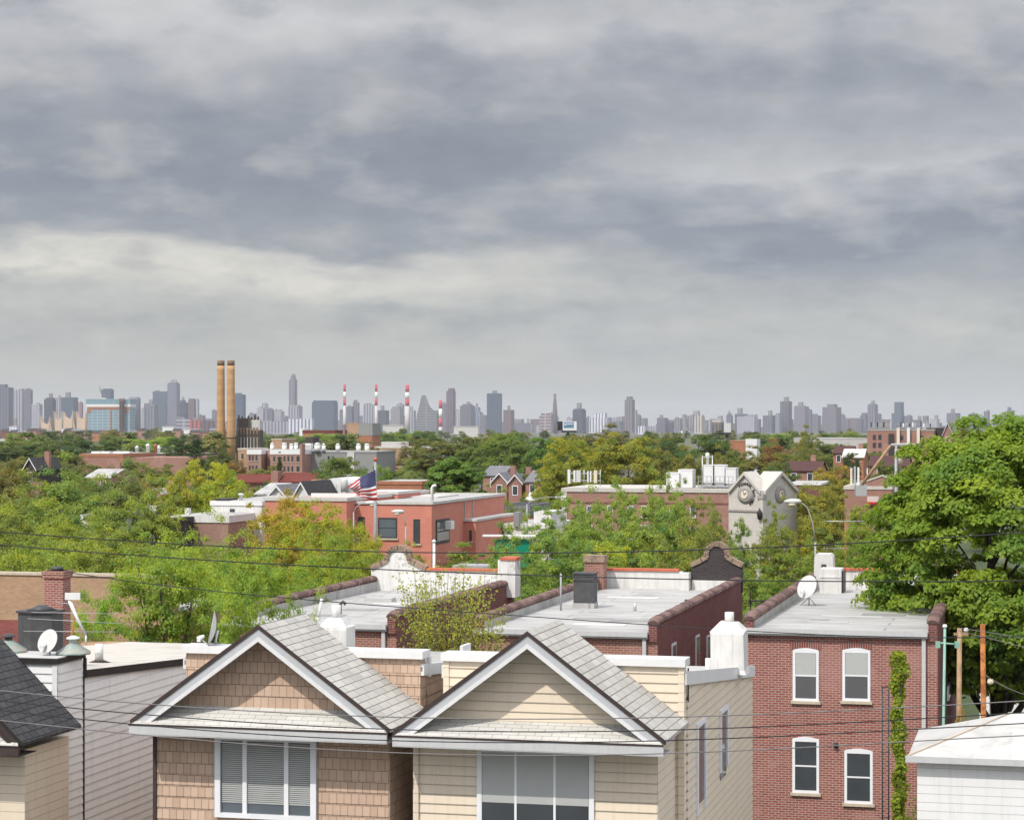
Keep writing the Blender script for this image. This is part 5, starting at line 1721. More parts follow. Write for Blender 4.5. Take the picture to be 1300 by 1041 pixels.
MB().box(f.s_of(672), f.s_of(694), 1.5, 6, zt, zt + 0.9).build('roof_room', M['stucco_white'], r_)
r_, f, a, b, zt = simple_block('tan_warehouse', 'broad tan brick warehouse wall behind the light green trees', 'building', 482, 560, 568, 640, 40, 'brick_tan', phi=math.radians(6), cope='sill')
MB().box(f.s_of(486), f.s_of(520), 5, 12, zt, f.z(561, 0)).build('roof_room', M['concrete'], r_)
p = at(513, 571, 560)
t_ = empty('grey_silo', (p.x, 560, 0), 0, 'grey square silo tower with a white top in front of the tan warehouse', 'silo')
zt = zat(566, 560)
MB().box(-0.75, 0.75, -0.7, 0.7, 0, zt).build('shaft', M['grey_render'], t_)
MB().box(-1.9, 0.5, -0.8, 0.8, zt + 0.001, zt + 0.9).build('top', M['concrete'], t_)
r_, f, a, b, zt = simple_block('tan_cube_tower', 'tan and dark grey cube shaped tower on a brick base above the green trees', 'building', 441, 455, 537, 900, 14, 'brick_tan', phi=math.radians(-12))
MB().box(b + 0.01, b + 6.2, 0.0, 13, f.z(553, 0), zt - 0.1).build('dark_side', M['grey_render'], r_)
MB().box(b + 0.01, b + 6.0, 0.1, 12.9, 0, f.z(553, 0) - 0.01).build('brick_base', M['brick_orange'], r_)
r_, f, a, b, zt = simple_block('pale_clinic', 'low white and orange industrial roof line left of the cube tower', 'building', 384, 425, 546, 1300, 30, 'brick_orange', cope='roof_red', cope_h=2.0)
MB().box(a - 2, a + 1, 0, 8, 0, zt + 1).build('white_end', M['trim'], r_)
MB().box(f.s_of(434), f.s_of(436), 2, 4, 0, f.z(539, 0)).build('brick_chimney', M['brick_red2'], r_)
r_, f, a, b, zt = simple_block('tan_loft', 'tan brick loft with an open dark doorway, left of the brown loft', 'building', 345, 358, 557, 700, 14, 'brick_tan', cope='sill')
r_, f, a, b, zt = simple_block('brown_loft', 'brown loft building with small dark roof room, above the rooftop tanks', 'building', 380, 430, 563, 640, 24, 'brick_tan', cope='brick_dark')
MB().box(f.s_of(384), f.s_of(393), 3, 9, zt, f.z(555, 0)).build('roof_room', M['brick_dark'], r_)
MB().box(f.s_of(400), f.s_of(427), 3, 9, zt, f.z(559, 0)).build('dark_roof', M['brick_dark'], r_)

# ---- right centre: red roofs, low sheds
for px, D, wp, yr, ye, rm_, wm, gf, lab in ((1018, 330, 46, 587, 597, 'roof_maroon', 'brick_red2', False, 'long dark red roof with a white balcony, right of the bank'), (1070, 430, 24, 567, 575, 'roof_maroon', 'brick_orange', False, 'orange brick house with dark red roof below the white shed roofs'), (1128, 340, 48, 580, 591, 'roof_maroon', 'brick_red2', False, 'long maroon roof behind the diagonal boom'), (1083, 380, 26, 571, 580, 'concrete', 'brick_orange', False, 'orange house with pale flat porch roof below the white shed roofs')):
    pitched_house('red_roof_row', lab, px, D, wp, yr, ye, 10, wm, rm_, gable_front_=gf, chim=px != 1070)
r_, f, a, b, zt = simple_block('white_shed_roof', 'long pale warehouse roof left of the brown apartment house', 'building', 1043, 1102, 556, 700, 30, 'concrete', roof='white_roof', phi=math.radians(10))
r_, f, a, b, zt = simple_block('flat_canopy_building', 'flat pale canopy roof behind the bank, over a dark wall', 'building', 1002, 1042, 613, 235, 10, 'brick_side', cope='trim', cope_h=0.25)
r_, f, a, b, zt = simple_block('orange_roof_shed', 'orange brick gable end with a white shed beside the blank billboard pole', 'building', 926, 946, 559, 650, 14, 'brick_orange')
MB().box(b + .1, b + 3.6, 0, 8, 0, zt + 0.4).build('white_shed', M['trim'], r_)
r_, f, a, b, zt = simple_block('dark_low_roof', 'low dark roof under the black billboard frame', 'building', 905, 922, 559, 660, 10, 'black_face')

# ---- billboards
def billboard(label, pa, pb, ya, yb, D, pole_y, face_m, pole_px):
    p = at(pole_px, 0, D)
    t_ = empty('billboard', (p.x, D, 0), 0, label, 'billboard')
    xa, xb = at(pa, 0, D).x - p.x, at(pb, 0, D).x - p.x
    z1, z0 = zat(ya, D), zat(yb, D)
    MB().tube([(0, 0.6, 0), (0, 0.6, z0 + 0.5)], 0.55, 10).build('pole', M['dark_metal'], t_)
    MB().box(xa, xb, 0, 0.5, z0, z1).build('board', M[face_m], t_)
    MB().box(xa - 0.5, xb, -0.6, 0.8, z0 - 0.9, z0 - 0.02).build('catwalk', M['dark_metal'], t_)
    return t_, xa, xb, z0, z1


t_, xa, xb, z0, z1 = billboard('lit white billboard with a blue and green poster on a dark pole', 714.5, 732, 535, 546.5, 900.0, 560, 'trim', 721)
MB().box(xa + 0.4, xb - 1.2, -0.06, -0.005, z0 + 1.1, z1 - 0.35).build('poster', M['sign_blue'], t_)
MB().box(xa + 1.6, xb - 1.3, -0.12, -0.065, z0 + 1.3, z0 + 2.2).build('poster_scene', M['sign_teal'], t_)
m = MB().box(xa + 0.6, xb - 1.5, -0.12, -0.065, z1 - 1.25, z1 - 0.85)
m.box(xa + 0.6, xa + 1.5, -0.12, -0.065, z1 - 1.9, z1 - 1.6)
m.build('poster_stripe', M['sign_white'], t_)
MB().prism([(xa - 2.2, 1.2, z0), (xa - 0.05, 0.2, z0), (xa - 0.05, 0.2, z1), (xa - 2.2, 1.2, z1)], (0, 0.5, 0)).build('black_back', M['black_face'], t_)
t_, xa, xb, z0, z1 = billboard('blank grey billboard beside a black lattice hoarding on a blue pole', 919, 928, 537, 549, 820.0, 562, 'dish', 923.5)
m = MB()
for k in range(9):
    xx = xa - 4.6 + k * 0.56
    m.box(xx, xx + 0.16, 0.2, 0.4, z0 - 1, z1)
for k in range(7):
    zz = z0 - 1 + k * 0.75
    m.box(xa - 4.7, xa - 0.1, 0.42, 0.6, zz, zz + 0.30)
m.build('lattice', M['black_face'], t_)

# ---- twin tan chimney stacks and the dark plant beside them
for px, lab in ((280.4, 'left of the twin tall tan brick chimneys'), (293.2, 'right of the twin tall tan brick chimneys')):
    D = 900.0 if px > 285 else 906.0
    p = at(px, 0, D)
    t_ = empty('tall_chimney', (p.x, D, 0), 0, lab, 'chimney', 'twin tan power station chimneys')
    zt = zat(457.5, D)
    k = D / F
    prof = [(6.0 * k, 0)] + [((5.8 - 1.2 * (h / zt)) * k, h) for h in (zt * 0.3, zt * 0.6, zt * 0.9)] + [(4.55 * k, zt - 2.2)]
    MB().lathe((0, 0, 0), prof, 28).build('shaft', M['tan_stack'], t_)
    MB().lathe((0, 0, zt - 2.2), [(4.7 * k, 0.001), (4.7 * k, 2.0), (3.9 * k, 2.2)], 28).build('sooty_rim', M['soot'], t_)
    zb = zat(557, D)
    MB().lathe((0, 0, zb), [(5.75 * k, 0), (5.75 * k, 0.5), (5.4 * k, 0.6)], 28).build('iron_band', M['dark_metal'], t_)
p = at(313, 0, 905)
t_ = empty('dark_plant', (p.x, 905, 0), 0, 'dark rusty industrial plant of hoppers and ducts just right of the twin chimneys', 'plant building')
k = 905 / F
MB().box(-13 * k, 17 * k, 0, 12, 0, zat(546, 905)).build('body', M['rust_industrial'], t_)
MB().box(-13 * k, 4 * k, 1, 10, zat(546, 905) + .01, zat(531, 905)).build('upper_house', M['rust_industrial'], t_)
MB().box(4.1 * k, 16 * k, 2, 10, zat(546, 905) + .01, zat(533, 905)).build('upper_house', M['concrete'], t_)
for i in range(7):
    xx = (-11 + i * 4.1) * k
    yt = 528 + (i * 37 % 5)
    MB().lathe((xx, 3, zat(533, 905)), [(1.3 * k, 0), (1.3 * k, zat(yt, 905) - zat(533, 905)), (0.8 * k, zat(yt - 1.5, 905) - zat(533, 905))], 10).build('duct', M['rust_industrial'], t_)
    m = MB().prism([(xx - 1.6 * k, -0.4, zat(543, 905)), (xx + 1.6 * k, -0.4, zat(543, 905)), (xx + 0.5 * k, -0.4, zat(552, 905)), (xx - 0.5 * k, -0.4, zat(552, 905))], (0, 0.38, 0))
    m.build('hopper', M['soot'], t_)
    if i > 0:
        MB().box(xx - 0.35 * k, xx + 0.35 * k, -0.5, -0.05, 0, zat(555, 905)).build('leg', M['concrete'], t_)
# distant railway viaduct glimpsed left
p = at(60, 560, 1500)
for pa, pb, yt, D, lab in ((0, 56, 557, 1400, 'pale elevated viaduct beam seen above the dark trees at the left edge'), (142, 162, 557, 1400, 'short pale viaduct beam left of the bright round tree')):
    f = Frame((pa + pb) / 2, D, 0)
    t_ = empty('viaduct', (f.A[0], D, 0), 0, lab, 'viaduct')
    a, b = f.s_of(pa), f.s_of(pb)
    zt = zat(yt, D)
    MB().box(a, b, 0, 8, zt - 1.6, zt).build('beam', M['concrete'], t_)
    for q in range(int((b - a) / 9) + 1):
        MB().box(a + q * 9 + 0.5, a + q * 9 + 2, 2, 5, 0, zt - 1.601).build('pier', M['concrete'], t_)
# ================================================================ the skyline
def tower_mat(name, bay=4.5, floor=3.8, gap=1.5, wincol=(0.05, 0.06, 0.085), k=0.8):
    """facade whose wall colour is the object's own; dark window grid in metres"""
    m, t = new_mat(name)
    tc = t.n('ShaderNodeTexCoord')
    b = t.n('ShaderNodeTexBrick', offset=0.0)
    t.l(tc.outputs['UV'], b.inputs['Vector'])
    b.inputs['Scale'].default_value = 1.0
    b.inputs['Brick Width'].default_value = bay
    b.inputs['Row Height'].default_value = floor
    b.inputs['Mortar Size'].default_value = gap / 2
    b.inputs['Mortar Smooth'].default_value = 0.0
    oi = t.n('ShaderNodeObjectInfo')
    n = t.noise(tc.outputs['Object'], 0.05, 4, 0.6)
    wall = t.mix(n, t.mix(1.0, oi.outputs['Color'], (0.82, 0.82, 0.82), 'MULTIPLY'), t.mix(1.0, oi.outputs['Color'], (1.15, 1.15, 1.15), 'MULTIPLY'))
    cc = t.mix(t.math('MULTIPLY', t.math('SUBTRACT', 1.0, b.outputs['Fac']), k), wall, wincol)
    finish(t, cc, 0.5, 0, None, spec=0.4)
    return m


TM = {'w': tower_mat('masonry_tower_facade', 9.0, 8.0, 4.4), 'v': tower_mat('pier_tower_facade', 10.0, 400.0, 5.5), 'h': tower_mat('banded_tower_facade', 400.0, 9.0, 4.5),
      'g': tower_mat('glass_tower_facade', 12.0, 8.0, 1.5, (0.07, 0.10, 0.14), 0.85), 'p': plain('roof_plant_housing', (0.22, 0.21, 0.22), 0.8, 0.15, 0.05)}


def C(r, g, b):
    return lin(r, g, b)


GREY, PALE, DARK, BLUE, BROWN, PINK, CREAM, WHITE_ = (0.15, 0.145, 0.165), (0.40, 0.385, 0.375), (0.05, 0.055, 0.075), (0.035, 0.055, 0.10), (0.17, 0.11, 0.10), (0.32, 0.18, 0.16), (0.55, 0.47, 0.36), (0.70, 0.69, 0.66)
SKY_N = [0]


def tower(px0, px1, yt, label, colr=GREY, D=7600, mt='w', tops=(), rot=-0.42, name='tower_block', cat='tower', base_y=None, group=None, aspect=0.85, rad=False):
    """one far building: body plus the setbacks / plant rooms in tops = [(px0, px1, ytop)]"""
    SKY_N[0] += 1
    D = D + (SKY_N[0] * 53 % 260)
    wd = (px1 - px0) / F * D
    pc = (px0 + px1) / 2
    cx_ = (pc - CX) / F * D
    a0 = -math.atan((pc - CX) / F)                     # so that the silhouette keeps its width off axis
    th = rot + a0
    r_ = empty(name, (cx_, D, 0), th, label, cat, group)
    al = abs(rot)
    w_ = wd / (math.cos(al) + aspect * math.sin(al))
    d_ = w_ * aspect
    z = zat(yt, D)
    m = MB()
    if rad:
        m.lathe((0, 0, 0), [(wd / 2, 0), (wd / 2, z * 0.94), (wd * 0.42, z)], 20)
    else:
        m.box(-w_ / 2, w_ / 2, -d_ / 2, d_ / 2, 0, z)
    colr = (colr[0] * 0.92, colr[1] * 0.93, colr[2] * 1.12)  # blue of the haze tinted into the wall colour
    m.build('body', TM[mt], r_, color=colr)
    c_, s_ = math.cos(th), math.sin(th)
    zprev = z
    if not tops and not rad and group is None and wd > 12:
        hw_ = w_ * (0.14 + 0.05 * (SKY_N[0] % 3))
        ox_ = w_ * (0.12 * ((SKY_N[0] * 7) % 5 - 2))
        MB().box(ox_ - hw_, ox_ + hw_, -hw_, hw_, z + 0.01, z + 1.5 * D / F).build('plant_room', TM['p'], r_, color=colr)
    for i, (a, b, y) in enumerate(tops):
        ww = (b - a) / F * D / (math.cos(al) + 0.8 * math.sin(al))
        off = ((a + b) / 2 - pc) / F * D
        lx = off / math.cos(al) if abs(off) < w_ else off
        lx = max(-w_ / 2 + ww / 2, min(w_ / 2 - ww / 2, lx)) if ww < w_ else 0
        zt = zat(y, D)
        if zt > zprev:
            z0 = z + 0.01 if (i == 0 or ww > w_ * 0.9) else z + 0.01
            m = MB().box(lx - ww / 2, lx + ww / 2, -ww * 0.4, ww * 0.4, z0, zt)
            m.build('upper_stage' if ww > 0.55 * w_ else 'plant_room', TM[mt if ww > 0.5 * w_ else 'p'], r_, color=colr)
    return r_


T = tower
T(-6, 17, 492, 'broad grey slab tower cut by the left edge of the skyline', GREY, 6800, 'v', [(-4, 10, 488)])
T(18, 32, 495, 'pale grey slab tower second from the left edge of the skyline', PALE, 7300, 'v')
T(31, 41.5, 495, 'grey tower with a blunt cap touching the pale slab at the left', GREY, 7200, 'w', [(33, 39, 493)])
T(40, 54, 513, 'lower pale block left of the tan peaked walls', PALE, 6900)
T(12, 24, 541, 'small white stepped block at the foot of the left slab towers', WHITE_, 5600, 'w', [(17, 22, 531)])
T(56, 71, 507, 'dark tower with a round drum on top at the left of the skyline', DARK, 7000, 'v', [(58, 70, 505), (62, 67, 499.5)])
T(71.5, 79, 505, 'slim pale tower squeezed between two dark towers', PALE, 7500, 'v', [(74, 77, 502)])
T(78, 99, 504.5, 'wide dark blue tower with square plant room, left of the glass slab', BLUE, 6900, 'g', [(83, 90, 498)])
T(98, 105.5, 511, 'narrow reddish tower right of the wide dark blue tower', PINK, 7300)
T(129, 144.5, 495, 'dark blue tower rising behind the unfinished glass slab', BLUE, 7600, 'g', [(131, 143, 493.5)])
T(163, 178.5, 504, 'round topped grey tower right of the glass slab', GREY, 7000, 'v', rad=True)
T(176, 185, 519, 'low pale block right of the round topped tower', PALE, 7200)
T(183, 196, 512, 'grey block with flat cap left of the big slab', GREY, 7400, 'w', [(189, 195, 507)])
T(185, 201, 515, 'nearer grey block at the foot of the big slab', (0.2, 0.19, 0.2), 6700, 'v')
T(194, 214, 497, 'big dark topped slab left of the crowned tower', (0.13, 0.14, 0.17), 7200, 'g', rot=-0.2)
T(212.5, 228.5, 487, 'tallest tower of the left cluster with a toothed crown', (0.2, 0.2, 0.22), 7000, 'w', [(214, 227, 485.5), (217, 219, 482.5), (220, 222, 482), (223, 224.5, 482)])
T(226, 239, 511, 'dark tower with a pointed cap right of the crowned tower', BLUE, 7300, 'v', [(229, 236, 508), (231, 234, 504)])
T(239, 249, 507, 'brown grey tower left one of an attached pair', BROWN, 7200, 'w', [(240, 248, 506)])
T(248, 253, 507.5, 'pale side tower attached right of the brown grey tower', PALE, 7300, 'v')
T(224, 244, 531, 'pale low hall with curved roof at the foot of the left cluster', PALE, 5200, 'h', rot=-0.1)
T(241, 255.5, 533, 'red and grey low building at the foot of the left cluster', (0.5, 0.12, 0.09), 5000, 'v', [(246, 253, 530)], rot=-0.2)
T(255, 273, 536, 'low brick building with green roof left of the twin chimneys', BROWN, 4800, 'v', [(256, 272, 534)], rot=-0.15)
T(269, 276, 521, 'small dark tower half hidden by the twin chimneys', GREY, 7600)
T(297.5, 312, 501, 'dark blue flat tower just right of the twin chimneys', BLUE, 6600, 'g', [(299, 307, 499)])
T(316, 326, 525, 'faint low block right of the dark plant', GREY, 8200)
T(326, 337, 518, 'pale block left of the pale square tower', PALE, 7700)
T(332, 340.5, 513, 'pale square tower with a flat top left of the thin skyscraper', PALE, 7900, 'v', [(333, 339, 511.5)])
T(339, 348, 520, 'bluish low tower between two pale blocks', GREY, 7600, 'w', [(341, 346, 518)])
T(347, 361, 522, 'pale low tower with dark roof tanks', PALE, 7600, 'w', [(349, 352, 519.5), (353, 358, 520)])
T(330, 368, 535, 'long pale low block left of the skyscraper foot', PALE, 6500, 'v', rot=-0.1)
T(366.7, 377.3, 482, 'tallest thin skyscraper with a pale cap', (0.24, 0.21, 0.22), 7600, 'h', [(369, 375.5, 478), (370, 375, 475)], aspect=0.9)
T(366, 384, 515.5, 'pale podium tower standing before the thin skyscraper', PALE, 7000, 'v', [(370, 381, 514)])
T(366, 399, 532, 'low pale block with white piers right of the skyscraper foot', WHITE_, 5800, 'v', rot=-0.1)
T(396, 429, 511, 'wide dark glass block with a red brown top band', (0.08, 0.10, 0.14), 6300, 'g', [(397.5, 428, 508.5)], rot=-0.22)
T(431, 438, 521, 'low grey tower behind the leftmost striped chimney', GREY, 8000)
T(438, 449.5, 516, 'grey tower right of the leftmost striped chimney', GREY, 7900, 'v')
T(448, 456.5, 511, 'taller grey tower with a square head, left of the pale slab', GREY, 8000, 'w', [(449, 454, 508)])
T(461, 477, 513.5, 'pale blank slab behind the second striped chimney', PALE, 7800, 'v', rot=-0.15)
T(479, 494, 521, 'dark tower with a square cap right of the second striped chimney', DARK, 7700, 'w', [(483, 488, 515)])
T(496, 512, 519, 'pale brown block left of the third striped chimney', (0.28, 0.26, 0.24), 7600, 'w', [(498, 510, 516)])
T(503, 513, 513, 'pale flat tower just left of the third striped chimney', PALE, 7900, 'v')
T(518, 528, 521, 'pale ribbed block right of the third striped chimney', PALE, 7600, 'v', [(519, 524, 516)])
T(560.5, 568, 512, 'dim tower touching the left of the brown red tower', GREY, 8000)
T(566.5, 578.5, 496.5, 'tall brown red tower right of the short striped chimney', (0.17, 0.105, 0.12), 7400, 'v', [(569, 577.5, 493)])
T(578, 586, 521, 'pale tower right of the brown red tower', PALE, 8000)
T(584, 603, 515, 'stepped brown grey tower left of the pale spired one', (0.14, 0.13, 0.15), 7500, 'w', [(587, 600, 513), (592, 597, 510)])
T(601, 613, 523, 'pale blue spired tower left of the dark navy slab', (0.24, 0.28, 0.32), 7900, 'v', [(603, 610, 517), (604, 607, 512)])
T(609, 619, 527, 'low grey block between the spired tower and the navy slab', GREY, 7800)
T(618, 637.5, 499.5, 'dark navy slab tower with square cap, tallest near the centre', (0.045, 0.06, 0.10), 6700, 'g', [(625, 631, 496)], rot=-0.15)
T(639, 653, 520.5, 'brown grey tower with a red cap right of the navy slab', BROWN, 7600, 'w', [(644, 648, 515)])
T(652, 673, 537, 'long low grey block left of the brown pencil chimney', GREY, 8000, 'w', [(653, 656, 532), (669, 672, 531.5)], rot=-0.1)
T(684.5, 700.5, 528, 'pinkish block with red roof left of the brown pencil chimney', (0.42, 0.33, 0.29), 6200, 'h', [(687, 698, 524.5)], rot=-0.1)
T(696, 703, 525, 'pale narrow block against the brown pencil chimney', (0.34, 0.31, 0.30), 6600, 'v')
T(727, 744, 520.5, 'dark shouldered tower with a tall square head behind the white billboard', (0.06, 0.07, 0.10), 7000, 'v', [(728.5, 742.5, 519), (732, 738.5, 511.5)])
T(719, 728, 531, 'small pale block with dark roof left of the dark shouldered tower', PALE, 7400)
T(743.5, 750, 530, 'low grey tower right of the dark shouldered tower', GREY, 7900)
T(748, 772, 530, 'white ribbed block with a dark flat top', WHITE_, 7000, 'v', [(754, 771, 524.5)], rot=-0.12)
T(776, 792, 535, 'bluish low block with a square head left of the tall brown tower', GREY, 8000, 'w', [(783, 788, 529)])
T(793, 806, 507.5, 'tall brown tower right of the white ribbed block', (0.2, 0.165, 0.17), 7500, 'v', [(795.5, 803.5, 503.5)])
T(804, 809.5, 521, 'pale step on the right flank of the tall brown tower', PALE, 7600, 'v')
T(808, 814, 527, 'slim grey step right of the tall brown tower', GREY, 7900)
T(810, 821, 541, 'small white cube block left of the dark wide tower', WHITE_, 6000, 'v')
T(834, 848.5, 530.5, 'dark wide tower with small round cap right of centre', (0.12, 0.115, 0.14), 7700, 'w', [(837, 842, 526.5)])
T(848, 857, 536, 'low dark block right of the dark wide tower', DARK, 7900)
T(856, 866, 531, 'grey brown block left of the cream cluster', (0.24, 0.22, 0.22), 7700, 'v')
T(865, 873, 531, 'slim grey tower with pinkish head in the cream cluster', (0.25, 0.23, 0.23), 7700, 'w', [(866, 871.5, 526)])
T(872, 882, 528, 'pale brown tower in the cream cluster', (0.3, 0.28, 0.26), 7700, 'v')
T(879, 889, 525, 'highest tower of the cream cluster with a square head', (0.34, 0.31, 0.28), 7800, 'w', [(880, 888.5, 521.5)])
T(881, 895, 529, 'cream tower in front of the cream cluster', CREAM, 7100, 'v', [(884, 894, 527)])
T(864, 880, 547, 'low white stepped block at the foot of the cream cluster', WHITE_, 5600, 'v', [(868, 874, 543)])
T(904, 919, 533, 'cream stepped block behind the black lattice hoarding', CREAM, 7600, 'w', [(911, 917.5, 528)])
T(922, 930.5, 527, 'spired grey tower behind the blank billboard', GREY, 7900, 'w', [(923.5, 928.5, 524.5), (925, 927, 521)])
T(933, 949, 525.5, 'dark blue stepped tower behind the pale flat slab', (0.10, 0.115, 0.15), 7800, 'v', [(936, 943, 518)])
T(936, 961, 529, 'pale flat slab with a light left edge, right of the blank billboard', PALE, 7300, 'w', rot=-0.2)
T(959, 966, 532, 'slim dark tower at the right of the pale flat slab', GREY, 7700)
T(968.5, 985, 527.5, 'grey twin bayed tower with round head, left of the dark tall tower', GREY, 7600, 'v', [(975, 980.5, 521)])
T(984, 992, 526, 'pale tower with a blue glass strip left of the dark tall tower', PALE, 7500, 'g', [(985, 991, 524.5)])
T(990.5, 1005.5, 509.5, 'dark tall tower with a square pinkish cap, right part of the skyline', (0.13, 0.115, 0.13), 7500, 'v', [(995, 1001.5, 504)])
T(1008, 1027, 516, 'broad stepped brown grey tower right of the dark tall tower', (0.21, 0.19, 0.2), 7600, 'w', [(1009, 1023, 515), (1013, 1020, 510.5)])
T(1024, 1031, 520, 'lower step on the right of the broad stepped tower', (0.2, 0.19, 0.2), 7700)
T(1030, 1042, 527.5, 'grey block sloping down right of the broad stepped tower', GREY, 7900, 'w', [(1031, 1038, 525.5)])
T(1044, 1068, 517, 'widest brown grey tower with shallow penthouse, right part of the skyline', (0.19, 0.17, 0.18), 7600, 'w', [(1050, 1063, 513)])
T(1066, 1073, 526.5, 'first lower step right of the widest brown grey tower', (0.18, 0.165, 0.18), 7700)
T(1072, 1079, 532, 'second lower step right of the widest brown grey tower', (0.18, 0.165, 0.18), 7700)
T(1086, 1096, 532, 'low grey block left of the slim capped tower', GREY, 7800)
T(1092, 1102, 527, 'grey block with a flat head left of the slim capped tower', GREY, 7800, 'w', [(1094, 1101, 524)])
T(1101.5, 1114.5, 514, 'slim grey tower with small rounded cap above the brown apartment', (0.2, 0.19, 0.21), 7600, 'v', [(1103, 1113, 512.5), (1106, 1110.5, 508.5)])
T(1132, 1148, 524.5, 'dark two stage tower above the antenna frames', (0.10, 0.11, 0.14), 7700, 'g', [(1135.5, 1147.5, 510.5)])
T(1148, 1158.5, 528, 'low grey block right of the dark two stage tower', GREY, 7900)
T(1158, 1170.5, 533, 'low block with a narrow tower on its right end', GREY, 7900, 'w', [(1165.5, 1170, 528)])
T(1181, 1193, 532, 'faint pale block with a small spire over the slate roof', PALE, 8400, 'w', [(1186, 1191, 527)])
T(1202, 1219, 524.5, 'brown grey tower with a narrow head over the pointed gable', (0.2, 0.18, 0.2), 7800, 'v', [(1207, 1212, 519)])
T(1221, 1231, 533, 'low faint block right of the tower over the gable', GREY, 8300)
T(1231.5, 1239, 525, 'grey tower left one of two above the maple top', GREY, 8000)
T(1238, 1250, 530, 'low grey block between two towers above the maple top', GREY, 8100)
T(1249, 1256.5, 522, 'narrow taller tower above the maple top', GREY, 8000, 'w', [(1253, 1256, 520.5)])
T(1263, 1278, 527, 'faint long block behind the topmost maple spray', GREY, 8300)
T(1278, 1288, 521, 'tower with a reddish cap at the right end of the skyline', GREY, 7900, 'w', [(1279, 1284, 517)])
# faint fillers along the foot of the skyline
rg = random.Random(11)
x_ = -8.0
while x_ < 1300:
    wpx = rg.uniform(9, 20)
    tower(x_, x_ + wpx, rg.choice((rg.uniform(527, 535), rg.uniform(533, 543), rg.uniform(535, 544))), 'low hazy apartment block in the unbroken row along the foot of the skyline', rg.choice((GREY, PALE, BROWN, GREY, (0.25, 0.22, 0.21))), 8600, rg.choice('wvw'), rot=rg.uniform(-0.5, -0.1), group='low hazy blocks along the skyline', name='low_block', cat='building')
    x_ += wpx * rg.uniform(0.75, 1.25)

x_ = -4.0
while x_ < 1300:
    wpx = rg.uniform(7, 16)
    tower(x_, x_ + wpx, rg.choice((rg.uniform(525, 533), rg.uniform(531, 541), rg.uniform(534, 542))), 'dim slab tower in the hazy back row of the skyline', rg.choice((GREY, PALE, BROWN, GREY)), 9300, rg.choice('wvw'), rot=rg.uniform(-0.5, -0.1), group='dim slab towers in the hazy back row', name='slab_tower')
    x_ += wpx * rg.uniform(0.9, 2.0)
# sloping curved tower
D = 7500.0
p = at(541, 0, D)
r_ = empty('sloping_tower', (p.x, D, 0), 0, 'grey tower with a concave slope falling to the right, right of the third striped chimney', 'tower')
prof = [(527.5, 560), (529, 528), (532, 516), (534.5, 504.5), (536, 502), (540, 502), (541.5, 505), (543.5, 512), (547, 518), (550.5, 521), (554.5, 523), (554.5, 560)]
pts = [((q[0] - 541) / F * D, 0, max(0, zat(q[1], D)) if q[1] < 555 else 0) for q in prof]
MB().prism(pts, (0, 30, 0)).build('body', TM['h'], r_, color=(0.22, 0.22, 0.24))
z0 = zat(521, D)
MB().box((550 - 541) / F * D, (556.5 - 541) / F * D, 31, 50, 0, z0).build('rear_wing', TM['w'], r_, color=(0.22, 0.21, 0.22))
# brown pencil chimney
D = 7000.0
p = at(704.5, 0, D)
r_ = empty('pencil_chimney', (p.x, D, 0), 0, 'slim brown chimney tapering upward, left of the white billboard', 'chimney')
zt = zat(500, D)
k = D / F
MB().lathe((0, 0, 0), [(4.0 * k, 0), (3.2 * k, zt * 0.5), (1.8 * k, zt * 0.85), (1.6 * k, zt - 4)], 16).build('shaft', TM['h'], r_, color=(0.14, 0.12, 0.13))
MB().lathe((0, 0, zt - 3.99), [(1.9 * k, 0), (1.9 * k, 4)], 16).build('rim', M['soot'], r_)

# red and white chimneys
for px, yt, w0, w1, lab in ((437.5, 488, 3.0, 4.6, 'leftmost red and white striped chimney'), (477.6, 488, 3.2, 4.4, 'second striped chimney from the left, before the pale blank slab'), (517, 488.5, 4.8, 6.2, 'thickest red and white striped chimney, third from the left'), (559.2, 508, 4.2, 4.8, 'shortest red and white striped chimney, left of the brown red tower')):
    D = 5600.0
    p = at(px, 0, D)
    k = D / F
    r_ = empty('striped_chimney', (p.x, D, 0), 0, lab, 'chimney', 'red and white striped chimneys')
    ys = [yt, yt + 9.5, yt + 18, yt + 27] if yt < 500 else [yt, yt + 11, yt + 23, yt + 34]
    zs = [zat(y, D) for y in ys]
    rr = lambda z: (w0 + (w1 - w0) * (1 - z / zs[0])) / 2 * k
    for i in range(3):
        a, b = zs[i + 1], zs[i]
        MB().lathe((0, 0, 0), [(rr(a), a), (rr(b), b - 0.02)], 20).build('red_band' if i % 2 == 0 else 'white_band', M['stripe_red' if i % 2 == 0 else 'stripe_white'], r_)
    MB().lathe((0, 0, 0), [(rr(0), 0), (rr(zs[3]), zs[3] - 0.02)], 20).build('lower_shaft', M['concrete'], r_)

# unfinished blue glass slab with its crane and hoist
D = 3600.0
f = Frame(137, D, -0.05)
a, b = f.s_of(109), f.s_of(165.5)
r_ = empty('glass_slab', (f.A[0], f.A[1], 0), -0.05, 'unfinished pale blue glass slab with a white band and red edge near its top', 'tower')
zt, z1, z2 = f.z(506.5, 0), f.z(513.2, 0), f.z(516.6, 0)
GL = tower_mat('pale_blue_glass_facade', 9.0, 5.0, 1.0, (0.16, 0.27, 0.34), 0.9)
MB().box(a + 2, b - 1, 0, 40, 0, z2).build('body', GL, r_, color=(0.36, 0.40, 0.42))
MB().box(a, b, -0.5, 41, z1, zt).build('top_storey', GL, r_, color=(0.25, 0.33, 0.36))
MB().box(a + 1, b, -0.8, 40, z2 + 0.01, z1 - 0.01).build('white_band', M['trim'], r_)
MB().box(a + 3, b - 1, -0.6, -0.01, f.z(519.5, 0), z2 - 0.01).build('red_edge', M['brick_orange'], r_)
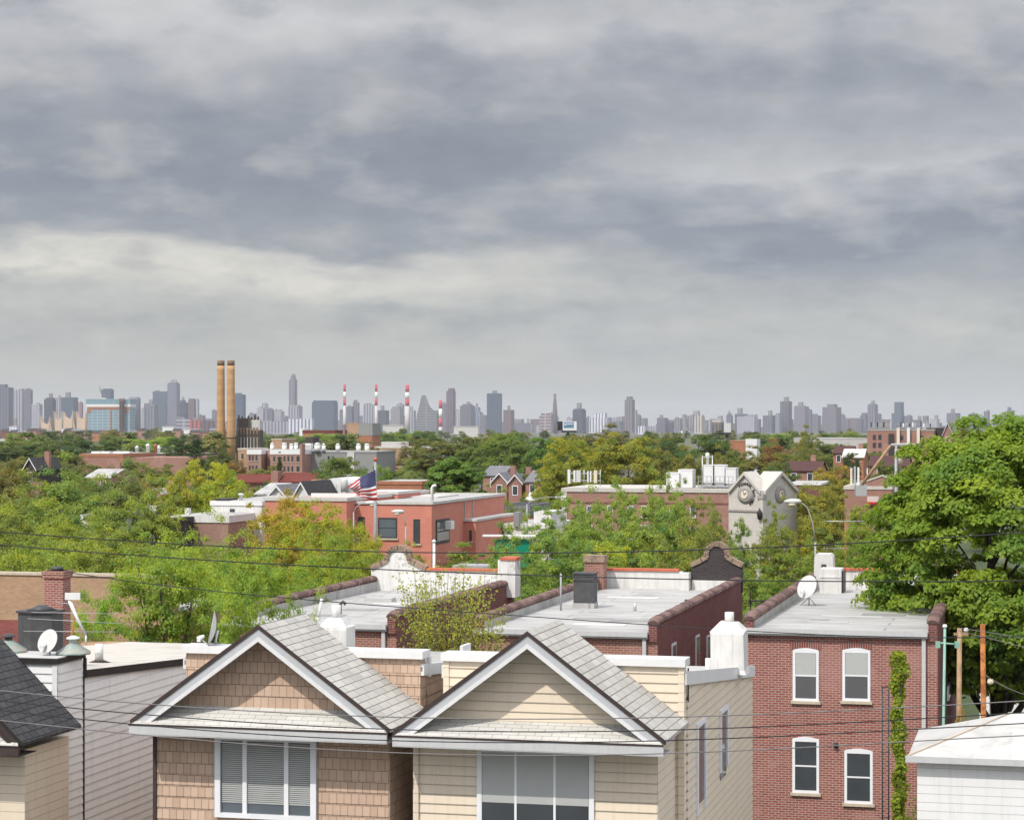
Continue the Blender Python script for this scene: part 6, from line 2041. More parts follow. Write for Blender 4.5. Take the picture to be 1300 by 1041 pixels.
for px, wpx in ((113, 5), (141, 1.6), (161, 4)):
    xx = f.s_of(px)
    h_ = wpx / F * D / 2
    MB().box(xx - h_, xx + h_, -0.7, -0.02, f.z(524 if px != 141 else 546, 0), f.z(519.6, 0)).build('red_panel', M['brick_orange'], r_)
xx = f.s_of(155.5)
r2 = empty('construction_hoist', (f.xy(xx, -5)[0], f.xy(xx, -5)[1], 0), -0.05, 'dark hoist tower climbing the front of the glass slab', 'hoist')
h_ = 2.6 / F * D
MB().box(-h_, h_, -3, 3, 0, f.z(509, 0)).build('mast', M['rust_industrial'], r2)
MB().box(-h_ * 1.2, h_ * 1.2, -3.2, 3.2, f.z(509, 0) + .01, f.z(506, 0)).build('head', M['soot'], r2)
pc_ = at(132, 0, D + 60)
r2 = empty('tower_crane', (pc_.x, D + 60, 0), 0, 'thin grey crane with a raised jib above the glass slab', 'crane')
P = lambda px, py: at(px, py, D + 60) - Vector((pc_.x, D + 60, 0))
MB().tube([(0, 0, 0), P(132, 505)], 1.3, 6).build('mast', M['steel'], r2)
MB().tube([P(131, 505), P(126.5, 492), P(124.2, 482.5)], [1.4, 1.2, 0.8], 6).build('jib', M['pole_grey'], r2)
MB().box(P(129, 0).x, P(134.5, 0).x, -2, 2, zat(507, D + 60), zat(505, D + 60)).build('cab', M['clockface'], r2)

# tan peaked fabric walls
D = 3200.0
grp = [(50.5, 66, 528, 530, 'leftmost tan peaked wall at the foot of the skyline'), (68.5, 79, 523, 524.5, 'narrow tan peaked wall, second from the left'), (79, 95.5, 523, 522, 'widest tan peaked wall with two tall points'), (96.5, 109, 523, 523.5, 'rightmost tan peaked wall beside the glass slab')]
for px0, px1, ya, yb, lab in grp:
    f = Frame((px0 + px1) / 2, D, -0.03)
    r_ = empty('peaked_wall', (f.A[0], D, 0), -0.03, lab, 'structure', 'tan peaked walls')
    a, b = f.s_of(px0), f.s_of(px1)
    zl, zr, zm = f.z(ya, 0), f.z(yb, 0), f.z(max(ya, yb) + 9, 0)
    pts = [(a, 0, 0), (b, 0, 0)]
    n = 14
    w_ = b - a
    up = [(a + w_ * 0.03, zl), (a + w_ * 0.10, zl - (zl - zm) * 0.35), (a + w_ * 0.2, zl - (zl - zm) * 0.7), (a + w_ * 0.32, zm + 1), (a + w_ * 0.5, zm), (a + w_ * 0.62, zm + 1), (a + w_ * 0.72, zr - (zr - zm) * 0.6), (a + w_ * 0.80, zr)]
    if px1 - px0 < 11 or px0 > 96: up[-1] = (a + w_ * 0.97, zr); up[-2] = (a + w_ * 0.88, zr - (zr - zm) * 0.6)
    pts += [(b, 0, zm * 0.45)] if up[-1][0] < b - 1 else []
    pts += [(q[0], 0, q[1]) for q in up[::-1]]
    MB().prism(pts, (0, 14, 0)).build('fabric', M['tent'], r_)
    for q in (0.03, up[-1][0] - a):
        xx = a + (w_ * 0.03 if q == 0.03 else q)
        MB().tube([(xx, -0.5, 0), (xx, -0.5, (zl if q == 0.03 else zr) + 1.5)], 0.6, 6).build('mast', M['stone_dark'], r_)
for px0, px1, yt, lab, mm in ((38, 49, 543.5, 'orange sunlit low shed left of the tan peaked walls', 'brick_tan'), (78, 92, 544.5, 'white low shed at the foot of the tan peaked walls', 'trim'), (206, 220, 542, 'white sunlit low building at the foot of the left cluster', 'trim'), (232, 252, 545.5, 'low white roofed shed left of the twin chimneys', 'trim'), (486, 512, 540.5, 'white hall with a thin mast left of the third striped chimney', 'concrete'), (576, 607, 542, 'low white hall with a small spire left of the navy slab', 'concrete')):
    D = 3000.0
    f = Frame((px0 + px1) / 2, D, -0.1)
    r_ = empty('low_shed', (f.A[0], D, 0), -0.1, lab, 'building')
    a, b = f.s_of(px0), f.s_of(px1)
    z = f.z(yt, 0)
    MB().box(a, b, 0, 15, 0, z).build('wall', M[mm], r_)
    MB().box(a - .4, b + .4, -.5, 15.5, z + .01, z + 1.0).build('roof', M['concrete'], r_)
# a band of dark roofs and embankment below the skyline, left
for i in range(26):
    px = -6 + i * 11.5
    D = 2400 + (i * 197) % 700
    f = Frame(px, D, -0.1 - 0.1 * (i % 3))
    r_ = empty('distant_house', (f.A[0], D, 0), f.phi, 'small dark roofed house in the dim row above the left treetops', 'house', 'dim houses above the left treetops')
    w_ = (9 + (i * 7) % 6) / F * D / 2
    z = zat(546.5 + (i * 5) % 4, D)
    MB().box(-w_, w_, 0, 10, 0, z).build('wall', M[('brick_red2', 'brick_side', 'brick_red2', 'brick_orange')[i % 4]], r_)
    MB().prism([(-w_, -0.6, z + .01), (w_, -0.6, z + .01), (w_, 5, z + 2.6), (-w_, 5, z + 2.6)], (0, 0, 0.4)).build('roof', M['roof_dark' if i % 3 else 'roof_slate'], r_)
# ================================================================ trees
def leaf_material(name, trans=0.48):
    m, t = new_mat(name)
    oi = t.n('ShaderNodeObjectInfo')
    at_ = t.n('ShaderNodeAttribute', attribute_name='tint')
    at_.attribute_type = 'GEOMETRY'
    warm = t.mix(1.0, oi.outputs['Color'], (1.45, 1.22, 0.62), 'MULTIPLY')
    cool = t.mix(1.0, oi.outputs['Color'], (0.58, 0.74, 0.86), 'MULTIPLY')
    cc = t.mix(at_.outputs['Fac'], cool, warm)
    d = t.n('ShaderNodeBsdfPrincipled')
    d.inputs['Roughness'].default_value = 0.55
    d.inputs['Specular IOR Level'].default_value = 0.25
    t.l(cc, d.inputs['Base Color'])
    tr = t.n('ShaderNodeBsdfTranslucent')
    t.l(t.mix(1.0, cc, (1.3, 1.25, 0.7), 'MULTIPLY'), tr.inputs[0])
    mx = t.n('ShaderNodeMixShader')
    mx.inputs[0].default_value = trans
    t.l(d.outputs[0], mx.inputs[1])
    t.l(tr.outputs[0], mx.inputs[2])
    o = t.n('ShaderNodeOutputMaterial')
    t.l(mx.outputs[0], o.inputs[0])
    return m


LEAF = leaf_material('leaves')


def leaves_mesh(name, P, N, tint, size, rng, aspect=0.62, fold=0.0):
    """one rhombus leaf at each point of P facing roughly N; size (n,)"""
    n = len(P)
    N = N / (np.linalg.norm(N, axis=1, keepdims=True) + 1e-9)
    r = rng.normal(size=(n, 3))
    U = np.cross(N, r)
    U /= (np.linalg.norm(U, axis=1, keepdims=True) + 1e-9)
    V = np.cross(N, U)
    s = size[:, None]
    dr = -0.15 * s * N
    co = np.stack([P - U * s * 0.5, P + V * s * 0.5 * aspect + dr * -0.4, P + U * s * 0.55 + dr, P - V * s * 0.5 * aspect + dr * -0.4], 1).reshape(-1, 3)
    me = bpy.data.meshes.new(name)
    me.vertices.add(4 * n)
    me.vertices.foreach_set('co', co.astype(np.float32).ravel())
    me.loops.add(4 * n)
    me.loops.foreach_set('vertex_index', np.arange(4 * n, dtype=np.int32))
    me.polygons.add(n)
    me.polygons.foreach_set('loop_start', np.arange(0, 4 * n, 4, dtype=np.int32))
    me.polygons.foreach_set('loop_total', np.full(n, 4, dtype=np.int32))
    at_ = me.attributes.new('tint', 'FLOAT', 'FACE')
    at_.data.foreach_set('value', np.clip(tint, 0, 1).astype(np.float32))
    me.materials.append(LEAF)
    me.update()
    me.validate()
    return me


def crown_clumps(rng, n, shape='round', lump=0.25, rmin=0.42):
    """clump centres for a unit crown: x,y in -1..1, z in 0..1 (0 = crown base)"""
    out = []
    ph = rng.uniform(0, 6.28, 6)
    while len(out) < n:
        d = rng.normal(size=3)
        d /= np.linalg.norm(d)
        az_, el_ = math.atan2(d[1], d[0]), math.asin(d[2])
        R = 1 + lump * (math.sin(3 * az_ + ph[0]) * 0.4 + math.sin(2 * az_ + 3 * el_ + ph[1]) * 0.5 + math.sin(5 * az_ - 4 * el_ + ph[2]) * 0.35)
        rad = rng.uniform(rmin, 1.0) ** 0.6 * R * 0.9
        p = d * rad
        z = 0.5 + 0.5 * p[2]
        w_ = 1.0
        if shape == 'vase': w_ = 0.45 + 0.62 * min(1, max(0, z)) ** 0.8
        elif shape == 'full':
            z = 0.5 + 0.5 * math.copysign(abs(p[2]) ** 0.8, p[2]); w_ = 1.06 - (0.26 if rmin > .5 else 0.1) * max(0, z - .3)
            z = min(z, 1.0)
        elif shape == 'dome': w_ = 1.06 - 0.28 * max(0, z) ** 2; z = z * 0.9 + 0.05
        elif shape == 'cone': w_ = max(0.08, 1.05 - z)
        elif shape == 'willow': w_ = 0.95
        elif shape == 'upright': w_ = 0.6 + 0.35 * math.sin(math.pi * min(1, max(0, z)))
        out.append((p[0] * w_, p[1] * w_, z))
    return np.array(out)


def make_tree(name, seed, H, R, zb, n_cl, per, leaf, shape='round', cl_r=0.24, bark='bark', sparse=0.0, droop=0.0, stems=1, thick=0.022, tint_sd=0.2, lump=0.3, flat=0.7, twigs=0, stem_spread=0.35, up=0.55, rmin=0.42):
    """crown of leaves in clumps carried on limbs; returns the Empty, with trunk and crown as children"""
    rng = np.random.default_rng(seed)
    cl = crown_clumps(rng, n_cl, shape, lump, rmin)
    W = np.stack([cl[:, 0] * R, cl[:, 1] * R, zb + cl[:, 2] * (H - zb)], 1)
    root = empty(name, (0, 0, 0))
    m = MB()
    tr = H * thick
    stem_tops = []
    for sidx in range(stems):
        an = 2 * math.pi * (sidx + rng.uniform(0, .6)) / stems
        sp_ = 0 if stems == 1 else R * stem_spread
        top = np.array([math.cos(an) * sp_ + rng.normal() * R * 0.06, math.sin(an) * sp_ + rng.normal() * R * 0.06, zb + (H - zb) * (0.82 if stems == 1 else rng.uniform(0.7, 0.9))])
        base = np.array([math.cos(an) * tr * (0 if stems == 1 else 1.5), math.sin(an) * tr * (0 if stems == 1 else 1.5), 0])
        pts = []
        for k in range(8):
            q = k / 7
            b_ = q ** 1.5 if stems > 1 else q
            p = np.array([base[0] + (top[0] - base[0]) * b_, base[1] + (top[1] - base[1]) * b_, base[2] + (top[2] - base[2]) * q])
            p[:2] += rng.normal(size=2) * H * 0.008 * (1 if 0 < k < 7 else 0)
            pts.append(p)
        r0 = tr if stems == 1 else tr * 0.62
        m.tube([tuple(p) for p in pts], [r0 * (1.25 if k == 0 else 1.0) * (1 - 0.13 * k) for k in range(8)], 8)
        stem_tops.append((pts, r0))
    # limbs towards clumps
    order = rng.permutation(n_cl)
    nl = min(n_cl, 26 if not sparse else 60)
    for j in order[:nl]:
        c = W[j]
        pts, r0 = min(stem_tops, key=lambda s_: np.linalg.norm(s_[0][5][:2] - c[:2]))
        zc = c[2]
        za = max(pts[1][2], zc - (0.35 + 0.4 * rng.random()) * np.hypot(*(c[:2] - pts[4][:2])) - 0.12 * (H - zb))
        k = int(np.clip(np.searchsorted([p[2] for p in pts], za), 1, 7))
        q = np.clip((za - pts[k - 1][2]) / max(1e-3, pts[k][2] - pts[k - 1][2]), 0, 1)
        a = pts[k - 1] + (pts[k] - pts[k - 1]) * q
        mid = a + (c - a) * 0.5 + np.array([0, 0, 0.10 * np.linalg.norm(c - a)]) * (1 if not droop else 1.5) + rng.normal(size=3) * 0.03 * R
        L = np.linalg.norm(c - a)
        rr = r0 * (1 - 0.13 * k) * 0.5
        m.tube([tuple(a), tuple(a + (mid - a) * 0.5 + rng.normal(size=3) * 0.02 * R), tuple(mid), tuple(c)], [rr, rr * 0.75, rr * 0.5, rr * 0.18], 5, caps=False)
        for w_ in range(twigs):
            e = c + rng.normal(size=3) * R * cl_r * 0.9 + np.array([0, 0, R * cl_r * up])
            s0 = mid + (c - mid) * rng.uniform(0.2, 0.9)
            m.tube([tuple(s0), tuple((s0 + e) / 2 + rng.normal(size=3) * 0.02 * R), tuple(e)], [rr * 0.3, rr * 0.2, rr * 0.08], 4, caps=False)
    m.build('trunk', M[bark], root)
    # leaves
    nL = n_cl * per
    ci = np.repeat(np.arange(n_cl), per)
    d = rng.normal(size=(nL, 3))
    d /= np.linalg.norm(d, axis=1, keepdims=True)
    d[:, 2] = np.where(d[:, 2] < -0.15, -d[:, 2] * 0.7, d[:, 2])
    rc = cl_r * R * rng.uniform(0.65, 1.35, n_cl)[ci]
    rad = rng.uniform(0.25 if sparse else 0.55, 1.0, nL) ** (1.0 if sparse else 0.6)
    off = d * (rc * rad)[:, None]
    off[:, 2] *= flat
    P = W[ci] + off
    if droop:
        k = rng.random(nL) ** 1.3
        P[:, 2] -= k * droop * (H - zb) * (0.4 + 0.6 * rng.random(n_cl)[ci])
    cen = np.array([0, 0, zb + (H - zb) * 0.4])
    outw = P - cen
    outw /= (np.linalg.norm(outw, axis=1, keepdims=True) + 1e-9)
    N = d * 0.7 + outw * 0.5 + np.array([0, 0, 0.45]) + rng.normal(size=(nL, 3)) * 0.45
    tint = 0.5 + (rng.normal(size=n_cl) * tint_sd)[ci] + rng.normal(size=nL) * tint_sd * 0.7
    sz = leaf * rng.uniform(0.6, 1.3, nL)
    me = leaves_mesh('crown', P, N, tint, sz, rng)
    o = bpy.data.objects.new('crown', me)
    col.objects.link(o)
    o.parent = root
    root['H'], root['R'] = H, R
    return root


# one of each kind, then copies with their own size, turn and leaf colour
KINDS = {
    'dense': [make_tree('broadleaf_tree', 100 + i, 12, 4.6, 3.4, 130, 95, 0.33, 'full', 0.23, lump=0.35) for i in range(3)],
    'airy': [make_tree('broadleaf_tree', 120 + i, 12, 4.6, 1.6, 170, 105, 0.30, 'round', 0.22, sparse=1, twigs=1, lump=0.4, flat=0.85) for i in range(3)],
    'lush': [make_tree('broadleaf_tree', 140 + i, 12, 4.8, 2.2, 180, 105, 0.30, 'full', 0.19, lump=0.42, tint_sd=0.24) for i in range(2)],
    'upright': [make_tree('broadleaf_tree', 160 + i, 14, 3.2, 1.8, 75, 85, 0.32, 'upright', 0.30, lump=0.35) for i in range(2)],
    'conifer': [make_tree('conifer_tree', 170 + i, 13, 3.0, 1.0, 90, 80, 0.30, 'cone', 0.30, 'bark_dark', flat=0.45) for i in range(2)],
    'willow': [make_tree('willow_tree', 180, 13, 6.0, 2.0, 95, 95, 0.30, 'willow', 0.18, droop=0.42, lump=0.25)],
    'far': [make_tree('broadleaf_tree', 190 + i, 12, 5.2, 1.5, 34, 60, 0.85, 'dome', 0.36, lump=0.4) for i in range(3)],
}
USED = set()


def plant(kind, px, ytop, wpx, D, colr, label, group=None, name=None, cat='tree', sq=1.0, i=None, zbase=0.0):
    """tree whose top stands at ytop and whose crown is wpx wide in the photograph's scale at distance D"""
    lst = KINDS[kind]
    q = (i if i is not None else int(px * 7 + D)) % len(lst)
    src = lst[q]
    H, R = src['H'], src['R']
    if (kind, q) in USED:
        r_ = copy_tree(src)
    else:
        r_ = src
        USED.add((kind, q))
    if name: r_.name = name
    h = zat(ytop, D) - zbase
    s_h = h / (H * 1.02)
    s_r = (wpx / F * D / 2) / (R * 1.08)
    r_.location = ((px - CX) / F * D, D, zbase)
    r_.scale = (s_r, s_r * sq, s_h)
    r_.rotation_euler = (0, 0, (px * 0.37 + D * 0.11) % 6.28)
    tag(r_, label, cat, group)
    if group is None and 'group' in r_: del r_['group']
    for ch in r_.children:
        if ch.name.startswith('crown'): ch.color = (*[min(0.6, q * 1.72 + 0.018) for q in colr], 1)
    return r_


FRESH, YEL, OLIVE, DARKG, MIDG, BROWNISH, LIME, SAGE = (0.115, 0.185, 0.035), (0.165, 0.185, 0.026), (0.125, 0.13, 0.04), (0.04, 0.075, 0.022), (0.075, 0.13, 0.03), (0.145, 0.10, 0.05), (0.17, 0.26, 0.045), (0.13, 0.165, 0.07)
pl = plant
# --- mid distance, left to right
pl('airy', 84, 590, 112, 172, (0.11, 0.17, 0.05), 'wide fresh green tree in the left foreground of the middle distance')
pl('airy', 8, 576, 74, 190, (0.12, 0.115, 0.045), 'olive brown tree cut by the left edge')
pl('airy', 160, 593, 84, 205, SAGE, 'sage coloured airy tree right of the wide fresh green tree')
pl('airy', 190, 600, 50, 212, (0.14, 0.13, 0.06), 'thin brownish tree before the low brick row')
pl('lush', 240, 584, 70, 200, (0.20, 0.215, 0.03), 'yellow green tree in front of the low brick row, left of its brighter twin')
pl('lush', 284, 588, 74, 192, (0.21, 0.245, 0.032), 'brightest yellow green tree under the twin chimneys')
pl('lush', 262, 612, 76, 180, (0.17, 0.215, 0.03), 'low leafy green tree between the two yellow green ones')
pl('conifer', 250, 546, 38, 480, (0.028, 0.055, 0.02), 'tall dark evergreen left of the twin chimneys', sq=1.2)
pl('dense', 228, 552, 46, 560, DARKG, 'dark rounded tree left of the tall dark evergreen')
pl('dense', 176, 556, 46, 800, (0.13, 0.20, 0.045), 'bright rounded tree left of its taller neighbour, above the low brick row')
pl('dense', 208, 553, 50, 780, (0.14, 0.215, 0.045), 'brightest rounded tree above the low brick row')
for px, yt, wp, D, c_, lab in ((8, 566, 56, 620, (0.055, 0.08, 0.03), 'dark tree at the left edge, below the viaduct beam'), (44, 562, 62, 640, (0.05, 0.085, 0.028), 'dark green tree under the tan peaked walls'), (76, 558, 50, 680, (0.055, 0.09, 0.03), 'deep green tree right of the dark one under the peaked walls'), (104, 556, 44, 660, (0.045, 0.08, 0.025), 'very dark tree under the glass slab'), (134, 556, 44, 660, (0.065, 0.105, 0.03), 'green tree with a bright top under the glass slab'), (20, 580, 46, 420, OLIVE, 'small olive tree before the dark timber house'), (64, 572, 52, 430, (0.085, 0.105, 0.035), 'olive green tree left of the long brick building'), (92, 574, 40, 420, (0.10, 0.115, 0.035), 'olive tree against the left end of the long brick building'), (122, 588, 56, 350, (0.075, 0.095, 0.035), 'low olive tree before the long brick building')):
    pl('dense', px, yt, wp, D, c_, lab)
pl('dense', 140, 545, 30, 1500, OLIVE, 'far olive tree below the hoist tower')
pl('airy', 278, 571, 46, 420, (0.06, 0.085, 0.03), 'dark thin tree at the foot of the twin chimneys')
pl('airy', 296, 580, 42, 400, BROWNISH, 'brownish bare looking tree left of the tan apartment end')
pl('conifer', 355, 568, 16, 360, (0.03, 0.05, 0.022), 'slim dark cedar standing before the pink apartment', sq=1.1)
pl('dense', 430, 577, 66, 300, (0.075, 0.115, 0.03), 'round green tree before the grey rendered walls')
pl('airy', 459, 592, 34, 270, (0.13, 0.19, 0.05), 'light green small tree below the pale strip of the grey block')
pl('airy', 482, 584, 44, 280, (0.12, 0.185, 0.045), 'light green tree behind the flagpole')
pl('airy', 520, 592, 56, 265, SAGE, 'sage coloured tree between the flagpole and the chestnut tree')
pl('airy', 470, 566, 60, 450, (0.075, 0.10, 0.035), 'olive tree among the rooftop tanks')
pl('airy', 620, 622, 60, 215, (0.14, 0.15, 0.05), 'thin straw coloured tree behind the right end of the salmon roof')
pl('airy', 655, 628, 36, 230, (0.12, 0.16, 0.05), 'pale thin tree before the brick gables')
pl('airy', 560, 549, 96, 430, (0.085, 0.10, 0.033), 'broad olive tree behind the chestnut tree')
pl('airy', 522, 560, 44, 520, (0.11, 0.10, 0.05), 'brownish tree left of the broad olive tree')
pl('dense', 645, 546, 76, 400, (0.085, 0.13, 0.035), 'large green tree above the brick gables, beneath the navy slab')
pl('dense', 611, 559, 40, 430, (0.065, 0.10, 0.03), 'small green tree between the olive and the large green tree')
pl('dense', 692, 552, 60, 380, (0.06, 0.12, 0.035), 'dark rounded tree left of the big yellow tree')
pl('lush', 720, 556, 84, 265, YEL, 'big golden yellow tree below the white billboard, left of two', i=0)
pl('lush', 700, 578, 56, 262, (0.175, 0.195, 0.028), 'low golden branch tree beside the brick gables', i=1)
pl('lush', 795, 551, 106, 275, (0.155, 0.17, 0.028), 'big olive gold tree above the long brick roof, right of two', i=1)
pl('lush', 752, 556, 70, 290, (0.155, 0.175, 0.028), 'olive gold tree between the two big golden ones', i=0)
pl('airy', 772, 545, 88, 430, (0.115, 0.11, 0.045), 'brownish olive tree behind the golden trees')
pl('dense', 850, 552, 56, 390, (0.05, 0.08, 0.025), 'dark green tree right of the golden trees')
pl('dense', 900, 553, 82, 380, (0.055, 0.095, 0.025), 'wide dark green tree above the white rooftop cabinets')
pl('airy', 872, 574, 58, 300, (0.15, 0.15, 0.05), 'straw green tree just behind the white rooftop cabinets')
pl('airy', 910, 572, 44, 310, (0.15, 0.145, 0.05), 'straw coloured tree behind the cabinets mast frame')
pl('airy', 952, 571, 62, 400, OLIVE, 'olive tree behind the stone bank gables')
pl('airy', 985, 563, 56, 430, (0.16, 0.085, 0.05), 'reddish budding tree left of the willow')
pl('willow', 1022, 553, 62, 400, (0.115, 0.125, 0.035), 'hanging willow right of the reddish tree')
pl('airy', 1024, 545, 38, 520, (0.13, 0.145, 0.045), 'thin tall tree behind the willow')
pl('dense', 986, 588, 52, 300, (0.05, 0.085, 0.025), 'dark green tree right behind the bank gables')
pl('airy', 1052, 584, 66, 255, (0.185, 0.155, 0.035), 'bronze yellow tree between the bank and the brick corner building', i=0)
pl('airy', 1040, 612, 80, 200, (0.165, 0.165, 0.035), 'yellow olive tree below the bronze tree', i=1)
pl('dense', 1078, 572, 22, 360, (0.04, 0.06, 0.022), 'small dark yew beside the orange houses')
pl('conifer', 1088, 570, 22, 345, (0.035, 0.06, 0.022), 'pointed dark evergreen under the brown apartment')
pl('dense', 1112, 573, 44, 400, (0.08, 0.11, 0.03), 'green tree at the foot of the brown apartment')
pl('dense', 966, 556, 40, 800, DARKG, 'dark tree below the right part of the skyline')
pl('dense', 988, 549, 46, 1050, (0.14, 0.20, 0.045), 'light green tree under the dark tall tower')
pl('dense', 1052, 549, 36, 1000, (0.075, 0.115, 0.03), 'green tree under the widest brown grey tower')
pl('dense', 1080, 547, 34, 1050, (0.12, 0.165, 0.04), 'pale green tree left of the brown apartment')
for k, (px, yt, wp) in enumerate(((378, 553, 34), (402, 549, 34), (424, 550, 40), (444, 552, 30))):
    pl('dense', px, yt, wp, 900 + 10 * k, ((0.10, 0.16, 0.04), (0.14, 0.21, 0.05), (0.12, 0.19, 0.045), (0.09, 0.14, 0.035))[k], 'rounded light green tree in the row left of the cube tower', 'green row left of the cube tower')
for k, (px, yt, wp) in enumerate(((492, 549, 28), (510, 549, 30), (530, 547, 34), (545, 549, 30))):
    pl('dense', px, yt, wp, 1000 + 10 * k, ((0.07, 0.115, 0.035), (0.13, 0.20, 0.05), (0.14, 0.20, 0.05), (0.12, 0.18, 0.05))[k], 'rounded light green tree in the row above the tan warehouse', 'green row above the tan warehouse')
pl('dense', 538, 546, 36, 980, (0.06, 0.10, 0.03), 'dark round tree above the light green row')
pl('dense', 340, 553, 40, 1000, (0.06, 0.10, 0.03), 'dark tree behind the tan loft')

for px, yt, wp, D, c_, lab, kd in ((30, 610, 90, 160, (0.13, 0.165, 0.04), 'olive green tree at the left edge below the olive brown one', 'airy'), (130, 618, 100, 150, (0.14, 0.19, 0.045), 'light green tree hiding the small white roofs at the left', 'airy'), (195, 618, 80, 155, (0.155, 0.20, 0.045), 'yellowish green tree over the dark shed', 'airy'), (225, 600, 60, 178, (0.19, 0.205, 0.035), 'yellow green tree left of the low leafy one', 'lush'), (300, 612, 54, 172, (0.16, 0.20, 0.035), 'leafy green tree behind the white flat roofed building', 'lush'), (60, 628, 110, 146, (0.15, 0.20, 0.045), 'wide spring green tree in front of the fresh green one', 'airy'),
                                   (330, 605, 40, 240, (0.10, 0.14, 0.035), 'green tree beside the red roofed row', 'airy'), (560, 600, 50, 240, (0.12, 0.16, 0.045), 'airy green tree on the left of the chestnut tree', 'airy'), (600, 566, 50, 420, (0.08, 0.115, 0.035), 'green tree behind the chestnut crown', 'dense'), (665, 560, 60, 390, (0.08, 0.12, 0.035), 'green tree between the large green tree and the dark rounded one', 'dense'), (640, 630, 60, 180, (0.125, 0.165, 0.05), 'airy tree in front of the brick gables', 'airy'), (685, 620, 50, 200, (0.17, 0.19, 0.035), 'yellow green tree under the golden one', 'lush'),
                                   (830, 566, 60, 330, (0.13, 0.14, 0.04), 'olive tree behind the left white cabinets', 'airy'), (930, 580, 50, 320, (0.11, 0.13, 0.04), 'olive tree behind the left stone gable', 'airy'), (1005, 610, 60, 230, (0.12, 0.145, 0.035), 'olive green tree beside the flat canopy roof', 'airy'), (1062, 605, 50, 225, (0.15, 0.16, 0.035), 'yellow olive tree left of the brick corner building', 'lush'), (1000, 572, 50, 360, (0.09, 0.11, 0.03), 'olive tree at the foot of the willow', 'dense'), (1130, 585, 50, 300, (0.085, 0.115, 0.03), 'green tree over the maroon roof', 'dense'), (1092, 640, 50, 180, (0.15, 0.19, 0.035), 'leafy tree in front of the brick corner building', 'lush'), (1045, 560, 60, 520, (0.10, 0.13, 0.035), 'green tree beside the long pale warehouse roof', 'dense'), (100, 600, 60, 260, (0.11, 0.14, 0.04), 'olive tree behind the fresh green one', 'airy'), (30, 590, 60, 300, (0.10, 0.125, 0.035), 'dim olive tree beside the dark timber house', 'airy'), (205, 586, 50, 380, (0.11, 0.135, 0.04), 'sage tree before the low brick row', 'airy')):
    pl(kd, px, yt, wp, D, c_, lab)

# --- chestnut tree
ch = make_tree('chestnut_tree', 31, 12.6, 3.25, 5.6, 230, 150, 0.26, 'full', 0.16, lump=0.2, flat=0.6, tint_sd=0.16)
KINDS['chestnut'] = [ch]
pl('chestnut', 577, 574, 90, 186, (0.085, 0.15, 0.034), 'dense round dark green chestnut tree behind the salmon roof')

# --- sparse spring trees in the left foreground
KINDS['street'] = [make_tree('street_tree', 71 + i, 11, 3.4, 2.2, 200, 105, 0.19, 'round', 0.19, sparse=1, twigs=2, lump=0.5, flat=0.9, thick=0.016) for i in range(3)]
KINDS['spring'] = [make_tree('spring_tree', 41 + i, 9.5, 3.6, 1.6, 230, 115, 0.15, 'vase', 0.17, sparse=1, twigs=2, stems=3, thick=0.020, flat=0.95, lump=0.5, up=0.9) for i in range(2)]
KINDS['bronze'] = [make_tree('spring_tree', 51 + i, 10, 3.2, 1.6, 230, 90, 0.145, 'upright', 0.16, sparse=1, twigs=3, stems=2, thick=0.017, flat=1.0, lump=0.5, up=1.4) for i in range(2)]
SG = (0.155, 0.225, 0.035)
KINDS['stemmy'] = [make_tree('spring_tree', 47, 9.6, 3.7, 4.2, 210, 100, 0.15, 'vase', 0.17, bark='bark_dark', sparse=1, twigs=2, stems=6, thick=0.019, flat=0.9, lump=0.5, up=0.9, stem_spread=0.5)]
pl('stemmy', 208, 684, 190, 84, SG, 'leafy spring tree with dark leaning stems before the tan brick wall')
pl('spring', 128, 745, 96, 76, (0.15, 0.25, 0.04), 'small bright green tree beside the tilted aerial', i=1)
pl('spring', 318, 688, 170, 88, (0.15, 0.225, 0.035), 'spring tree behind the shingle house ridge', i=1)
pl('spring', 40, 664, 190, 104, (0.15, 0.20, 0.035), 'yellow green spring tree behind the brick chimney at the left', i=0)
pl('spring', 150, 660, 170, 112, (0.16, 0.20, 0.04), 'pale spring tree behind the leaning stems', i=1)
pl('spring', 265, 672, 130, 106, (0.15, 0.21, 0.035), 'spring tree in front of the white garage', i=0)
pl('bronze', 392, 617, 150, 118, (0.20, 0.22, 0.03), 'thin bronze tipped tree in front of the left wing of the salmon building', i=0)
pl('bronze', 345, 628, 110, 112, (0.225, 0.20, 0.03), 'upright bronze tipped tree left of its taller twin', i=1)
pl('spring', 430, 676, 130, 104, (0.15, 0.20, 0.03), 'green spring tree left of the round arched white parapet', i=1)
pl('bronze', 468, 668, 90, 112, (0.19, 0.21, 0.03), 'thin yellow tree before the flagpole', i=1)
pl('bronze', 520, 672, 60, 118, (0.185, 0.20, 0.035), 'thin branches rising above the arched parapet', i=0)
pl('spring', 385, 705, 110, 82, (0.14, 0.215, 0.035), 'low green tree over the left brick house roof', i=0)

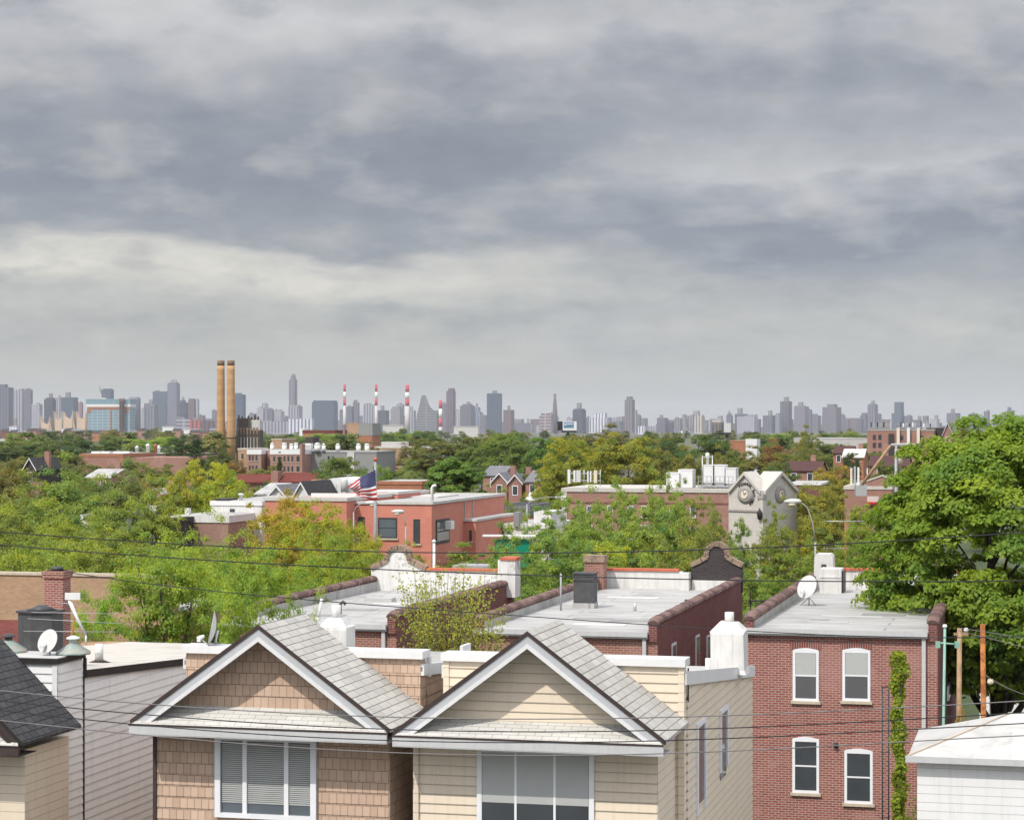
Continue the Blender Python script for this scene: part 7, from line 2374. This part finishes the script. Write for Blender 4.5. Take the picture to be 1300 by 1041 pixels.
for px, yt, wp, D, c_, lab, q in ((372, 612, 110, 124, (0.235, 0.185, 0.03), 'bronze green tree right against the left wing of the salmon building', 1), (415, 622, 100, 122, (0.20, 0.21, 0.03), 'airy bronze tree between the left wing and the flagpole', 0), (448, 650, 70, 120, (0.19, 0.215, 0.03), 'small bronze tree under the flag', 1), (400, 668, 120, 108, (0.18, 0.22, 0.03), 'low yellow green tree in front of the bronze ones', 0)):
    pl('bronze', px, yt, wp, D, c_, lab, i=q)
for px, yt, wp, D, c_, lab, q in ((90, 652, 150, 128, (0.16, 0.20, 0.035), 'yellow green spring tree under the highest cable at the left', 1), (225, 668, 120, 122, (0.15, 0.21, 0.04), 'spring tree hiding the dark shed', 0), (10, 640, 120, 135, (0.14, 0.17, 0.04), 'spring tree at the far left under the olive brown tree', 1), (310, 700, 140, 98, (0.15, 0.22, 0.035), 'spring tree between the tan wall and the salmon building', 0), (350, 716, 110, 90, (0.14, 0.22, 0.035), 'bushy spring tree left of the left brick house roof', 1), (440, 690, 110, 98, (0.165, 0.21, 0.03), 'yellow green tree touching the arched parapet from the left', 0), (75, 690, 110, 99, (0.15, 0.20, 0.035), 'green tree peeping over the tan wall', 0), (180, 690, 120, 101, (0.155, 0.205, 0.035), 'green tree over the right end of the tan wall', 1)):
    pl('spring', px, yt, wp, D, c_, lab, i=q)
for px, yt, wp, D, c_, lab, q in ((730, 664, 110, 112, (0.135, 0.20, 0.05), 'leafy tree above the black tarred chimney', 2), (800, 664, 100, 114, (0.15, 0.21, 0.045), 'leafy tree above the white back parapet', 0), (880, 672, 90, 112, (0.15, 0.18, 0.045), 'leafy tree left of the dark arched parapet', 1), (915, 690, 80, 110, (0.13, 0.18, 0.04), 'low tree behind the dark arched parapet', 2), (660, 664, 70, 124, (0.135, 0.20, 0.05), 'leafy tree left of the long lamp arm', 1), (1065, 690, 90, 112, (0.125, 0.18, 0.035), 'leafy tree behind the red coping of the right brick house', 0), (600, 716, 60, 112, (0.14, 0.20, 0.04), 'low bush like tree below the metal canopy', 2), (985, 640, 60, 128, (0.14, 0.165, 0.035), 'olive tree hiding the foot of the bank', 0)):
    pl('street', px, yt, wp, D, c_, lab, i=q)

for px, yt, wp, D, c_, lab, q in ((728, 624, 70, 132, (0.14, 0.20, 0.05), 'leafy tree rising over the left end of the long brick roof', 2), (786, 616, 66, 134, (0.145, 0.205, 0.05), 'leafy tree rising over the middle of the long brick roof', 0), (836, 608, 52, 136, (0.15, 0.215, 0.05), 'thin leafy tree in front of the leftmost white cabinet', 1), (872, 628, 70, 132, (0.145, 0.18, 0.045), 'leafy tree before the right end of the long brick building', 2), (905, 640, 50, 134, (0.15, 0.185, 0.05), 'small tree at the left corner of the stone bank', 0)):
    pl('street', px, yt, wp, D, c_, lab, i=q)
pl('street', 653, 668, 84, 108, (0.14, 0.205, 0.05), 'leafy street tree right in front of the green sign', i=0)
pl('street', 628, 690, 40, 110, (0.14, 0.20, 0.05), 'slim leafy tree at the left end of the green sign', i=2)

pl('spring', 318, 702, 124, 66, (0.145, 0.215, 0.035), 'leafy spring tree behind the cedar gable, over the left brick house end', i=1)
pl('spring', 374, 726, 74, 66.5, (0.14, 0.215, 0.035), 'small spring tree left of the white chimney behind the cedar gable', i=0)

# --- sparse upright shrub between the brick houses
D = 62.0
rng = np.random.default_rng(61)
pz = at(572, 0, D)
sh = empty('budding_shrub', (pz.x, D, 0), 0, 'thin budding many stemmed shrub before the left brick houses', 'shrub')
m = MB()
LP, LN = [], []
zt_ = zat(702, D)
for k in range(84):
    an, q = rng.uniform(0, 6.28), rng.random()
    e = np.array([math.cos(an), math.sin(an)])
    r1 = (0.25 + 1.45 * q ** 0.8)
    sk = 1 if abs(e[0]) > 0.3 else 0.7
    zz0 = 0.0 if k < 14 else rng.uniform(4.6, 7.0)
    zz1 = zt_ - rng.uniform(0.1, 1.1) - 1.5 * (q ** 2) * rng.random() - (rng.random() < 0.45) * rng.uniform(0.4, 1.6)
    b0 = e * (0.25 if k < 14 else 0.15 + 0.5 * q)
    pts = []
    for j in range(9):
        w_ = j / 8
        zc = zz0 + (zz1 - zz0) * w_
        rr_ = np.linalg.norm(b0) + (r1 - np.linalg.norm(b0)) * (zc / zz1) ** 2.2
        pts.append(np.array([e[0] * rr_ * sk + 0.04 * rng.normal(), e[1] * rr_ * 0.8 + 0.04 * rng.normal(), zc]))
    r0 = 0.035 if k < 14 else 0.016
    m.tube([tuple(p_) for p_ in pts], [r0 * (1 - 0.1 * j) for j in range(9)], 5)
    for _ in range(95 if k >= 14 else 45):
        w_ = rng.uniform(0.15, 1.0) * 8
        j = min(7, int(w_))
        p_ = pts[j] + (pts[j + 1] - pts[j]) * (w_ - j) + rng.normal(size=3) * 0.11
        if p_[2] > 5:
            LP.append(p_)
            LN.append(rng.normal(size=3) + np.array([0, -0.3, 0.6]))
m.build('stems', M['bark'], sh)
n = len(LP)
o = bpy.data.objects.new('crown', leaves_mesh('crown', np.array(LP), np.array(LN), 0.5 + rng.normal(size=n) * 0.2, np.full(n, 0.085) * rng.uniform(.6, 1.3, n), rng, 0.7))
col.objects.link(o)
o.parent = sh
o.color = (0.36, 0.40, 0.10, 1)

# --- trees in front of the brick building and the bank
SGR = (0.145, 0.205, 0.05)
pl('street', 700, 648, 112, 118, (0.13, 0.20, 0.05), 'leafy street tree covering the green sign', i=0)
pl('street', 752, 634, 92, 122, SGR, 'street tree before the left end of the long brick building', i=1)
pl('street', 815, 622, 108, 126, SGR, 'tall street tree before the middle of the long brick building', i=2)
pl('street', 858, 612, 60, 130, (0.15, 0.22, 0.05), 'street tree reaching up to the white cabinets', i=0)
pl('street', 893, 648, 84, 122, (0.145, 0.16, 0.05), 'brownish green street tree left of the bank door side', i=1)
pl('street', 938, 656, 48, 130, (0.12, 0.18, 0.045), 'small green street tree under the bank lettering', i=2)
pl('street', 668, 704, 90, 104, (0.14, 0.21, 0.05), 'low street tree right of the orange capped chimney', i=1)
pl('street', 775, 684, 110, 104, (0.21, 0.25, 0.03), 'bright yellow green tree just behind the red coping', i=2)
pl('street', 845, 690, 80, 108, (0.15, 0.175, 0.05), 'low olive tree behind the middle roof parapet', i=0)
pl('street', 990, 668, 100, 118, (0.125, 0.15, 0.03), 'olive green tree right below the bank gables', i=1)
pl('street', 1040, 650, 96, 124, (0.15, 0.165, 0.03), 'olive yellow tree with the curved street lamp', i=2)
pl('street', 960, 706, 90, 106, (0.12, 0.18, 0.035), 'green tree between the middle and right brick roofs', i=0)
pl('street', 1020, 700, 90, 108, (0.125, 0.18, 0.03), 'green tree behind the tall white chimney', i=1)
pl('street', 1085, 664, 70, 118, (0.14, 0.19, 0.035), 'green tree behind the rusty aerial mast', i=2)

# --- the big maple at the right
mp = make_tree('maple_tree', 86, 14.9, 5.3, 4.2, 900, 200, 0.175, 'full', 0.12, 'bark_dark', rmin=0.6, lump=0.16, flat=0.75, tint_sd=0.2, thick=0.03)
KINDS['maple'] = [mp]
pl('maple', 1272, 514, 392, 75.5, (0.12, 0.185, 0.022), 'big bright green maple filling the right edge, over the brick house')
# --- ivy post, small red shrub, yard plants
D = 61.0
p = at(1141, 0, D)
iv = empty('ivy_post', (p.x, D, 0), 0, 'post wrapped in yellow green ivy before the red brick wall', 'ivy post')
zt = zat(828, D)
MB().tube([(0, 0, 0), (0.02, 0, zt - 0.1)], 0.07, 8).build('post', M['bark_dark'], iv)
rng = np.random.default_rng(5)
n = 7000
zz = rng.uniform(0.2, zt, n)
an = rng.uniform(0, 6.28, n)
rr = (0.14 + 0.05 * np.sin(zz * 1.7 + 1 + an) + 0.05 * np.sin(zz * 3.9 + 2 * an) + 0.045 * np.sin(zz * 7.3 - an)) * rng.uniform(0.6, 1.3, n) + np.where(zz > zt - 0.7, 0.05, 0)
Pn = np.stack([rr * np.cos(an), rr * np.sin(an), zz], 1)
Nn = np.stack([np.cos(an), np.sin(an), np.full(n, 0.5)], 1) + rng.normal(size=(n, 3)) * 0.5
o = bpy.data.objects.new('ivy', leaves_mesh('ivy', Pn, Nn, 0.5 + rng.normal(size=n) * 0.25, np.full(n, 0.095) * rng.uniform(.7, 1.3, n), rng, 0.8))
col.objects.link(o)
o.parent = iv
o.color = (0.27, 0.35, 0.05, 1)
KINDS['bush'] = [make_tree('garden_shrub', 91 + i, 2.2, 1.0, 0.3, 26, 60, 0.10, 'dome', 0.34, flat=0.8, thick=0.02) for i in range(2)]
pl('bush', 1216, 900, 38, 61, (0.22, 0.15, 0.05), 'small bronze leaved shrub on a thin stem between the garden poles', cat='shrub', i=0)
for px, yt, wp, D, c_, lab in ((1165, 1000, 60, 60.5, (0.10, 0.15, 0.04), 'low green shrub at the foot of the brick house corner'), (1172, 925, 24, 63.0, (0.17, 0.19, 0.06), 'tall thin weed like shrub by the white downspout')):
    pl('bush', px, yt, wp, D, c_, lab, cat='shrub', i=1)

# --- distant treeline: single trees in the far city
rg = random.Random(5)
for k in range(120):
    D = rg.choice((650, 900, 1200, 1600, 2000, 2500)) * rg.uniform(0.85, 1.15)
    px = -20 + (k * 11.2 + rg.uniform(-6, 6)) % 1340
    top = rg.uniform(9.5, 14.5) if D < 1400 else rg.uniform(10, 15.5)
    yt = HZ + (HC - top) / D * F
    pl('far', px, yt, rg.uniform(10, 16) / D * F, D, rg.choice(((0.07, 0.10, 0.03), (0.10, 0.135, 0.04), (0.06, 0.085, 0.03), (0.11, 0.12, 0.045), (0.085, 0.115, 0.035))), 'small hazy tree in the far treeline below the skyline', 'far treeline')
for k in range(60):
    D = rg.uniform(230, 560)
    px = -20 + (k * 22.7 + rg.uniform(-8, 8)) % 1340
    top = rg.uniform(5.0, 8.0)
    yt = HZ + (HC - top) / D * F
    pl('dense', px, yt, rg.uniform(7, 10) / D * F, D, rg.choice(((0.08, 0.11, 0.03), (0.12, 0.155, 0.04), (0.06, 0.09, 0.03), (0.13, 0.13, 0.045))), 'rounded backyard tree among the roofs in the middle distance', 'backyard trees in the middle distance')
for k in range(24):
    D = rg.uniform(120, 170)
    px = -10 + (k * 61.0 + rg.uniform(-15, 15)) % 700
    top = rg.uniform(4.0, 5.6)
    pl('airy', px, HZ + (HC - top) / D * F, rg.uniform(6, 8) / D * F, D, rg.choice(((0.12, 0.17, 0.04), (0.15, 0.19, 0.04))), 'low spring tree in the yards behind the tan wall', 'low spring trees in the yards')
# prototypes that found no place are removed
for kname, lst in KINDS.items():
    for q, src in enumerate(lst):
        if (kname, q) not in USED:
            for ch_ in list(src.children): bpy.data.objects.remove(ch_)
            bpy.data.objects.remove(src)
# ================================================================ flag, lamps, signs, cables
pf = at(476.5, 0, 140.0)
t_ = empty('flagpole', (pf.x, 140.0, 0), 0, 'tall grey flagpole with a copper ball in front of the salmon building', 'flagpole')
zt = zat(586, 140)
MB().tube([(0, 0, 0), (0, 0, zt * 0.6), (0, 0, zt)], [0.13, 0.11, 0.075], 10).build('pole', M['pole_grey'], t_)
MB().lathe((0, 0, zt), [(0.04, 0), (0.12, 0.05), (0.15, 0.14), (0.12, 0.23), (0.03, 0.28)], 12).build('ball', M['tile_red'], t_)

# flag cloth: hoist along the pole, fly blown left and drooping; stripes, canton and stars are its own pattern
def flag_material():
    m, t = new_mat('flag_cloth')
    uv = t.n('ShaderNodeTexCoord').outputs['UV']
    s = t.n('ShaderNodeSeparateXYZ')
    t.l(uv, s.inputs[0])
    u, v = s.outputs[0], s.outputs[1]
    stripe = t.math('MODULO', t.math('FLOOR', t.math('MULTIPLY', v, 13.0)), 2.0)
    cc = t.mix(stripe, (0.48, 0.018, 0.035), (0.76, 0.74, 0.74))
    canton = t.math('MULTIPLY', t.math('LESS_THAN', u, 0.55), t.math('GREATER_THAN', v, 6.0 / 13.0))
    cu = t.math('MULTIPLY', u, 6.0 / 0.55)
    cv = t.math('MULTIPLY', t.math('SUBTRACT', v, 6.0 / 13.0), 5.0 * 13.0 / 7.0)

    def dots(a, b):
        x = t.math('SUBTRACT', t.math('FRACT', a), 0.5)
        y = t.math('SUBTRACT', t.math('FRACT', b), 0.5)
        return t.math('LESS_THAN', t.math('ADD', t.math('MULTIPLY', x, x), t.math('MULTIPLY', y, y)), 0.013)
    st = t.math('MAXIMUM', dots(cu, cv), dots(t.math('ADD', cu, 0.5), t.math('ADD', cv, 0.5)))
    blue = t.mix(st, (0.012, 0.016, 0.09), (0.72, 0.72, 0.75))
    cc = t.mix(canton, cc, blue)
    b = finish(t, cc, 0.75, 0, None, spec=0.1)
    return m


fl = bpy.data.meshes.new('national_flag')
bm_v, bm_f, uvs = [], [], []
NU, NV = 44, 30
k = 140.0 / F
# outline of the hanging cloth in photo pixels relative to the pole: top edge droops left, lower hoist swings right of the pole
def fp(u, v):
    # v = 1 top of hoist, 0 bottom; u = 0 hoist, 1 fly
    hoist = Vector((0.3 + (1 - v) * 2.4 * (1 - v), 596 + (1 - v) * 38))
    top = Vector((-33 * u - 2.5 * math.sin(u * 3.1), 596 + 22 * u))
    bot = Vector((2.8 - 34 * u + 12 * u * u, 634 + 3 * u - 10 * u * u * (1 if u > 0.5 else 1)))
    base_ = top * v + bot * (1 - v)
    h0 = Vector((0.3, 596)) * v + Vector((2.8, 634)) * (1 - v)
    p = base_ + (hoist - h0) * (1 - u)
    fold = math.sin(u * 9.5 + v * 3.2) * 1.6 + math.sin(u * 4 - v * 6) * 1.2
    p.x += 1.4 * math.sin(v * 7 + u * 3) * u
    p.y += 1.5 * math.sin(u * 8.5 + 0.8) * u * (1 - 0.3 * v)
    return p, fold * min(1, u * 3)


for j in range(NV + 1):
    for i in range(NU + 1):
        u, v = i / NU, j / NV
        p, fo = fp(u, v)
        bm_v.append((p.x * k + 0.10 * (1 - u), fo * k * 1.5 - 0.02, zat(p.y, 140)))
for j in range(NV):
    for i in range(NU):
        a = j * (NU + 1) + i
        bm_f.append((a, a + 1, a + NU + 2, a + NU + 1))
fl.from_pydata(bm_v, [], bm_f)
uvl = fl.uv_layers.new(name='UVMap')
for po in fl.polygons:
    po.use_smooth = True
    for li_ in po.loop_indices:
        vi = fl.loops[li_].vertex_index
        uvl.data[li_].uv = ((vi % (NU + 1)) / NU, (vi // (NU + 1)) / NV)
fl.materials.append(flag_material())
fo_ = bpy.data.objects.new('national_flag', fl)
col.objects.link(fo_)
fo_.location = (pf.x - 0.09, 140.0 - 0.15, 0)
tag(fo_, 'red white and blue flag with stars, drooping left from the flagpole', 'flag')
sm = fo_.modifiers.new('cloth', 'SOLIDIFY')
sm.thickness = 0.012


def street_lamp(label, px, D, ytop, arm_px, head_y, zb=0.0, flip=1, r=0.06, group=None):
    b = at(px, 0, D)
    t_ = empty('street_lamp', (b.x, D, zb), 0, label, 'street lamp', group)
    h = zat(ytop, D)
    MB().tube([(0, 0, 0), (0, 0, h * 0.7), (0, 0, h)], [r * 1.2, r, r * 0.8], 10).build('pole', M['pole_grey'], t_)
    ex = (arm_px - px) / F * D
    hz = zat(head_y, D)
    MB().tube([(0, 0, h - 0.1), (ex * 0.12, 0, h + (hz - h) * 0.45), (ex * 0.4, 0, h + (hz - h) * 0.85), (ex * 0.8, 0, hz), (ex, 0, hz)], [r * .6, r * .55, r * .5, r * .45, r * .45], 8).build('arm', M['pole_grey'], t_)
    m = MB()
    s_ = 1 if ex > 0 else -1
    m.lathe((ex - s_ * 0.35, 0, hz - 0.02), [(0.05, 0), (0.12, 0.12), (0.15, 0.38), (0.13, 0.66), (0.05, 0.9)], 12, axis=(s_, 0, 0.0))
    hd = m.build('lamp_head', M['dish'], t_)
    MB().lathe((ex + s_ * 0.15, 0, hz - 0.24), [(0.05, -0.06), (0.16, 0.0), (0.19, 0.10)], 12).build('lens', M['clockface'], hd)
    return t_


street_lamp('street lamp with a long white arm reaching right, behind the whitewashed wall', 669, 150.0, 640, 711, 631)
street_lamp('street lamp curving left above the olive tree, right of the bank', 1035, 112.0, 688, 1009, 636)
street_lamp('street lamp whose head hangs just below the flag', 449, 146.0, 650, 470, 638)
street_lamp('small lamp on a thin arm right of the flagpole, above the salmon wall window', 515, 147.0, 668, 507, 649, r=0.06)
t_, h = post('street_lamp_post', 'thin dark post standing at the bank corner', 962, 200.0, 643, 0.09, 'pole_grey')
t_, h = post('utility_post', 'short pale post in front of the metal canopy', 551, 132.0, 689, 0.10, 'pale_metal')
m = MB().lathe((0, 0, h), [(0.10, 0), (0.14, 0.1), (0.06, 0.2)], 8)
m.build('cap', M['pale_metal'], t_)

# highway sign
p = at(650, 0, 116.0)
t_ = empty('highway_sign', (p.x, 116.0, 0), -0.05, 'large green highway sign hidden behind leaves, right of the salmon building', 'sign')
hw_ = 22 / F * 116
z0, z1 = zat(721, 116), zat(684.5, 116)
pts = []
rc = 0.28
for cx_, cz_, a0 in ((hw_ - rc, z0 + rc, -90), (hw_ - rc, z1 - rc, 0), (-hw_ + rc, z1 - rc, 90), (-hw_ + rc, z0 + rc, 180)):
    for q in range(6):
        an = math.radians(a0 + q * 18)
        pts.append((cx_ + rc * math.cos(an), 0, cz_ + rc * math.sin(an)))
MB().prism(pts, (0, 0.06, 0)).build('panel', M['sign_green'], t_)
for sx in (-0.6, 0.6):
    MB().box(sx - 0.09, sx + 0.09, 0.07, 0.2, 0, z1 - 0.2).build('post', M['steel'], t_)
MB().box(-1.6, 1.3, -0.3, 0.3, zat(681, 116), zat(679, 116)).build('light_bar', M['pale_metal'], t_)

# street corner signs seen through the gap under the maple
D = 92.0
p = at(1258, 0, D)
t_ = empty('sign_post', (p.x, D, 0), 0, 'sign post with a one way arrow and red stop sign under the maple', 'sign')
MB().tube([(0, 0, 0), (0, 0, zat(855, D))], 0.06, 8).build('post', M['steel'], t_)
za, zb = zat(867, D), zat(859, D)
m = MB().prism([(-0.15, -0.10, za), (0.42, -0.10, za), (0.42, -0.10, za - 0.05), (0.66, -0.10, (za + zb) / 2), (0.42, -0.10, zb + 0.05), (0.42, -0.10, zb), (-0.15, -0.10, zb)], (0, 0.03, 0))
bd = MB().box(-0.22, 0.72, -0.068, -0.04, za - 0.09, zb + 0.09).build('sign_board', M['black_face'], t_)
m.build('arrow', M['sign_white'], bd)
LET = {'O': [(0, 0, 0, 2), (0, 2, 1, 2), (1, 2, 1, 0), (1, 0, 0, 0)], 'N': [(0, 0, 0, 2), (0, 2, 1, 0), (1, 0, 1, 2)], 'E': [(0, 0, 0, 2), (0, 2, 1, 2), (0, 1, .8, 1), (0, 0, 1, 0)], 'W': [(0, 2, .25, 0), (.25, 0, .5, 1.3), (.5, 1.3, .75, 0), (.75, 0, 1, 2)], 'A': [(0, 0, .5, 2), (.5, 2, 1, 0), (.2, .8, .8, .8)], 'Y': [(0, 2, .5, 1), (1, 2, .5, 1), (.5, 1, .5, 0)],
       'S': [(1, 2, 0, 2), (0, 2, 0, 1), (0, 1, 1, 1), (1, 1, 1, 0), (1, 0, 0, 0)], 'T': [(0, 2, 1, 2), (.5, 2, .5, 0)], 'P': [(0, 0, 0, 2), (0, 2, 1, 2), (1, 2, 1, 1), (1, 1, 0, 1)]}


def word(s_, x, z, w_, h_, gap, y, r_=0.011):
    m = MB()
    for ch_ in s_:
        if ch_ != ' ':
            for a, b, c, d in LET[ch_]:
                m.tube([(x + a * w_, y, z + b * h_ / 2), (x + c * w_, y, z + d * h_ / 2)], r_, 4)
        x += w_ + gap
    return m


word('ONE WAY', -0.12, za + 0.10, 0.055, 0.12, 0.022, -0.105).build('lettering', M['letter'], bd)
c_ = Vector((-0.34, -0.08, zat(872, D)))
oc = [(c_.x + 0.30 * math.cos(math.radians(22.5 + 45 * i)), c_.y, c_.z + 0.30 * math.sin(math.radians(22.5 + 45 * i))) for i in range(8)]
so = MB().prism(oc, (0, 0.03, 0)).build('stop_sign', M['sign_red'], t_)
word('STOP', -0.34 - 0.20, c_.z - 0.07, 0.075, 0.16, 0.035, -0.085, 0.013).build('lettering', M['sign_white'], so)
MB().box(-0.36, -0.30, -0.045, 0.0, 0, c_.z + 0.2).build('post', M['steel'], t_)

# ---- overhead cables
def cable(label, pts, D0, D1, r=0.014, mat_='wire', sag=True, group='overhead cables'):
    """pts are (px, py) along the cable; depth runs from D0 at the left to D1 at the right"""
    xs = [q[0] for q in pts]
    P3 = []
    n = 40
    for i in range(n + 1):
        x = xs[0] + (xs[-1] - xs[0]) * i / n
        # smooth interpolation (Lagrange through all points)
        y = 0
        for a, (xa, ya) in enumerate(pts):
            w_ = ya
            for b, (xb, yb) in enumerate(pts):
                if a != b: w_ *= (x - xb) / (xa - xb)
            y += w_
        P3.append(at(x, y, D0 + (D1 - D0) * i / n))
    o = P3[0].copy()
    m = MB().tube([p - o for p in P3], r, 6)
    c = m.build('overhead_cable', M[mat_])
    c.location = o
    tag(c, label, 'cable', group)
    return c


cable('highest thick black cable crossing the whole view, above the flat roofs', [(-60, 670), (330, 695.5), (650, 702), (970, 695), (1360, 671)], 54, 50, 0.015)
cable('second highest black cable, passing just under the roof parapets', [(-60, 686), (330, 715), (640, 729), (970, 737), (1360, 736)], 54, 51, 0.015)
cable('black cable from the left brick chimney to the roof edge of the right brick house', [(84, 726), (320, 755), (500, 770), (840, 794), (1360, 804)], 58, 56, 0.013)
cable('uppermost grey cable in front of the porch gables', [(-60, 870), (250, 898), (600, 912), (950, 907), (1360, 886)], 37, 35, 0.010, 'wire_grey')
cable('grey cable second of four in front of the porch gables', [(-60, 883), (250, 912), (600, 928), (950, 923), (1360, 901)], 37, 35, 0.010, 'wire')
cable('grey cable third of four in front of the porch gables', [(-60, 894), (250, 926), (600, 942), (950, 936), (1360, 915)], 37, 35, 0.010, 'wire')
cable('lowest grey cable in front of the porch gables', [(-60, 908), (250, 939), (600, 958), (950, 952), (1360, 931)], 37, 35, 0.010, 'wire_grey')
for k, (ya, yb) in enumerate(((800, 812), (804, 826), (860, 882))):
    cable(('upper thin service wire from the garden poles to the right edge', 'middle thin service wire from the garden poles to the right edge', 'lower thin service wire from the rusty pole to the right edge')[k], [(1251 if k == 2 else 1218, ya - 3), (1275, (ya + yb) / 2), (1340, yb + 6)], 60, 56, 0.010, 'wire_grey', group='service wires under the maple')

# ================================================================ ground, streets, air
def sheet(name, x0, x1, y0, y1, z, mat_, kind='structure', phi=0.0, loc=(0, 0, 0), div=1):
    m = MB()
    for i in range(div):
        a, b = x0 + (x1 - x0) * i / div, x0 + (x1 - x0) * (i + 1) / div
        m.face([(a, y0, z), (b, y0, z), (b, y1, z), (a, y1, z)])
    o = m.build(name, mat_)
    o.location = loc
    o.rotation_euler = (0, 0, phi)
    o['kind'] = kind
    return o


def ground_material():
    m, t = new_mat('city_ground')
    o = t.n('ShaderNodeTexCoord').outputs['Object']
    n1 = t.noise(o, 0.03, 8, 0.6)
    n2 = t.noise(o, 0.9, 6, 0.6)
    a = t.mix(t.ramp(n1, [(0.42, 0.0), (0.56, 1.0)]), (0.055, 0.075, 0.028), (0.15, 0.14, 0.12))
    cc = t.mix(n2, t.mix(1.0, a, (0.65, 0.65, 0.65), 'MULTIPLY'), t.mix(1.0, a, (1.25, 1.25, 1.25), 'MULTIPLY'))
    finish(t, cc, 0.95, 0, n2, 0.4, 0.05)
    return m


sheet('ground', -13000, 13000, -300, 26000, 0.0, ground_material())
ax_, ay_ = F2.xy(0, 0)
sheet('street', -200, 200, 21.5, 32.0, 0.008, M['asphalt'], phi=PHI, loc=(ax_, ay_, 0))
for v0, v1 in ((20.2, 21.5), (32.0, 34.0)):
    m = MB().box(-200, 200, v0, v1, 0.0, 0.14)
    o = m.build('pavement', M['pavement'])
    o.location, o.rotation_euler = (ax_, ay_, 0), (0, 0, PHI)
    o['kind'] = 'structure'
m = MB()
for i in range(50):
    m.face([(-200 + i * 8, 26.7, 0.014), (-196.5 + i * 8, 26.7, 0.014), (-196.5 + i * 8, 26.85, 0.014), (-200 + i * 8, 26.85, 0.014)])
o = m.build('road_markings', M['paint_line'])
o.location, o.rotation_euler, o['kind'] = (ax_, ay_, 0), (0, 0, PHI), 'structure'
ax1, ay1 = F1.xy(0, 0)
sheet('front_street', -120, 120, -26, -6.5, 0.008, M['asphalt'], phi=PHI, loc=(ax1, ay1, 0))
sheet('front_pavement', -120, 120, -6.4, -3.0, 0.02, M['pavement'], phi=PHI, loc=(ax1, ay1, 0))
xs_ = F2.s_of(1250, 5)
sheet('side_street', xs_ + 0.8, xs_ + 11, -30, 21.4, 0.012, M['asphalt'], phi=PHI, loc=(ax_, ay_, 0))
# pale parked vehicles and a wall glimpsed beneath the maple
m = MB().box(-3, 26, 0, 0.3, 0, 2.1)
o = empty('garden_wall', (F2.xy(xs_ + 2, 36)[0], F2.xy(xs_ + 2, 36)[1], 0), PHI, 'pale low wall across the street, seen through the gap under the maple', 'wall')
m.build('wall', M['stucco_worn'], o)
MB().box(-3.1, 26.1, -0.08, 0.38, 2.102, 2.25).build('coping', M['stone'], o)

# air
hz_m = bpy.data.materials.new('city_haze')
hz_m.use_nodes = True
nt = hz_m.node_tree
nt.nodes.clear()
vol = nt.nodes.new('ShaderNodeVolumePrincipled')
vol.inputs['Color'].default_value = (0.86, 0.89, 0.935, 1)
vol.inputs['Density'].default_value = 4.0e-5
vol.inputs['Anisotropy'].default_value = 0.0
out = nt.nodes.new('ShaderNodeOutputMaterial')
nt.links.new(vol.outputs[0], out.inputs['Volume'])
hb = MB().box(-14000, 14000, -400, 27000, -1.0, 330.0).build('haze', hz_m)
hb['kind'] = 'stuff'
tag(hb, 'thin grey blue haze over the city', None)
